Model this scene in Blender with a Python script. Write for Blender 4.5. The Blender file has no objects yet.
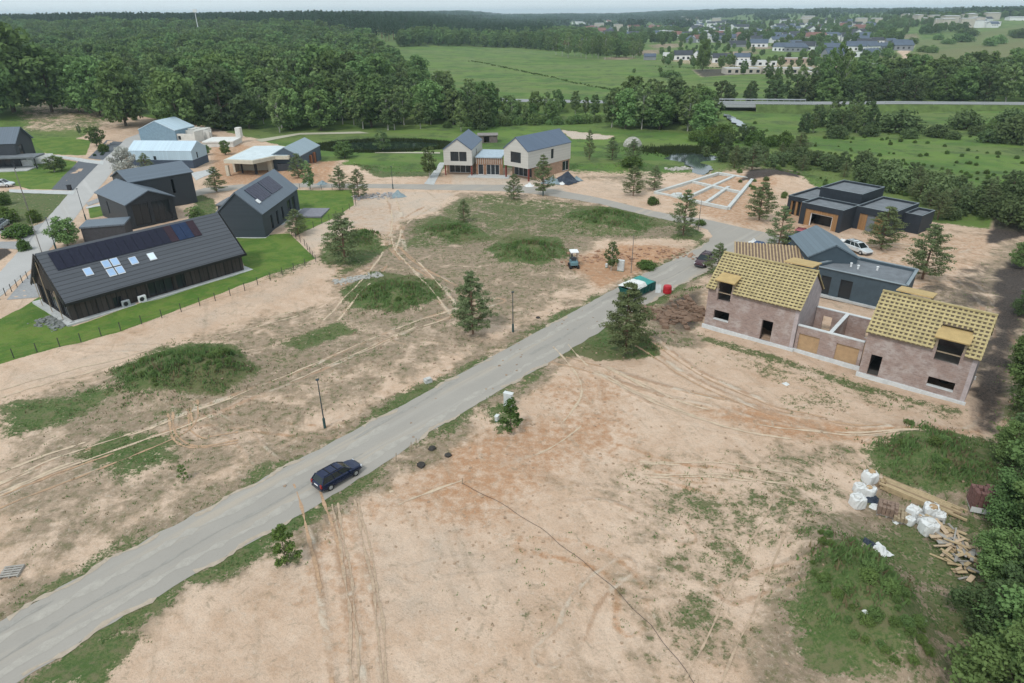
import bpy, math, random
import numpy as np
from mathutils import Vector, Matrix
from mathutils.geometry import tessellate_polygon
rnd = random.Random(7)
rs = np.random.RandomState(11)
R = math.radians
S = bpy.context.scene
COL = S.collection

# ------------------------------------------------------------------ camera, world, sun, exposure
FPX, CAMH = 660.0, 33.0
PITCH = math.atan(327.5 / FPX)
ROLL = R(-0.45)
f_ = Vector((0, math.cos(PITCH), -math.sin(PITCH)))
r0 = Vector((1, 0, 0)); u0 = r0.cross(f_)
r_ = r0 * math.cos(ROLL) + u0 * math.sin(ROLL)
u_ = -r0 * math.sin(ROLL) + u0 * math.cos(ROLL)
cam = bpy.data.cameras.new('camera'); camo = bpy.data.objects.new('camera', cam); COL.objects.link(camo)
cam.sensor_width = 36; cam.lens = FPX * 36 / 1024; cam.clip_start = .5; cam.clip_end = 30000
m = Matrix((r_, u_, -f_)).transposed().to_4x4(); m.translation = (0, 0, CAMH)
camo.matrix_world = m
S.camera = camo
W = bpy.data.worlds.new('World'); S.world = W; W.use_nodes = True
SUN_EL, SUN_AZ = R(52), R(215)       # azimuth clockwise from +Y
wn = W.node_tree.nodes; bg = wn['Background']
sky = wn.new('ShaderNodeTexSky'); sky.sky_type = 'NISHITA'; sky.sun_disc = False
sky.sun_elevation = SUN_EL; sky.sun_rotation = SUN_AZ; sky.air_density = 1.0; sky.dust_density = 1.5; sky.ozone_density = 1.5
hs = wn.new('ShaderNodeHueSaturation'); hs.inputs['Saturation'].default_value = .55
W.node_tree.links.new(sky.outputs[0], hs.inputs['Color'])
# thin high cloud veiling nearly the whole sky
cn = wn.new('ShaderNodeTexNoise'); cn.inputs['Scale'].default_value = 2.2; cn.inputs['Detail'].default_value = 5; tc = wn.new('ShaderNodeTexCoord'); cmap = wn.new('ShaderNodeMapping'); cmap.inputs['Scale'].default_value = (1, 1, 5)
W.node_tree.links.new(tc.outputs['Generated'], cmap.inputs[0]); W.node_tree.links.new(cmap.outputs[0], cn.inputs['Vector'])
cr = wn.new('ShaderNodeMapRange'); cr.inputs[1].default_value = .3; cr.inputs[2].default_value = .7; cr.inputs[3].default_value = .72; cr.inputs[4].default_value = .9; W.node_tree.links.new(cn.outputs['Fac'], cr.inputs[0])
cm_ = wn.new('ShaderNodeMix'); cm_.data_type = 'RGBA'; W.node_tree.links.new(cr.outputs[0], cm_.inputs[0]); W.node_tree.links.new(hs.outputs[0], cm_.inputs[6]); cm_.inputs[7].default_value = (6.0, 6.8, 7.2, 1)
W.node_tree.links.new(cm_.outputs[2], bg.inputs[0])
bg.inputs[1].default_value = .15
sl = bpy.data.lights.new('sun', 'SUN'); so = bpy.data.objects.new('sun', sl); COL.objects.link(so)
sl.energy = 1.8; sl.angle = R(9); sl.color = (1, .97, .93)
sd = Vector((math.sin(SUN_AZ) * math.cos(SUN_EL), math.cos(SUN_AZ) * math.cos(SUN_EL), math.sin(SUN_EL)))
so.rotation_euler = sd.to_track_quat('Z', 'Y').to_euler(); so.location = (0, 0, 60)
S.view_settings.view_transform = 'Standard'; S.view_settings.look = 'None'
S.view_settings.exposure = 0.0; S.view_settings.gamma = 1
S.render.resolution_x = 1024; S.render.resolution_y = 683
S.cycles.max_bounces = 4; S.cycles.diffuse_bounces = 2; S.cycles.glossy_bounces = 2
S.cycles.transmission_bounces = 3; S.cycles.volume_bounces = 0; S.cycles.transparent_max_bounces = 4

# ------------------------------------------------------------------ terrain
def gauss(x, y, cx, cy, sx, sy, a=0.):
    c, s = math.cos(a), math.sin(a)
    dx, dy = x - cx, y - cy
    u = dx * c + dy * s; v = -dx * s + dy * c
    return np.exp(-.5 * ((u / sx) ** 2 + (v / sy) ** 2))
def sstep(a, b, v):
    t = np.clip((v - a) / (b - a), 0, 1); return t * t * (3 - 2 * t)
def ray(px, py): return r_ * (px - 512) - u_ * (py - 341.5) + f_ * FPX
def at0(px, py, z=0.):
    d = ray(px, py); t = (z - CAMH) / d.z
    return Vector((d.x * t, d.y * t, z))
_LAT = {k: np.random.RandomState(100 + k).rand(256, 256) for k in range(6)}
def vnoise(x, y, sc, k=0):
    a = np.asarray(x, float) / sc + 31.7 * k; b = np.asarray(y, float) / sc + 17.3 * k
    c, s = math.cos(.6 + k), math.sin(.6 + k); a, b = a * c - b * s, a * s + b * c
    i, j = np.floor(a).astype(int), np.floor(b).astype(int); u, v = a - i, b - j; u = u * u * (3 - 2 * u); v = v * v * (3 - 2 * v); T = _LAT[k]
    g = lambda p, q: T[p & 255, q & 255]
    return (g(i, j) * (1 - u) + g(i + 1, j) * u) * (1 - v) + (g(i, j + 1) * (1 - u) + g(i + 1, j + 1) * u) * v
MOUNDS = []   # cx, cy, sx, sy, angle, height
def mound(px, py, wpx, depth, h, ang=0.):
    p = at0(px, py); sx = wpx * p.length / FPX / 2 * .55
    MOUNDS.append((p.x, p.y, sx, depth * .5, ang, h * 1.15)); return p
mound(178, 378, 135, 6.5, 1.9); mound(222, 372, 55, 4, .8)
mound(395, 298, 95, 6, 1.5); mound(530, 255, 74, 6, 1.7); mound(607, 223, 80, 8, 1.8)
mound(450, 232, 60, 5, .8); mound(365, 240, 45, 5, .9)
mound(858, 612, 135, 8.5, 2.8); mound(935, 462, 110, 8, 1.3)
mound(1012, 222, 50, 9, 3.0); mound(772, 178, 60, 7, 1.5)
mound(655, 252, 50, 5, .5); mound(700, 300, 55, 5, .7); mound(660, 345, 50, 4, .5)
mound(278, 190, 28, 4, 1.2); mound(298, 168, 40, 5, 1.3); mound(350, 170, 60, 5, .8)
mound(470, 170, 22, 3, .5); mound(760, 222, 30, 4, .4); mound(632, 166, 34, 4, 1.0)
def height(x, y):
    x = np.asarray(x, float); y = np.asarray(y, float)
    z = np.zeros_like(x)
    # hill behind the street on the left, higher ground carrying the forest
    z = z + 5.5 * gauss(x, y, -205, 262, 55, 42, .15) * sstep(150, 215, y)
    z = z + 16 * sstep(420, 1100, y) * sstep(20, -260, x) + 3 * sstep(260, 420, y) * sstep(-40, -200, x)
    # sloping fields and wooded rise on the right, far off
    z = z + 20 * sstep(560, 1500, y) * sstep(200, 760, x - .1 * y)
    z = z + 14 * sstep(1800, 4200, y) * (.5 + .5 * np.sin(x * .0011 + 1.3))
    far = sstep(150, 300, y)
    z = z + far * (.7 * np.sin(x * .021 + y * .013) + .5 * np.sin(x * .047 - y * .031))
    # damp hollow of the stream and pond
    for (cx, cy, sx, sy, a, h) in MOUNDS:
        z = z + h * gauss(x, y, cx, cy, sx, sy, a)
    # churned sand, only centimetres
    near = sstep(220, 120, y)
    z = z + near * ((vnoise(x, y, 7., 1) - .5) * .34 + (vnoise(x, y, 2.3, 2) - .5) * .16 + (vnoise(x, y, .9, 3) - .5) * .07)
    z = z - .9 * pond_mask(x, y)
    z = z * (1 - flat_mask(x, y))
    return z
POND_C = at0(384, 145); 
def pond_mask(x, y):
    p, q, s = POND_C, at0(689, 155), at0(700, 167)
    return np.clip(1.3 * gauss(x, y, p.x, p.y, 13, 6) + 1.1 * gauss(x, y, q.x, q.y, 5, 4) + 1.0 * gauss(x, y, s.x, s.y, 2.4, 5), 0, 1)
# polygons given by their corners in the plan
def PW(pts): return np.array([at0(*p)[:2] for p in pts])
def sdf(poly, x, y):
    n = len(poly); d = np.full(x.shape, 1e9); ins = np.zeros(x.shape, bool)
    for i in range(n):
        ax, ay = poly[i]; bx, by = poly[(i + 1) % n]
        ex, ey = bx - ax, by - ay
        wx, wy = x - ax, y - ay
        t = np.clip((wx * ex + wy * ey) / (ex * ex + ey * ey + 1e-9), 0, 1)
        d = np.minimum(d, (wx - ex * t) ** 2 + (wy - ey * t) ** 2)
        c = ((ay > y) != (by > y)) & (x < ex * (y - ay) / (ey if abs(ey) > 1e-9 else 1e-9) + ax)
        ins ^= c
    return np.where(ins, -1, 1) * np.sqrt(d)
def poly_mask(poly, x, y, soft=1.):
    out = np.zeros(x.shape)
    lo = poly.min(0) - soft * 1.5; hi = poly.max(0) + soft * 1.5
    k = (x > lo[0]) & (x < hi[0]) & (y > lo[1]) & (y < hi[1])
    if k.any(): out[k] = sstep(soft, -soft, sdf(poly, x[k], y[k]))
    return out
def line_dist(pts, x, y):
    d = np.full(x.shape, 1e9)
    for (ax, ay), (bx, by) in zip(pts[:-1], pts[1:]):
        ex, ey = bx - ax, by - ay
        t = np.clip(((x - ax) * ex + (y - ay) * ey) / (ex * ex + ey * ey + 1e-9), 0, 1)
        d = np.minimum(d, (x - ax - ex * t) ** 2 + (y - ay - ey * t) ** 2)
    return np.sqrt(d)
MAIN_L = [(-90, 672), (0, 622), (112, 558), (247, 487), (336, 440), (405, 404), (460, 374), (510, 347), (605, 294), (656, 268), (692, 251), (708, 242),
          (712, 236), (708, 230), (698, 226.5), (670, 220.7), (639.5, 214), (600, 204), (579, 200.5), (544, 195), (504, 191.4), (420, 189.5), (386, 188.3), (299, 187.5), (240, 189), (205, 194), (172, 203)]
MAIN_R = [(-60, 738), (17, 683), (100, 630), (185, 580), (314, 507), (392, 459), (430, 432), (513, 383), (560, 356), (616, 322), (682, 284), (718, 266), (735, 252), (747, 245),
          (775, 243), (800, 246), (802, 240), (763, 232), (726, 224), (705, 219), (671, 214.6), (652, 210.6), (600, 198), (544, 187.5), (502, 184.8), (420, 184.3), (300, 183.4), (240, 184.5), (205, 188), (168, 198)]
MAIN_POLY = PW(MAIN_L + MAIN_R[::-1])
ST_L = [(-60, 305), (0, 272), (52.7, 212), (77, 184), (105, 156), (126, 138.6), (154, 128), (182, 121)]
ST_R = [(-60, 330), (0, 297), (38, 263), (63, 234), (84, 206), (105, 181), (121, 160), (140, 140.5), (168, 130), (190, 123.5)]
ST_POLY = PW(ST_L + ST_R[::-1])
def flat_mask(x, y):
    sh = np.shape(x)
    a = np.atleast_1d(np.asarray(x, float)).ravel(); b = np.atleast_1d(np.asarray(y, float)).ravel()
    o = np.zeros(a.shape)
    for P_ in (MAIN_POLY, ST_POLY):
        lo = P_.min(0) - 4; hi = P_.max(0) + 4
        k = (a > lo[0]) & (a < hi[0]) & (b > lo[1]) & (b < hi[1])
        if k.any(): o[k] = np.maximum(o[k], sstep(3., .9, sdf(P_, a[k], b[k])))
    return o.reshape(sh)
def hgt(x, y): return float(height(np.array([x]), np.array([y]))[0])
def at(px, py, dz=0.):
    z = 0.
    for _ in range(7):
        p = at0(px, py, z); z = .35 * z + .65 * hgt(p.x, p.y)
    return Vector((p.x, p.y, z + dz))

# ------------------------------------------------------------------ node material helpers
class NT:
    def __init__(s, name):
        s.m = bpy.data.materials.new(name); s.m.use_nodes = True; s.t = s.m.node_tree
        s.b = s.t.nodes['Principled BSDF']; s.b.inputs['Specular IOR Level'].default_value = .25
        s.geo = s.t.nodes.new('ShaderNodeNewGeometry').outputs['Position']
    def n(s, k, **kw):
        o = s.t.nodes.new(k)
        for a, b in kw.items(): setattr(o, a, b)
        return o
    def put(s, sock, v):
        if isinstance(v, bpy.types.NodeSocket): s.t.links.new(v, sock)
        elif isinstance(v, (tuple, list)) and len(v) == 3 and sock.type == 'RGBA': sock.default_value = (*v, 1)
        else: sock.default_value = v
    def math(s, op, a, b=0., c=None, clamp=False):
        o = s.n('ShaderNodeMath', operation=op, use_clamp=clamp); s.put(o.inputs[0], a); s.put(o.inputs[1], b)
        if c is not None: s.put(o.inputs[2], c)
        return o.outputs[0]
    def mix(s, f, a, b, mode='MIX'):
        o = s.n('ShaderNodeMix', data_type='RGBA', blend_type=mode); s.put(o.inputs[0], f); s.put(o.inputs[6], a); s.put(o.inputs[7], b)
        return o.outputs[2]
    def noise(s, scale, detail=4, rough=.6, vec=None, dist=0., sc3=None):
        o = s.n('ShaderNodeTexNoise'); o.inputs['Scale'].default_value = scale; o.inputs['Detail'].default_value = detail
        o.inputs['Roughness'].default_value = rough; o.inputs['Distortion'].default_value = dist
        v = vec or s.geo
        if sc3 is not None:      # turn first, then stretch: streaks run along the heading given (degrees from +X)
            mp = s.n('ShaderNodeMapping'); mp.inputs['Rotation'].default_value = (0, 0, -sc3[3]); s.put(mp.inputs[0], v)
            m2 = s.n('ShaderNodeMapping'); m2.inputs['Scale'].default_value = sc3[:3]; s.put(m2.inputs[0], mp.outputs[0]); v = m2.outputs[0]
        s.put(o.inputs['Vector'], v); return o.outputs['Fac']
    def step(s, v, a, b):
        o = s.n('ShaderNodeMapRange', interpolation_type='SMOOTHSTEP'); s.put(o.inputs[0], v)
        o.inputs[1].default_value = a; o.inputs[2].default_value = b; return o.outputs[0]
    def bump(s, h, st=.3, d=.1):
        o = s.n('ShaderNodeBump'); o.inputs['Strength'].default_value = st; o.inputs['Distance'].default_value = d
        s.put(o.inputs['Height'], h); s.put(s.b.inputs['Normal'], o.outputs[0])
    def out(s, col, rough=.9, metal=0.):
        s.put(s.b.inputs['Base Color'], col); s.put(s.b.inputs['Roughness'], rough); s.put(s.b.inputs['Metallic'], metal); return s.m
    def obj(s): return s.n('ShaderNodeTexCoord').outputs['Object']
MATS = {}
def mat(name, c, rough=.8, var=.15, scale=2., metal=0., bump=0., spec=None):
    if name in MATS: return MATS[name]
    t = NT(name)
    n = t.noise(scale, 5); n2 = t.noise(scale * 9, 3)
    k = t.math('ADD', t.math('MULTIPLY', n, .65), t.math('MULTIPLY', n2, .35))
    f = t.step(k, .3, .7)
    a = tuple(x * (1 - var) for x in c); b = tuple(min(1, x * (1 + var)) for x in c)
    if bump: t.bump(n2, bump, .05)
    MATS[name] = t.out(t.mix(f, a, b), rough, metal)
    if spec is not None: t.b.inputs['Specular IOR Level'].default_value = spec
    return MATS[name]
def seam_mat(name, c, period, axis=0, depth=.5, rough=.45, dark=.55, width=.12, metal=0., var=.1, axis2=None, period2=1., spec=.3):
    """cladding with seams at right angles to one local axis (standing seam roof, boards, tile courses)"""
    if name in MATS: return MATS[name]
    t = NT(name); o = t.obj(); sp = t.n('ShaderNodeSeparateXYZ'); t.put(sp.inputs[0], o)
    v = t.math('FRACT', t.math('DIVIDE', sp.outputs[axis], period))
    s_ = t.math('LESS_THAN', v, width)
    if axis2 is not None:
        v2 = t.math('FRACT', t.math('DIVIDE', sp.outputs[axis2], period2)); s_ = t.math('MAXIMUM', s_, t.math('LESS_THAN', v2, width))
    cell = t.n('ShaderNodeTexWhiteNoise', noise_dimensions='1D'); t.put(cell.inputs['W'], t.math('FLOOR', t.math('DIVIDE', sp.outputs[axis], period)))
    n = t.noise(1.3, 4)
    f = t.math('ADD', t.math('MULTIPLY', cell.outputs[0], .5), t.math('MULTIPLY', n, .5))
    col = t.mix(f, tuple(x * (1 - var) for x in c), tuple(x * (1 + var) for x in c))
    col = t.mix(s_, col, tuple(x * dark for x in c))
    t.bump(s_, depth, .03)
    MATS[name] = t.out(col, rough, metal); t.b.inputs['Specular IOR Level'].default_value = spec
    return MATS[name]
def glass_mat(name='window_glass', c=(.014, .018, .022), rough=.1):
    if name in MATS: return MATS[name]
    t = NT(name); t.b.inputs['Specular IOR Level'].default_value = .4
    MATS[name] = t.out(t.mix(t.noise(.6, 2), c, tuple(x * 1.8 for x in c)), rough); return MATS[name]

# ------------------------------------------------------------------ mesh helpers
class MB:
    def __init__(s): s.v = []; s.f = []; s.mi = []
    def add(s, vs, fs, mi=0):
        o = len(s.v); s.v += [tuple(v) for v in vs]; s.f += [tuple(i + o for i in f) for f in fs]; s.mi += [mi] * len(fs); return s
    def box(s, x0, y0, z0, x1, y1, z1, mi=0):
        if x0 > x1: x0, x1 = x1, x0
        if y0 > y1: y0, y1 = y1, y0
        v = [(x0, y0, z0), (x1, y0, z0), (x1, y1, z0), (x0, y1, z0), (x0, y0, z1), (x1, y0, z1), (x1, y1, z1), (x0, y1, z1)]
        return s.add(v, [(0, 3, 2, 1), (4, 5, 6, 7), (0, 1, 5, 4), (1, 2, 6, 5), (2, 3, 7, 6), (3, 0, 4, 7)], mi)
    def bbox(s, x0, y0, z0, x1, y1, z1, b=.05, mi=0):      # box with chamfered upright and top edges
        pts = lambda i: [(x0 + i, y0 + b), (x0 + b, y0 + i), (x1 - b, y0 + i), (x1 - i, y0 + b), (x1 - i, y1 - b), (x1 - b, y1 - i), (x0 + b, y1 - i), (x0 + i, y1 - b)]
        v = [(*p, z0) for p in pts(0)] + [(*p, z1 - b) for p in pts(0)] + [(*p, z1) for p in pts(b * .7)]
        f = [tuple(range(7, -1, -1)), tuple(range(16, 24))]
        for k in (0, 8): f += [(k + i, k + (i + 1) % 8, k + 8 + (i + 1) % 8, k + 8 + i) for i in range(8)]
        return s.add(v, f, mi)
    def obox(s, a, b, w, h, z=0., mi=0):                      # a bar from a to b in plan, width w, height h
        a = Vector(a[:2]); b = Vector(b[:2]); d = (b - a).normalized(); n = Vector((-d.y, d.x)) * w / 2
        q = [a - n, b - n, b + n, a + n]
        return s.add([(*p, z) for p in q] + [(*p, z + h) for p in q], [(0, 3, 2, 1), (4, 5, 6, 7), (0, 1, 5, 4), (1, 2, 6, 5), (2, 3, 7, 6), (3, 0, 4, 7)], mi)
    def tube(s, a, b, r0, r1=None, n=7, mi=0, cap=True):
        r1 = r0 if r1 is None else r1; a = Vector(a); b = Vector(b); d = (b - a)
        if d.length < 1e-6: return s
        q = d.to_track_quat('Z', 'Y'); v = []
        for c, r in ((a, r0), (b, r1)):
            for i in range(n):
                t = 2 * math.pi * i / n; v.append(c + q @ Vector((r * math.cos(t), r * math.sin(t), 0)))
        f = [(i, (i + 1) % n, n + (i + 1) % n, n + i) for i in range(n)]
        if cap: f += [tuple(range(n - 1, -1, -1)), tuple(range(n, 2 * n))]
        return s.add(v, f, mi)
    def slab(s, quad, t, mi=0):                               # a four cornered plate with thickness t downwards
        q = [Vector(p) for p in quad]; n = (q[1] - q[0]).cross(q[3] - q[0]).normalized()
        if n.z < 0: n = -n
        lo = [p - n * t for p in q]
        fs = [(0, 1, 2, 3), (7, 6, 5, 4)] + [(i, i + 4, (i + 1) % 4 + 4, (i + 1) % 4) for i in range(4)]
        return s.add(q + lo, fs, mi)
    def lathe(s, prof, n=14, c=(0, 0, 0), mi=0):
        v = [(c[0] + r * math.cos(2 * math.pi * i / n), c[1] + r * math.sin(2 * math.pi * i / n), c[2] + z) for r, z in prof for i in range(n)]
        f = [(k * n + i, k * n + (i + 1) % n, (k + 1) * n + (i + 1) % n, (k + 1) * n + i) for k in range(len(prof) - 1) for i in range(n)]
        f += [tuple(range(n - 1, -1, -1)), tuple(range((len(prof) - 1) * n, len(prof) * n))]
        return s.add(v, f, mi)
    def build(s, name, mats, parent=None, loc=None, rz=None, smooth=False):
        me = bpy.data.meshes.new(name); me.from_pydata(s.v, [], s.f)
        if not isinstance(mats, (list, tuple)): mats = [mats]
        for m_ in mats: me.materials.append(m_)
        if len(mats) > 1: me.polygons.foreach_set('material_index', s.mi)
        if smooth: me.polygons.foreach_set('use_smooth', [True] * len(me.polygons))
        me.validate(); me.update()
        o = bpy.data.objects.new(name, me); COL.objects.link(o)
        if parent is not None: o.parent = parent
        if loc is not None: o.location = loc
        if rz is not None: o.rotation_euler = (0, 0, rz)
        return o
def np_mesh(name, V, Fq, mats, attrs=None):
    me = bpy.data.meshes.new(name); k = Fq.shape[1]
    me.vertices.add(len(V)); me.vertices.foreach_set('co', np.asarray(V, np.float32).ravel())
    me.loops.add(Fq.size); me.loops.foreach_set('vertex_index', Fq.astype(np.int32).ravel())
    me.polygons.add(len(Fq)); me.polygons.foreach_set('loop_start', np.arange(0, Fq.size, k, dtype=np.int32))
    for m_ in mats: me.materials.append(m_)
    if attrs:
        for an, (ty, data) in attrs.items():
            a = me.attributes.new(an, ty, 'POINT'); a.data.foreach_set('color' if ty == 'FLOAT_COLOR' else 'value', np.asarray(data, np.float32).ravel())
    me.update(calc_edges=True); return me
def link(name, me, parent=None):
    o = bpy.data.objects.new(name, me); COL.objects.link(o)
    if parent is not None: o.parent = parent
    return o
def tag(o, label=None, cat=None, group=None, kind=None):
    if label: o['label'] = label
    if cat: o['category'] = cat
    if group: o['group'] = group
    if kind: o['kind'] = kind
    return o
def thing(name, label, cat, loc, rz=0., group=None):
    o = bpy.data.objects.new(name, None); COL.objects.link(o); o.location = loc; o.rotation_euler = (0, 0, rz); o.empty_display_size = .3
    return tag(o, label, cat, group)
def dup(root, loc, rz=0., sc=1., label=None, group=None):
    r = root.copy(); COL.objects.link(r); r.location = loc; r.rotation_euler = (0, 0, rz)
    r.scale = (sc, sc, sc) if not isinstance(sc, tuple) else sc
    if label: r['label'] = label
    if group: r['group'] = group
    for ch in KIDS(root):
        c = ch.copy(); COL.objects.link(c); c.parent = r
        for g in KIDS(ch):
            d = g.copy(); COL.objects.link(d); d.parent = c
    return r
_K = {}
def KIDS(o):
    if o.name not in _K: _K[o.name] = list(o.children)
    return _K[o.name]

# ------------------------------------------------------------------ ground
def ground_masks(x, y):
    M = {k: np.zeros(x.shape) for k in ('grass', 'lawn', 'meadow', 'soil', 'rust', 'pale', 'track', 'dry')}
    def add(k, pts, v=1., soft=1.5, mode='max'):
        p = poly_mask(PW(pts), x, y, soft)
        if mode == 'max': M[k] = np.maximum(M[k], p * v)
        elif mode == 'set': M[k] = M[k] * (1 - p) + v * p
    # beyond the building site everything is meadow and grassland
    far = sstep(150, 168, y + 6 * np.sin(x * .05))
    M['meadow'] = np.maximum(far, sstep(36, 44, x - .12 * y))
    M['grass'] = np.maximum(M['grass'], M['meadow'])
    site = [(0, 172), (130, 120), (200, 128), (300, 150), (330, 168), (430, 172), (440, 190), (560, 178), (610, 192), (640, 178), (760, 176), (800, 178), (860, 215), (935, 222), (1024, 235), (1100, 260), (1300, 400), (1300, 800), (-400, 800), (-400, 260)]
    p = poly_mask(PW(site), x, y, 2.)
    M['meadow'] *= (1 - p); M['grass'] = M['grass'] * (1 - p)
    # brownish worn ground
    add('dry', [(0, 400), (60, 380), (150, 340), (330, 300), (300, 240), (420, 190), (600, 196), (700, 226), (650, 262), (560, 305), (470, 350), (330, 420), (150, 520), (0, 600)], .66, 3)
    add('dry', [(380, 230), (600, 225), (560, 290), (500, 320), (400, 340), (330, 320)], .85, 3)
    add('dry', [(40, 395), (330, 330), (420, 345), (350, 372), (200, 420), (60, 455)], .9, 2)
    add('dry', [(870, 480), (1024, 440), (1100, 700), (760, 700), (760, 620), (800, 545)], .95, 2)
    add('dry', [(400, 195), (690, 215), (690, 240), (520, 262), (380, 250)], 1., 3)
    add('dry', [(560, 345), (650, 300), (700, 290), (700, 330), (640, 355)], .7, 1.5)
    add('dry', [(860, 222), (1024, 235), (1060, 330), (1000, 420), (900, 300)], .75, 3)
    # weedy grass
    add('grass', [(420, 200), (500, 194), (600, 205), (690, 222), (640, 240), (540, 238), (470, 246), (400, 250), (405, 225)], .56, 2)
    add('grass', [(480, 194), (560, 200), (560, 218), (470, 215)], .62, 2)
    add('grass', [(105, 372), (165, 338), (235, 345), (262, 372), (225, 398), (130, 402)], 1., 1.5)
    add('grass', [(0, 398), (60, 398), (110, 385), (120, 400), (60, 428), (0, 440)], .86, 2)
    add('grass', [(70, 455), (110, 430), (175, 432), (180, 460), (130, 486)], .84, 2)
    add('grass', [(270, 345), (340, 320), (360, 332), (300, 352)], .8, 1.5)
    add('grass', [(340, 292), (370, 270), (440, 280), (445, 300), (400, 315), (350, 310)], 1., 1.5)
    add('grass', [(485, 250), (510, 233), (560, 238), (570, 258), (540, 268), (500, 265)], 1., 1.2)
    add('grass', [(560, 218), (580, 205), (640, 208), (660, 226), (640, 234), (590, 230)], 1., 1.2)
    add('grass', [(412, 228), (440, 215), (470, 222), (500, 240), (450, 242)], .9, 1.2)
    add('grass', [(318, 262), (325, 230), (385, 232), (395, 246), (370, 262), (335, 280)], .85, 1.5)
    add('grass', [(560, 352), (600, 325), (640, 330), (662, 358), (600, 362)], .95, 1.)
    add('grass', [(668, 238), (690, 226), (706, 234), (700, 244), (680, 246)], .85, .8)
    # verges
    dl = line_dist(PW(MAIN_L[:12]), x, y); dr = line_dist(PW(MAIN_R[:13]), x, y)
    vn = .5 + .5 * np.sin(x * .35 + 1.5 * np.sin(y * .21)) * np.sin(y * .27 + x * .1)
    M['grass'] = np.maximum(M['grass'], sstep(2.2, .1, dl + 2.2 * (vnoise(x, y, 3.1, 1) - .5)) * (.42 + .42 * vn))
    M['grass'] = np.maximum(M['grass'], sstep(2.8, .2, dr + 2.0 * (vnoise(x, y, 2.7, 2) - .5)) * (.46 + .42 * vn))
    M['dry'] = np.maximum(M['dry'], sstep(4.2, .6, np.minimum(dl, dr) + 3 * (vnoise(x, y, 4., 3) - .5)) * .85)
    add('grass', [(20, 690), (60, 652), (120, 628), (140, 640), (100, 690)], .95, 1.2)
    add('grass', [(150, 600), (180, 585), (195, 592), (160, 615)], .6, 1.)
    add('grass', [(480, 410), (505, 400), (525, 420), (500, 436)], .7, .8)
    add('grass', [(260, 548), (305, 545), (305, 568), (270, 568)], .6, .8)
    # sparse weeds over the right field
    add('dry', [(580, 480), (860, 430), (880, 540), (790, 640), (740, 700), (560, 700), (600, 560)], .5, 5)
    add('dry', [(745, 700), (760, 600), (800, 545), (850, 520), (1024, 480), (1100, 700)], 1., 2)
    add('grass', [(620, 470), (860, 440), (880, 520), (780, 640), (730, 690), (600, 690), (640, 580)], .44, 5)
    add('grass', [(440, 540), (640, 520), (640, 690), (420, 690)], .2, 5)
    add('grass', [(700, 500), (740, 480), (770, 520), (700, 590), (650, 580)], .40, 3)
    add('grass', [(770, 395), (830, 392), (860, 412), (790, 415)], .5, 1.5)
    add('grass', [(690, 372), (740, 345), (800, 365), (960, 415), (950, 425), (780, 385), (700, 350)], .42, 1.2)
    add('grass', [(690, 330), (760, 350), (860, 382), (965, 412), (962, 418), (850, 390), (700, 340)], .6, .8)
    add('grass', [(800, 672), (782, 610), (812, 563), (870, 553), (918, 585), (935, 640), (905, 678), (850, 690)], .9, 2.2)
    add('grass', [(850, 530), (900, 510), (1024, 500), (1100, 700), (900, 700), (905, 590), (860, 560)], .62, 2)
    add('grass', [(860, 450), (930, 432), (1000, 440), (1024, 500), (930, 500), (880, 480)], .88, 1.5)
    add('grass', [(1012, 350), (1034, 310), (1100, 420), (1100, 520), (990, 450), (1000, 420)], .8, 2)
    # lawns
    add('lawn', [(-60, 330), (0, 318), (40, 296), (72, 326), (246, 270), (232, 238), (290, 234), (316, 258), (120, 331), (0, 363), (-80, 384)], 1, .5)
    add('lawn', [(296, 190), (352, 190), (354, 206), (322, 224), (296, 236)], 1, .5)
    add('lawn', [(26, 158), (44, 157), (78, 162), (52, 189), (30, 189), (14, 185), (-20, 178), (-20, 172)], 1, .6)
    add('lawn', [(28, 142), (60, 140), (92, 142), (86, 156), (48, 155), (40, 150)], 1, .8)
    add('lawn', [(88, 208), (104, 205), (106, 215), (90, 219)], 1, .4)
    add('grass', [(10, 190), (74, 192), (60, 212), (34, 226), (10, 225), (-30, 230), (-30, 200)], .8, 1)
    add('grass', [(190, 190), (215, 200), (225, 225), (196, 222)], .85, 1)
    add('grass', [(245, 262), (300, 258), (330, 262), (270, 290)], .7, 2)
    add('grass', [(360, 146), (460, 150), (440, 176), (380, 178), (330, 160)], .9, 2)
    add('meadow', [(330, 150), (455, 150), (440, 172), (385, 172), (335, 160)], .9, 2)
    # bare sand
    def bare(pts, v=1., soft=2., pale=.6):
        q = poly_mask(PW(pts), x, y, soft)
        for k in ('grass', 'dry', 'meadow'): M[k] = M[k] * (1 - q * v)
        M['pale'] = np.maximum(M['pale'], q * pale)
    bare([(300, 215), (390, 190), (460, 192), (440, 212), (400, 222), (385, 245), (360, 228), (310, 252), (298, 246)], .95, 2, .7)
    bare([(-20, 398), (0, 372), (110, 342), (315, 264), (345, 268), (290, 300), (120, 368), (40, 392)], .8, 3, .55)
    bare([(560, 196), (585, 182), (610, 178), (640, 190), (650, 203), (600, 198)], .85, 2, .5)
    add('dry', [(580, 178), (650, 172), (655, 195), (610, 180)], .8, 3)
    for k_ in range(26):
        g_x, g_y = 590 + (k_ * 47) % 310, 37 + (k_ * 13) % 24
        q_ = poly_mask(PW([(g_x, g_y), (g_x + 26, g_y - 1), (g_x + 30, g_y + 2.2), (g_x + 4, g_y + 3)]), x, y, 8); M['dry'] = np.maximum(M['dry'], q_ * .9); M['meadow'] *= 1 - .6 * q_; M['grass'] *= 1 - .45 * q_
    bare([(572, 262), (600, 240), (690, 240), (700, 246), (650, 268), (600, 290)], .85, 2, .3)
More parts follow.
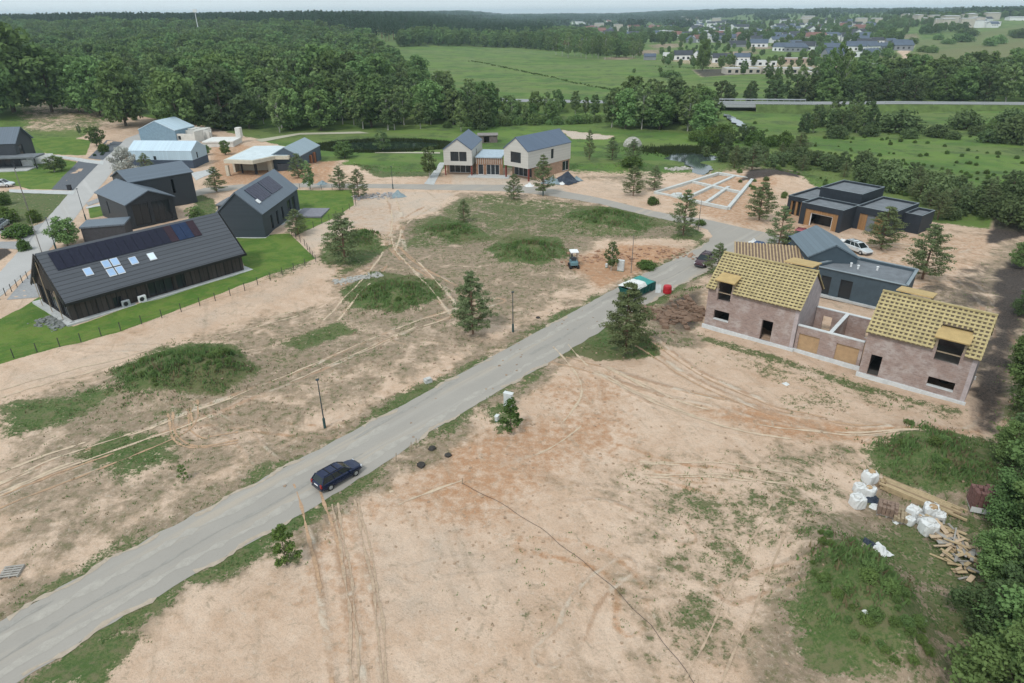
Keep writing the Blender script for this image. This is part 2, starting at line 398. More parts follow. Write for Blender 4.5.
    bare([(450, 166), (560, 182), (570, 192), (450, 186)], .8, 1.5, .8)
    bare([(205, 148), (240, 140), (262, 140), (222, 156), (215, 185), (345, 186), (330, 170), (345, 160), (300, 165), (225, 182)], .95, 2, .2)
    bare([(560, 130), (614, 136.5), (607, 139.8), (571, 139)], 1, .8, 1.)
    bare([(20, 110), (70, 106), (135, 122), (120, 134), (95, 132), (60, 136), (20, 136)], .5, 6, 0)
    M['dry'] = np.maximum(M['dry'], poly_mask(PW([(20, 110), (70, 106), (135, 122), (120, 134), (95, 132), (60, 138), (20, 138)]), x, y, 6) * .5)
    bare([(655, 196), (720, 172), (800, 178), (790, 225), (760, 232), (700, 215)], .95, 1.5, .2)
    bare([(730, 262), (800, 225), (930, 232), (1000, 232), (990, 262), (900, 300), (850, 262), (800, 250)], .75, 2, .1)
    bare([(-30, 320), (0, 300), (42, 268), (55, 262), (42, 280), (12, 300), (-30, 330)], .9, .6, .4)
    bare([(62, 245), (100, 165), (104, 166), (70, 250)], .8, .8, .6)
    for pp in ([(330, 500), (470, 510), (560, 560), (540, 640), (350, 650)], [(640, 500), (760, 520), (700, 560), (620, 540)], [(470, 440), (560, 450), (540, 480), (480, 470)], [(120, 470), (230, 450), (200, 490), (90, 510)], [(660, 660), (760, 640), (760, 690), (640, 690)]): M['pale'] = np.maximum(M['pale'], poly_mask(PW(pp), x, y, 4.) * .55)
    # rust coloured sand
    def rust(pts, v, soft=2.): M['rust'] = np.maximum(M['rust'], poly_mask(PW(pts), x, y, soft) * v)
    rust([(600, 290), (560, 262), (620, 244), (690, 250), (640, 275)], .8, 2)
    rust([(290, 440), (520, 330), (540, 332), (330, 445), (180, 545), (160, 540)], .4, 1.5)
    rust([(290, 530), (400, 480), (430, 440), (500, 420), (620, 400), (640, 440), (560, 480), (480, 540), (380, 510), (310, 600)], .62, 4)
    rust([(330, 545), (380, 545), (370, 660), (335, 650)], .55, 2)
    rust([(520, 380), (620, 370), (640, 400), (560, 430)], .5, 3)
    rust([(690, 410), (760, 405), (860, 430), (980, 430), (960, 450), (780, 440)], .75, 2)
    rust([(340, 200), (400, 205), (390, 250), (350, 300), (330, 290)], .5, 2)
    rust([(420, 190), (480, 170), (560, 178), (570, 196), (470, 190)], .4, 2)
    rust([(655, 196), (720, 172), (780, 182), (760, 232), (700, 215)], .55, 2)
    rust([(210, 140), (340, 160), (330, 185), (210, 185)], .7, 2)
    rust([(640, 300), (705, 285), (705, 300), (660, 320)], .6, 1.5)
    rust([(860, 235), (1000, 235), (960, 300), (890, 300)], .4, 2)
    rust([(780, 205), (815, 212), (830, 245), (780, 235)], .5, 1)
    rust([(440, 425), (560, 345), (600, 350), (520, 400)], .35, 2)
    # dark soil
    def soil(pts, v=1., soft=1.): 
        q = poly_mask(PW(pts), x, y, soft); M['soil'] = np.maximum(M['soil'], q * v)
    soil([(985, 245), (1024, 238), (1060, 240), (1060, 205), (1010, 200), (992, 212), (988, 228)], .95, 2)
    soil([(960, 398), (985, 330), (990, 270), (1030, 250), (1040, 300), (1022, 340), (1004, 440), (975, 430)], .85, 2.6)
    soil([(915, 285), (960, 262), (1000, 262), (1012, 330), (985, 400), (960, 330), (925, 310)], .55, 3)
    soil([(740, 182), (748, 170), (775, 167), (802, 172), (800, 180)], .95, 2)
    soil([(648, 322), (660, 300), (705, 294), (702, 330), (680, 335)], .62, 1.5)
    M['dry'] = np.maximum(M['dry'], poly_mask(PW([(630, 350), (650, 300), (705, 285), (702, 345), (680, 350)]), x, y, 2.))
    soil([(-10, 248), (8, 248), (13, 252), (-10, 268)], .8, .5)
    soil([(700, 240), (740, 300), (860, 345), (880, 330), (800, 300)], .35, 2)
    soil([(550, 335), (590, 322), (610, 330), (570, 350)], .25, 1)
    soil([(0, 470), (60, 440), (100, 450), (60, 480), (0, 520)], .35, 3)
    soil([(690, 70), (760, 66), (768, 74), (700, 78)], .9, 6)
    # wheel tracks
    def tracks(pts, v=1., gauge=.85, w=.24, key='track'):
        L = PW(pts)
        for _ in range(3):
            Q = [L[0]]
            for p_, q_ in zip(L[:-1], L[1:]): Q += [p_ * .75 + q_ * .25, p_ * .25 + q_ * .75]
            L = np.array(Q + [L[-1]])
        k = (x > L[:, 0].min() - 3) & (x < L[:, 0].max() + 3) & (y > L[:, 1].min() - 3) & (y < L[:, 1].max() + 3)
        if not k.any(): return
        d = line_dist(L[::2] if len(L) > 30 else L, x[k], y[k]); ww = w * (1 + .5 * vnoise(x[k], y[k], 1.7, 4)); d = d + (vnoise(x[k], y[k], 3., 5) - .5) * .3
        M[key][k] = np.maximum(M[key][k], sstep(ww * 1.9, ww * .3, np.abs(d - gauge)) * v * (.4 + .8 * vnoise(x[k], y[k], 4., 0)))
    tracks([(0, 395), (100, 372), (200, 345), (300, 318), (420, 305), (480, 302)], .5)
    tracks([(-20, 500), (60, 462), (150, 432), (250, 396), (330, 362), (400, 330), (455, 312), (500, 300)], 1.)
    tracks([(-20, 512), (60, 478), (130, 452), (190, 425), (185, 408)], .8)
    tracks([(455, 312), (420, 270), (395, 245), (400, 222), (440, 200)], .9)
    tracks([(330, 322), (365, 285), (395, 245), (398, 215), (390, 195)], .9)
    tracks([(395, 248), (415, 268), (480, 300)], .6)
    tracks([(520, 255), (500, 245), (470, 258)], .5)
    tracks([(305, 470), (330, 560), (350, 700)], .8); tracks([(330, 500), (362, 600), (366, 700)], .6)
    tracks([(560, 360), (700, 400), (830, 430), (960, 445), (1000, 420), (1010, 330), (960, 270), (880, 262)], .9)
    tracks([(640, 340), (740, 400), (860, 440), (900, 470)], .7); tracks([(600, 370), (720, 430), (860, 432), (970, 440)], .6)
    tracks([(820, 240), (900, 245), (960, 250), (1024, 262)], .8); tracks([(880, 300), (930, 260), (990, 240)], .7)
    tracks([(460, 430), (560, 470), (600, 560), (560, 690)], .35); tracks([(700, 690), (760, 560), (800, 470), (780, 420)], .3)
    tracks([(560, 345), (600, 390), (560, 440), (470, 470), (390, 500)], .5)
    tg = random.Random(21)
    for _ in range(26):
        cx, cy = (tg.uniform(330, 860), tg.uniform(380, 660)) if _ < 15 else (tg.uniform(0, 480), tg.uniform(330, 520)) if _ < 22 else (tg.uniform(860, 1000), tg.uniform(240, 320))
        a_ = tg.uniform(-.5, .9) if _ < 15 else tg.uniform(-.5, 0.1); pt = []
        for k_ in range(5): pt.append((cx + k_ * 42 * math.cos(a_) * (1 if _ < 22 else .5), cy - k_ * 42 * math.sin(a_) * .6)); a_ += tg.uniform(-.35, .35)
        tracks(pt, tg.uniform(.3, .7), w=tg.uniform(.12, .22), key='track' if tg.random() < .6 else 'rust')
    tracks([(980, 470), (900, 445), (840, 440), (700, 425)], .6)
    # far fields, one drier than the next
    def fld(pts, k, v, soft): 
        q = poly_mask(PW(pts), x, y, soft); M[k] = M[k] * (1 - q) + v * q
    fld([(860, 56), (1060, 36), (1060, 60), (960, 66), (880, 62)], 'dry', .8, 20)
    fld([(880, 44), (1060, 30), (1060, 42), (920, 50)], 'dry', .6, 25)
    fld([(600, 66), (650, 62), (655, 68), (630, 74), (606, 72)], 'pale', .45, 8)
    fld([(888, 66), (905, 58), (912, 50), (896, 52), (900, 46), (915, 44), (916, 50), (904, 62), (892, 68)], 'pale', 1., 4)
    for p_ in ([(888, 66), (903, 58), (897, 52), (903, 46), (915, 45), (909, 52), (912, 60), (894, 68)],):
        q = poly_mask(PW(p_), x, y, 4); M['grass'] *= (1 - q); M['meadow'] *= (1 - q); M['dry'] *= 1 - q
    q = poly_mask(PW([(655, 60), (700, 56), (770, 60), (850, 66), (850, 72), (760, 72), (680, 64)]), x, y, 8); M['meadow'] *= (1 - .5 * q); M['grass'] *= 1 - .5 * q
    M['grass'] = np.maximum(M['grass'], .38 * M['dry'] * (1 - M['soil']))
    return M
def build_ground():
    nt = 760
    th = np.radians(np.linspace(-70, 70, nt)); rr = np.concatenate([16 * np.exp(np.linspace(0, math.log(200 / 16.), 860)), 200 * np.exp(np.linspace(0, math.log(9000 / 200.), 330))[1:]]); nr = len(rr)
    T, Rr = np.meshgrid(th, rr); x = (Rr * np.sin(T)).ravel(); y = (Rr * np.cos(T)).ravel() - 6
    z = height(x, y)
    i = np.arange(nr - 1)[:, None] * nt + np.arange(nt - 1)[None, :]
    F = np.stack([i, i + 1, i + nt + 1, i + nt], -1).reshape(-1, 4)[:, ::-1]
    M = ground_masks(x, y)
    A = np.stack([M['grass'], M['lawn'], M['meadow'], M['soil']], -1); B = np.stack([M['rust'], M['pale'], M['track'], M['dry']], -1)
    t = NT('ground_earth_and_grass')
    def att(n):
        a = t.n('ShaderNodeAttribute', attribute_name=n); s = t.n('ShaderNodeSeparateColor'); t.put(s.inputs[0], a.outputs['Color'])
        return s.outputs[0], s.outputs[1], s.outputs[2], a.outputs['Alpha']
    g, lawn, mead, soil = att('cover'); rust, pale, track, dry = att('earth')
    big = t.noise(.045, 4, .55); mid = t.noise(.28, 5, .62, dist=.6); sm = t.noise(1.3, 5, .65); fine = t.noise(5.5, 5, .7); gr = t.noise(22, 3, .7)
    streak = t.noise(.5, 5, .6, sc3=(.12, 1.5, 1, R(-35))); streak2 = t.noise(.6, 4, .6, sc3=(1.4, .12, 1, R(20)))
    C = lambda v: t.math('SUBTRACT', v, .5)
    s1 = t.math('ADD', t.math('MULTIPLY', C(mid), 2.0), t.math('MULTIPLY', C(sm), 1.0))
    s1 = t.math('ADD', s1, t.math('ADD', t.math('MULTIPLY', C(streak), .9), t.math('MULTIPLY', C(big), 1.5)))
    sandmix = t.math('ADD', .42, s1, clamp=True)
    sand = t.mix(sandmix, (.61, .46, .345), (.47, .315, .21))
    sand = t.mix(t.step(t.math('ADD', rust, t.math('MULTIPLY', C(sm), 1.6)), .22, .85), sand, (.42, .235, .13))
    sand = t.mix(t.step(t.math('ADD', pale, t.math('MULTIPLY', C(mid), .9)), .35, 1.), sand, (.52, .44, .36))
    sand = t.mix(t.math('MULTIPLY', t.step(streak2, .55, .68), .35), sand, (.33, .25, .175))
    sand = t.mix(t.math('MULTIPLY', t.step(t.noise(.9, 6, .7, dist=1.2), .55, .66), .55), sand, (.30, .235, .165))
    dryc = t.mix(t.step(mid, .35, .65), (.18, .138, .092), (.29, .222, .155))
    dryc = t.mix(t.math('MULTIPLY', t.step(sm, .45, .62), .8), dryc, (.165, .145, .08))
    sand = t.mix(t.math('MULTIPLY', t.step(t.math('ADD', dry, t.math('ADD', t.math('MULTIPLY', C(mid), 2.2), t.math('MULTIPLY', C(sm), .8))), .25, .85), .88), sand, dryc)
    trk = t.step(t.math('ADD', track, t.math('MULTIPLY', C(sm), .8)), .35, .8)
    sand = t.mix(trk, sand, t.mix(t.step(mid, .45, .6), (.40, .26, .17), (.56, .47, .37)))
    f2 = t.math('ADD', .60, t.math('MULTIPLY', fine, .8)); vm = t.n('ShaderNodeVectorMath', operation='SCALE'); t.put(vm.inputs[0], sand); t.put(vm.inputs['Scale'], f2)
    sand = vm.outputs[0]
    # small stones and clods
    sand = t.mix(t.math('MULTIPLY', t.step(gr, .60, .68), .6), sand, (.22, .16, .11)); sand = t.mix(t.math('MULTIPLY', t.step(fine, .56, .66), .45), sand, (.27, .20, .14)); sand = t.mix(t.math('MULTIPLY', t.step(t.noise(3.2, 6, .75, dist=.8), .54, .64), .4), sand, (.60, .50, .40))
    soilc = t.mix(t.step(fine, .35, .65), (.032, .027, .025), (.095, .075, .062))
    sand = t.mix(t.step(t.math('ADD', soil, t.math('MULTIPLY', C(mid), .9)), .38, .75), sand, soilc)
    gcol = t.mix(t.step(mid, .38, .62), (.080, .125, .036), (.135, .15, .06)); gcol = t.mix(t.step(fine, .42, .62), gcol, (.060, .105, .028))
    gcol = t.mix(t.math('MULTIPLY', t.step(sm, .48, .62), .7), gcol, (.165, .15, .08)); gcol = t.mix(t.math('MULTIPLY', t.step(big, .5, .62), .6), gcol, (.14, .13, .062))
    gv = t.math('ADD', t.math('MULTIPLY', g, 1.25), t.math('ADD', t.math('MULTIPLY', C(mid), 1.3), t.math('MULTIPLY', C(fine), 1.3)))
    gv = t.math('ADD', gv, t.math('MULTIPLY', C(sm), 1.5))
    gf = t.math('MULTIPLY', t.step(gv, .50, .80), t.math('SUBTRACT', 1.0, t.math('MULTIPLY', t.step(soil, .45, .7), .9)))
    mc = t.mix(t.step(big, .42, .58), (.078, .15, .028), (.125, .20, .040))
    ms = t.noise(.035, 5, .6, sc3=(.35, 1.6, 1, R(-18))); mc = t.mix(t.step(ms, .46, .58), mc, (.13, .178, .05))
    mc = t.mix(t.math('MULTIPLY', t.step(t.noise(.11, 6, .7), .5, .62), .75), mc, (.055, .092, .028)); mc = t.mix(t.math('MULTIPLY', t.step(t.noise(.6, 5, .7), .5, .65), .5), mc, (.125, .145, .055))
    mc = t.mix(t.math('MULTIPLY', t.step(dry, .3, .8), .75), mc, t.mix(t.noise(.03, 5), (.20, .17, .085), (.12, .135, .05)))
    mf = t.step(t.math('ADD', mead, t.math('MULTIPLY', C(mid), .4)), .4, .6)
    gcol = t.mix(mf, gcol, mc)
    lc = t.mix(t.step(mid, .4, .6), (.075, .15, .022), (.125, .19, .034)); lc = t.mix(t.math('MULTIPLY', t.step(sm, .5, .65), .5), lc, (.16, .17, .05))
    col = t.mix(gf, sand, gcol)
    col = t.mix(t.step(t.math('ADD', lawn, t.math('MULTIPLY', C(fine), .5)), .45, .55), col, lc)
    bh = t.math('ADD', t.math('MULTIPLY', sm, .5), t.math('ADD', t.math('MULTIPLY', fine, .35), t.math('MULTIPLY', track, -.6)))
    bh = t.math('ADD', bh, t.math('MULTIPLY', streak, .3))
    t.bump(bh, .7, .4)
    me = np_mesh('ground', np.stack([x, y, z], -1), F, [t.out(col, .95)], {'cover': ('FLOAT_COLOR', A), 'earth': ('FLOAT_COLOR', B)})
    me.polygons.foreach_set('use_smooth', [True] * len(me.polygons))
    tag(link('ground', me), kind='structure')
build_ground()

def sheet(name, poly, z, material, jitter=.12, stepm=.8, kind='structure', follow=False):
    P = [Vector(p) for p in poly]; out = []
    for a, b in zip(P, P[1:] + P[:1]):
        n = max(1, int((b - a).length / stepm)); 
        for i in range(n):
            q = a.lerp(b, i / n); d = (b - a).normalized(); w = jitter * (math.sin(q.x * 2.1 + q.y) + math.sin(q.x * .7 - q.y * 3.3)) * .5 + rnd.uniform(-.5, .5) * jitter
            out.append(q + Vector((-d.y, d.x)) * w)
    v3 = [Vector((p.x, p.y, z + (hgt(p.x, p.y) if follow else 0))) for p in out]
    tri = tessellate_polygon([[Vector((p.x, p.y, 0)) for p in v3]])
    b = MB(); b.add(v3, [t if (v3[t[1]] - v3[t[0]]).cross(v3[t[2]] - v3[t[0]]).z > 0 else (t[0], t[2], t[1]) for t in tri])
    return tag(b.build(name, material), kind=kind)
def road_mat(name, c, stain=(.40, .31, .22), amt=.5, d=-40):
    t = NT(name); n = t.noise(.25, 5, .6); f = t.noise(6, 5, .7); st = t.noise(.4, 5, .65, sc3=(.06, 1.3, 1, R(d)))
    col = t.mix(n, tuple(x * .88 for x in c), tuple(x * 1.1 for x in c)); col = t.mix(t.math('MULTIPLY', t.step(st, .52, .68), amt), col, stain)
    col = t.mix(t.math('MULTIPLY', t.step(f, .55, .75), .5), col, tuple(x * .72 for x in c))
    st2 = t.noise(.5, 4, .6, sc3=(.05, 1.6, 1, R(d))); col = t.mix(t.math('MULTIPLY', t.step(st2, .55, .7), .4), col, tuple(x * 1.25 for x in c))
    t.bump(f, .2, .03); return t.out(col, .9)
asph = road_mat('worn_asphalt', (.335, .31, .275), stain=(.42, .36, .29), amt=.7, d=49)
conc_road = road_mat('street_asphalt', (.42, .41, .395), stain=(.40, .37, .33), amt=.35, d=127)
ROADZ = .02
sheet('road', MAIN_POLY, ROADZ, asph, .10)
sheet('street', ST_POLY, ROADZ + .004, conc_road, .08)
def chaikin(L, k=3):
    for _ in range(k):
        Q = [L[0]]
        for p_, q_ in zip(L[:-1], L[1:]): Q += [p_ * .75 + q_ * .25, p_ * .25 + q_ * .75]
        L = Q + [L[-1]]
    return L
def ribbons(name, L, offs, wd, material, zoff=.03, follow=True, gap=.45, step=.45, seed=0, wob=.05):
    """narrow strips of disturbed or compacted earth with ragged edges, lying on the ground along a line"""
    g = random.Random(seed); P = []; b = MB()
    for a, c in zip(L[:-1], L[1:]):
        n = max(1, int((c - a).length / step)); P += [a.lerp(c, i / n) for i in range(n)]
    for off in offs:
        on = True; prev = None; left = g.randint(8, 40)
        for i in range(1, len(P) - 1):
            left -= 1
            if left <= 0: on = not on if g.random() < .75 else on; left = g.randint(6, 30) if on else int(g.randint(3, 12) * (gap / .18)); 
            d = (P[i + 1] - P[i - 1]).normalized(); nn = Vector((-d.y, d.x, 0)); w = wd / 2 * g.uniform(.2, 1.3) * (0.15 if left <= 1 else 1)
            c = P[i] + nn * (off + wob * math.sin(i * .5 + off * 9)); pr = []
            for s in (-1, 1):
                q = c + nn * s * w; pr.append((q.x, q.y, zoff))
            if on and prev: b.add([prev[0], prev[1], pr[1], pr[0]], [(0, 3, 2, 1)])
            prev = pr if on else None
    if b.v:
        A_ = np.array(b.v)
        if follow: A_[:, 2] += height(A_[:, 0], A_[:, 1])
        b.v = [tuple(q) for q in A_.tolist()]; tag(b.build(name, material), kind='structure')
pale_rut = mat('pale_dry_rut', (.52, .41, .295), .95, .15, 3); brown_rut = mat('brown_turned_rut', (.415, .275, .175), .95, .25, 4); damp_rut = mat('damp_rut', (.41, .305, .215), .95, .25, 4)
def vl(pts): return [Vector((*p, 0)) for p in chaikin([Vector(at0(*q)[:2]) for q in pts])]
for k_, (pts, mm, ww) in enumerate([([(-20, 500), (60, 462), (150, 432), (250, 396), (330, 362), (400, 330), (455, 312), (500, 300)], pale_rut, .26), ([(-20, 512), (60, 478), (130, 452), (190, 425), (188, 405)], brown_rut, .24), ([(-20, 488), (40, 462), (90, 445)], pale_rut, .3),
        ([(180, 412), (182, 434), (200, 444), (240, 436)], brown_rut, .24), ([(455, 312), (420, 270), (395, 245), (400, 222), (440, 200)], pale_rut, .3), ([(330, 322), (365, 285), (395, 245), (398, 215), (390, 195)], pale_rut, .3), ([(395, 248), (415, 268), (480, 300)], brown_rut, .25),
        ([(0, 395), (100, 366), (200, 340), (300, 312)], pale_rut, .3), ([(305, 480), (330, 560), (350, 700)], brown_rut, .26), ([(345, 500), (366, 600), (370, 700)], damp_rut, .2), ([(560, 360), (700, 400), (830, 430), (960, 445)], brown_rut, .28), ([(640, 345), (740, 405), (860, 432), (940, 436)], brown_rut, .24),
        ([(600, 370), (720, 425), (860, 442), (970, 450)], pale_rut, .26), ([(820, 240), (900, 245), (960, 250), (1010, 262)], pale_rut, .4), ([(880, 300), (930, 262), (990, 244)], brown_rut, .35), ([(870, 262), (930, 275), (985, 268)], brown_rut, .3), ([(560, 345), (600, 390), (560, 440), (470, 470), (390, 500)], pale_rut, .24),
        ([(700, 690), (760, 560), (800, 470), (780, 420)], damp_rut, .16), ([(640, 470), (740, 470), (860, 500)], pale_rut, .2)]):
    ribbons('wheel_track', vl(pts), (-.85, .85) if k_ % 3 else (-.95, -.6, .65, .95), ww, mm, seed=k_)
RC = [(a + b_) / 2 for a, b_ in zip([Vector(at0(*q)) for q in MAIN_L[:12]], [Vector(at0(*q)) for q in MAIN_R[:12]])]
dust = mat('dusty_lane', (.37, .343, .302), .95, .12, 1.5); dust2 = mat('drifted_sand', (.40, .335, .265), .95, .15, 2); worn = mat('dark_worn_lane', (.305, .288, .258), .95, .12, 1.5)
ribbons('worn_lane', RC, (-1.5, 1.2), .7, dust, ROADZ + .008, False, .3, .7, 3, .12); ribbons('worn_lane', RC, (-.3, 1.9), .35, worn, ROADZ + .012, False, .6, .7, 4, .12)
for k_, LL in enumerate((MAIN_L[1:12], MAIN_R[1:12])):
    e_ = [Vector(at0(*q)) for q in LL]; ribbons('sand_drift', e_, ((-.1,) if k_ == 0 else (.1,)), .42, dust2, .032, False, .3, .35, 7 + k_, .2)
gravel = mat('dark_gravel', (.115, .125, .14), .9, .35, 6, bump=.4)
gravel2 = mat('grey_gravel', (.30, .30, .30), .9, .2, 3, bump=.3)
paver = mat('pale_paving', (.46, .47, .46), .85, .15, 1.5)
for nm, pts, mm, zz in [('driveway', [(12, 226), (34, 226), (44, 222), (24, 250), (0, 248), (-40, 262), (-30, 240)], gravel2, .03),
    ('gravel_parking', [(51, 189.5), (79, 160.5), (98, 164.5), (73, 190.5)], gravel, .05), ('gravel_parking', [(88, 158.5), (107, 142), (123, 142), (103, 160)], gravel, .05),
    ('path', [(44, 154.5), (104, 161.5), (103, 165), (44, 156.5)], paver, .062), ('path', [(9, 189), (75, 191), (73, 195), (9, 192)], paver, .062),
    ('driveway', [(6, 300), (28, 276), (40, 266), (46, 285), (38, 297)], gravel2, .03),
    ('path', [(86, 207), (106, 204), (106, 206), (86, 209)], paver, .062), ('driveway', [(86, 203), (104, 196), (108, 200), (88, 206)], gravel2, .05),
    ('path', [(190, 173), (214, 168), (216, 172), (196, 180)], paver, .062), ('path', [(424, 184), (440, 163), (445, 163), (434, 185)], paver, .055),
    ('path', [(255, 141), (300, 134.5), (360, 132.5), (370, 134), (300, 136), (262, 143)], mat('sandy_path', (.42, .40, .30), .9, .1), .1),
    ('path', [(375, 151.5), (440, 152.5), (440, 154), (375, 153)], mat('sandy_path', (.42, .40, .30)), .1)]:
    sheet(nm, PW(pts), zz, mm, .05, 1.5, follow=True)
# highway on a low bank, with a bridge over the stream
HW = [at0(440, 103.5), at0(520, 106.5), at0(600, 108), at0(700, 108.5), at0(805, 109.5), at0(900, 109), at0(1024, 110), at0(1200, 112), at0(1500, 118)]
HW = [Vector((-160, 330, 0)), Vector((-90, 306, 0))] + HW
hwm = road_mat('highway_asphalt', (.27, .275, .28), amt=.1)
def highway():
    b = MB(); bank = MB(); rail = MB()
    pts = []
    for a, c in zip(HW[:-1], HW[1:]):
        n = max(1, int((c - a).length / 8)); pts += [a.lerp(c, i / n) for i in range(n)]
    pts.append(HW[-1]); vs = []; bv = []
    for i, p in enumerate(pts):
        d = (pts[min(i + 1, len(pts) - 1)] - pts[max(i - 1, 0)]).normalized(); n = Vector((-d.y, d.x, 0))
        vs += [p + n * 4.5 + Vector((0, 0, 2.3)), p - n * 4.5 + Vector((0, 0, 2.3))]
        bv += [p + n * 10 + Vector((0, 0, -1.5)), p + n * 5.5 + Vector((0, 0, 2.24)), p - n * 5.5 + Vector((0, 0, 2.24)), p - n * 10 + Vector((0, 0, -1.5))]
    k = len(pts); b.add(vs, [(2 * i, 2 * i + 1, 2 * i + 3, 2 * i + 2) for i in range(k - 1)])
    sx = at0(732, 114).x
    fs = []
    for i in range(k - 1):
        if abs(pts[i].x - sx) < 9: continue
        for j in range(3): fs.append((4 * i + j, 4 * i + j + 1, 4 * i + j + 5, 4 * i + j + 4))
    bank.add(bv, fs)
    tag(b.build('highway', hwm), kind='structure'); tag(bank.build('highway_bank', mat('bank_grass', (.085, .125, .035), .95, .4, .4)), kind='structure')
    # bridge
    c = min(pts, key=lambda p: abs(p.x - sx)); i = pts.index(c); d = (pts[i + 1] - pts[i - 1]).normalized()
    br = thing('road_bridge', 'low concrete road bridge with pale railing over the stream', 'bridge', (c.x, c.y, 0), math.atan2(d.y, d.x))
    cm = mat('bridge_concrete', (.40, .41, .42), .8, .12)
    MB().box(-16, -5.4, 1.2, 16, 5.4, 2.2).build('deck', cm, br)
    for s in (-11, 11): MB().box(s - .5, -5, -2, s + .5, 5, 1.2).build('pier', cm, br)
    for s in (-5.2, 5.2):
        r = MB().box(-30, s - .08, 2.75, 30, s + .08, 3.15)
        for q in range(-30, 31, 2): r.box(q - .05, s - .06, 2.2, q + .05, s + .06, 2.75)
        r.build('railing', mat('galvanised', (.36, .38, .40), .6, .1), br)
    # guard rail further right
    for (x0, x1) in ((130, 250),):
        g = thing('guard_rail', 'long grey guard rail beside the highway on the right', 'guard rail', (x0, 0, 0))
        seg = [p for p in pts if x0 < p.x < x1]; rb = MB()
        for a, c2 in zip(seg[:-1], seg[1:]):
            o = Vector((x0, 5.0, 0)); rb.obox(a - o, c2 - o, .06, .3, 2.75); 
            pst = MB().box(a.x - x0 - .06, a.y - 5.06, 2.2, a.x - x0 + .06, a.y - 4.94, 2.8); pst.build('post', mat('galvanised', (.5,.5,.5)), g)
        rb.build('rail', mat('galvanised', (.5,.5,.5)), g)
highway()
def water(name, pts, z, c=(.012, .02, .014), rough=.06):
    t = NT(name + '_surface'); t.b.inputs['Specular IOR Level'].default_value = .5; t.bump(t.noise(3, 3), .08, .02)
    sheet(name, PW(pts), z, t.out(t.mix(t.noise(.1, 3), c, tuple(q * 2 for q in c)), rough), .5, 1.5)
water('pond', [(318, 146), (340, 139), (400, 136.5), (450, 139), (456, 147), (430, 152), (370, 153), (325, 151)], -.28)
water('stream', [(664, 158), (675, 151), (700, 149), (716, 156), (712, 168), (700, 176), (688, 174), (694, 166), (680, 162)], -.3, (.03, .04, .04))
water('stream', [(722, 114), (731, 116), (744, 124), (748, 132), (741, 128), (730, 121)], .25, (.10, .12, .13))

# ------------------------------------------------------------------ buildings
def wall(b, p0, p1, h, t, ops=(), z0=0., mi=0, gable=None):
    """a wall from p0 to p1 in plan (thickness t to its left), height h, with real openings (u0,z0,u1,z1);
    gable = extra height of a triangular top"""
    p0 = Vector(p0); p1 = Vector(p1); L = (p1 - p0).length; d = (p1 - p0) / L; n = Vector((-d.y, d.x))
    us = sorted({0., L, *[o[0] for o in ops], *[o[2] for o in ops]}); zs = sorted({z0, h, *[o[1] for o in ops if z0 < o[1] < h], *[min(o[3], h) for o in ops]})
    for a, c in zip(us[:-1], us[1:]):
        for e, f in zip(zs[:-1], zs[1:]):
            um, zm = (a + c) / 2, (e + f) / 2
            if any(o[0] < um < o[2] and o[1] < zm < o[3] for o in ops): continue
            q = [p0 + d * a, p0 + d * c, p0 + d * c + n * t, p0 + d * a + n * t]
            b.add([(*w, e) for w in q] + [(*w, f) for w in q], [(0, 3, 2, 1), (4, 5, 6, 7), (0, 1, 5, 4), (1, 2, 6, 5), (2, 3, 7, 6), (3, 0, 4, 7)], mi)
    if gable:
        q = [p0, p1, p0 + d * L / 2]
        v = [(*q[0], h), (*q[1], h), (*q[2], h + gable)] + [(*(w + n * t), h) for w in q[:2]] + [(*(q[2] + n * t), h + gable)]
        b.add(v, [(0, 1, 2), (5, 4, 3), (0, 2, 5, 3), (1, 4, 5, 2), (0, 3, 4, 1)], mi)
def window(root, p0, p1, op, t, fm, gm, name='window', mull=1, depth=.12, bar=.07, door=False):
    """frame with its pane set back in an opening of the wall p0-p1"""
    p0 = Vector(p0); p1 = Vector(p1); L = (p1 - p0).length; d = (p1 - p0) / L; n = Vector((-d.y, d.x)); u0, z0, u1, z1 = op
    a0 = p0 + n * depth
    def pt(u, z, off=0.): w = a0 + d * u + n * off; return (w.x, w.y, z)
    f = MB()
    def bar_(ua, za, ub, zb): f.add([pt(ua, za, 0), pt(ub, za, 0), pt(ub, za, .08), pt(ua, za, .08), pt(ua, zb, 0), pt(ub, zb, 0), pt(ub, zb, .08), pt(ua, zb, .08)],
        [(0, 3, 2, 1), (4, 5, 6, 7), (0, 1, 5, 4), (1, 2, 6, 5), (2, 3, 7, 6), (3, 0, 4, 7)])
    bar_(u0, z0, u1, z0 + bar); bar_(u0, z1 - bar, u1, z1); bar_(u0, z0 + bar, u0 + bar, z1 - bar); bar_(u1 - bar, z0 + bar, u1, z1 - bar)
    for k in range(1, mull):
        m_ = u0 + (u1 - u0) * k / mull; bar_(m_ - bar / 2, z0 + bar, m_ + bar / 2, z1 - bar)
    fo = f.build(name, fm, root)
    g = MB(); g.add([pt(u0 + .02, z0 + .02, .04), pt(u1 - .02, z0 + .02, .04), pt(u1 - .02, z1 - .02, .04), pt(u0 + .02, z1 - .02, .04), pt(u0 + .02, z0 + .02, .05), pt(u1 - .02, z0 + .02, .05), pt(u1 - .02, z1 - .02, .05), pt(u0 + .02, z1 - .02, .05)],
        [(0, 1, 2, 3), (7, 6, 5, 4)])
    g.build('pane', gm, fo)
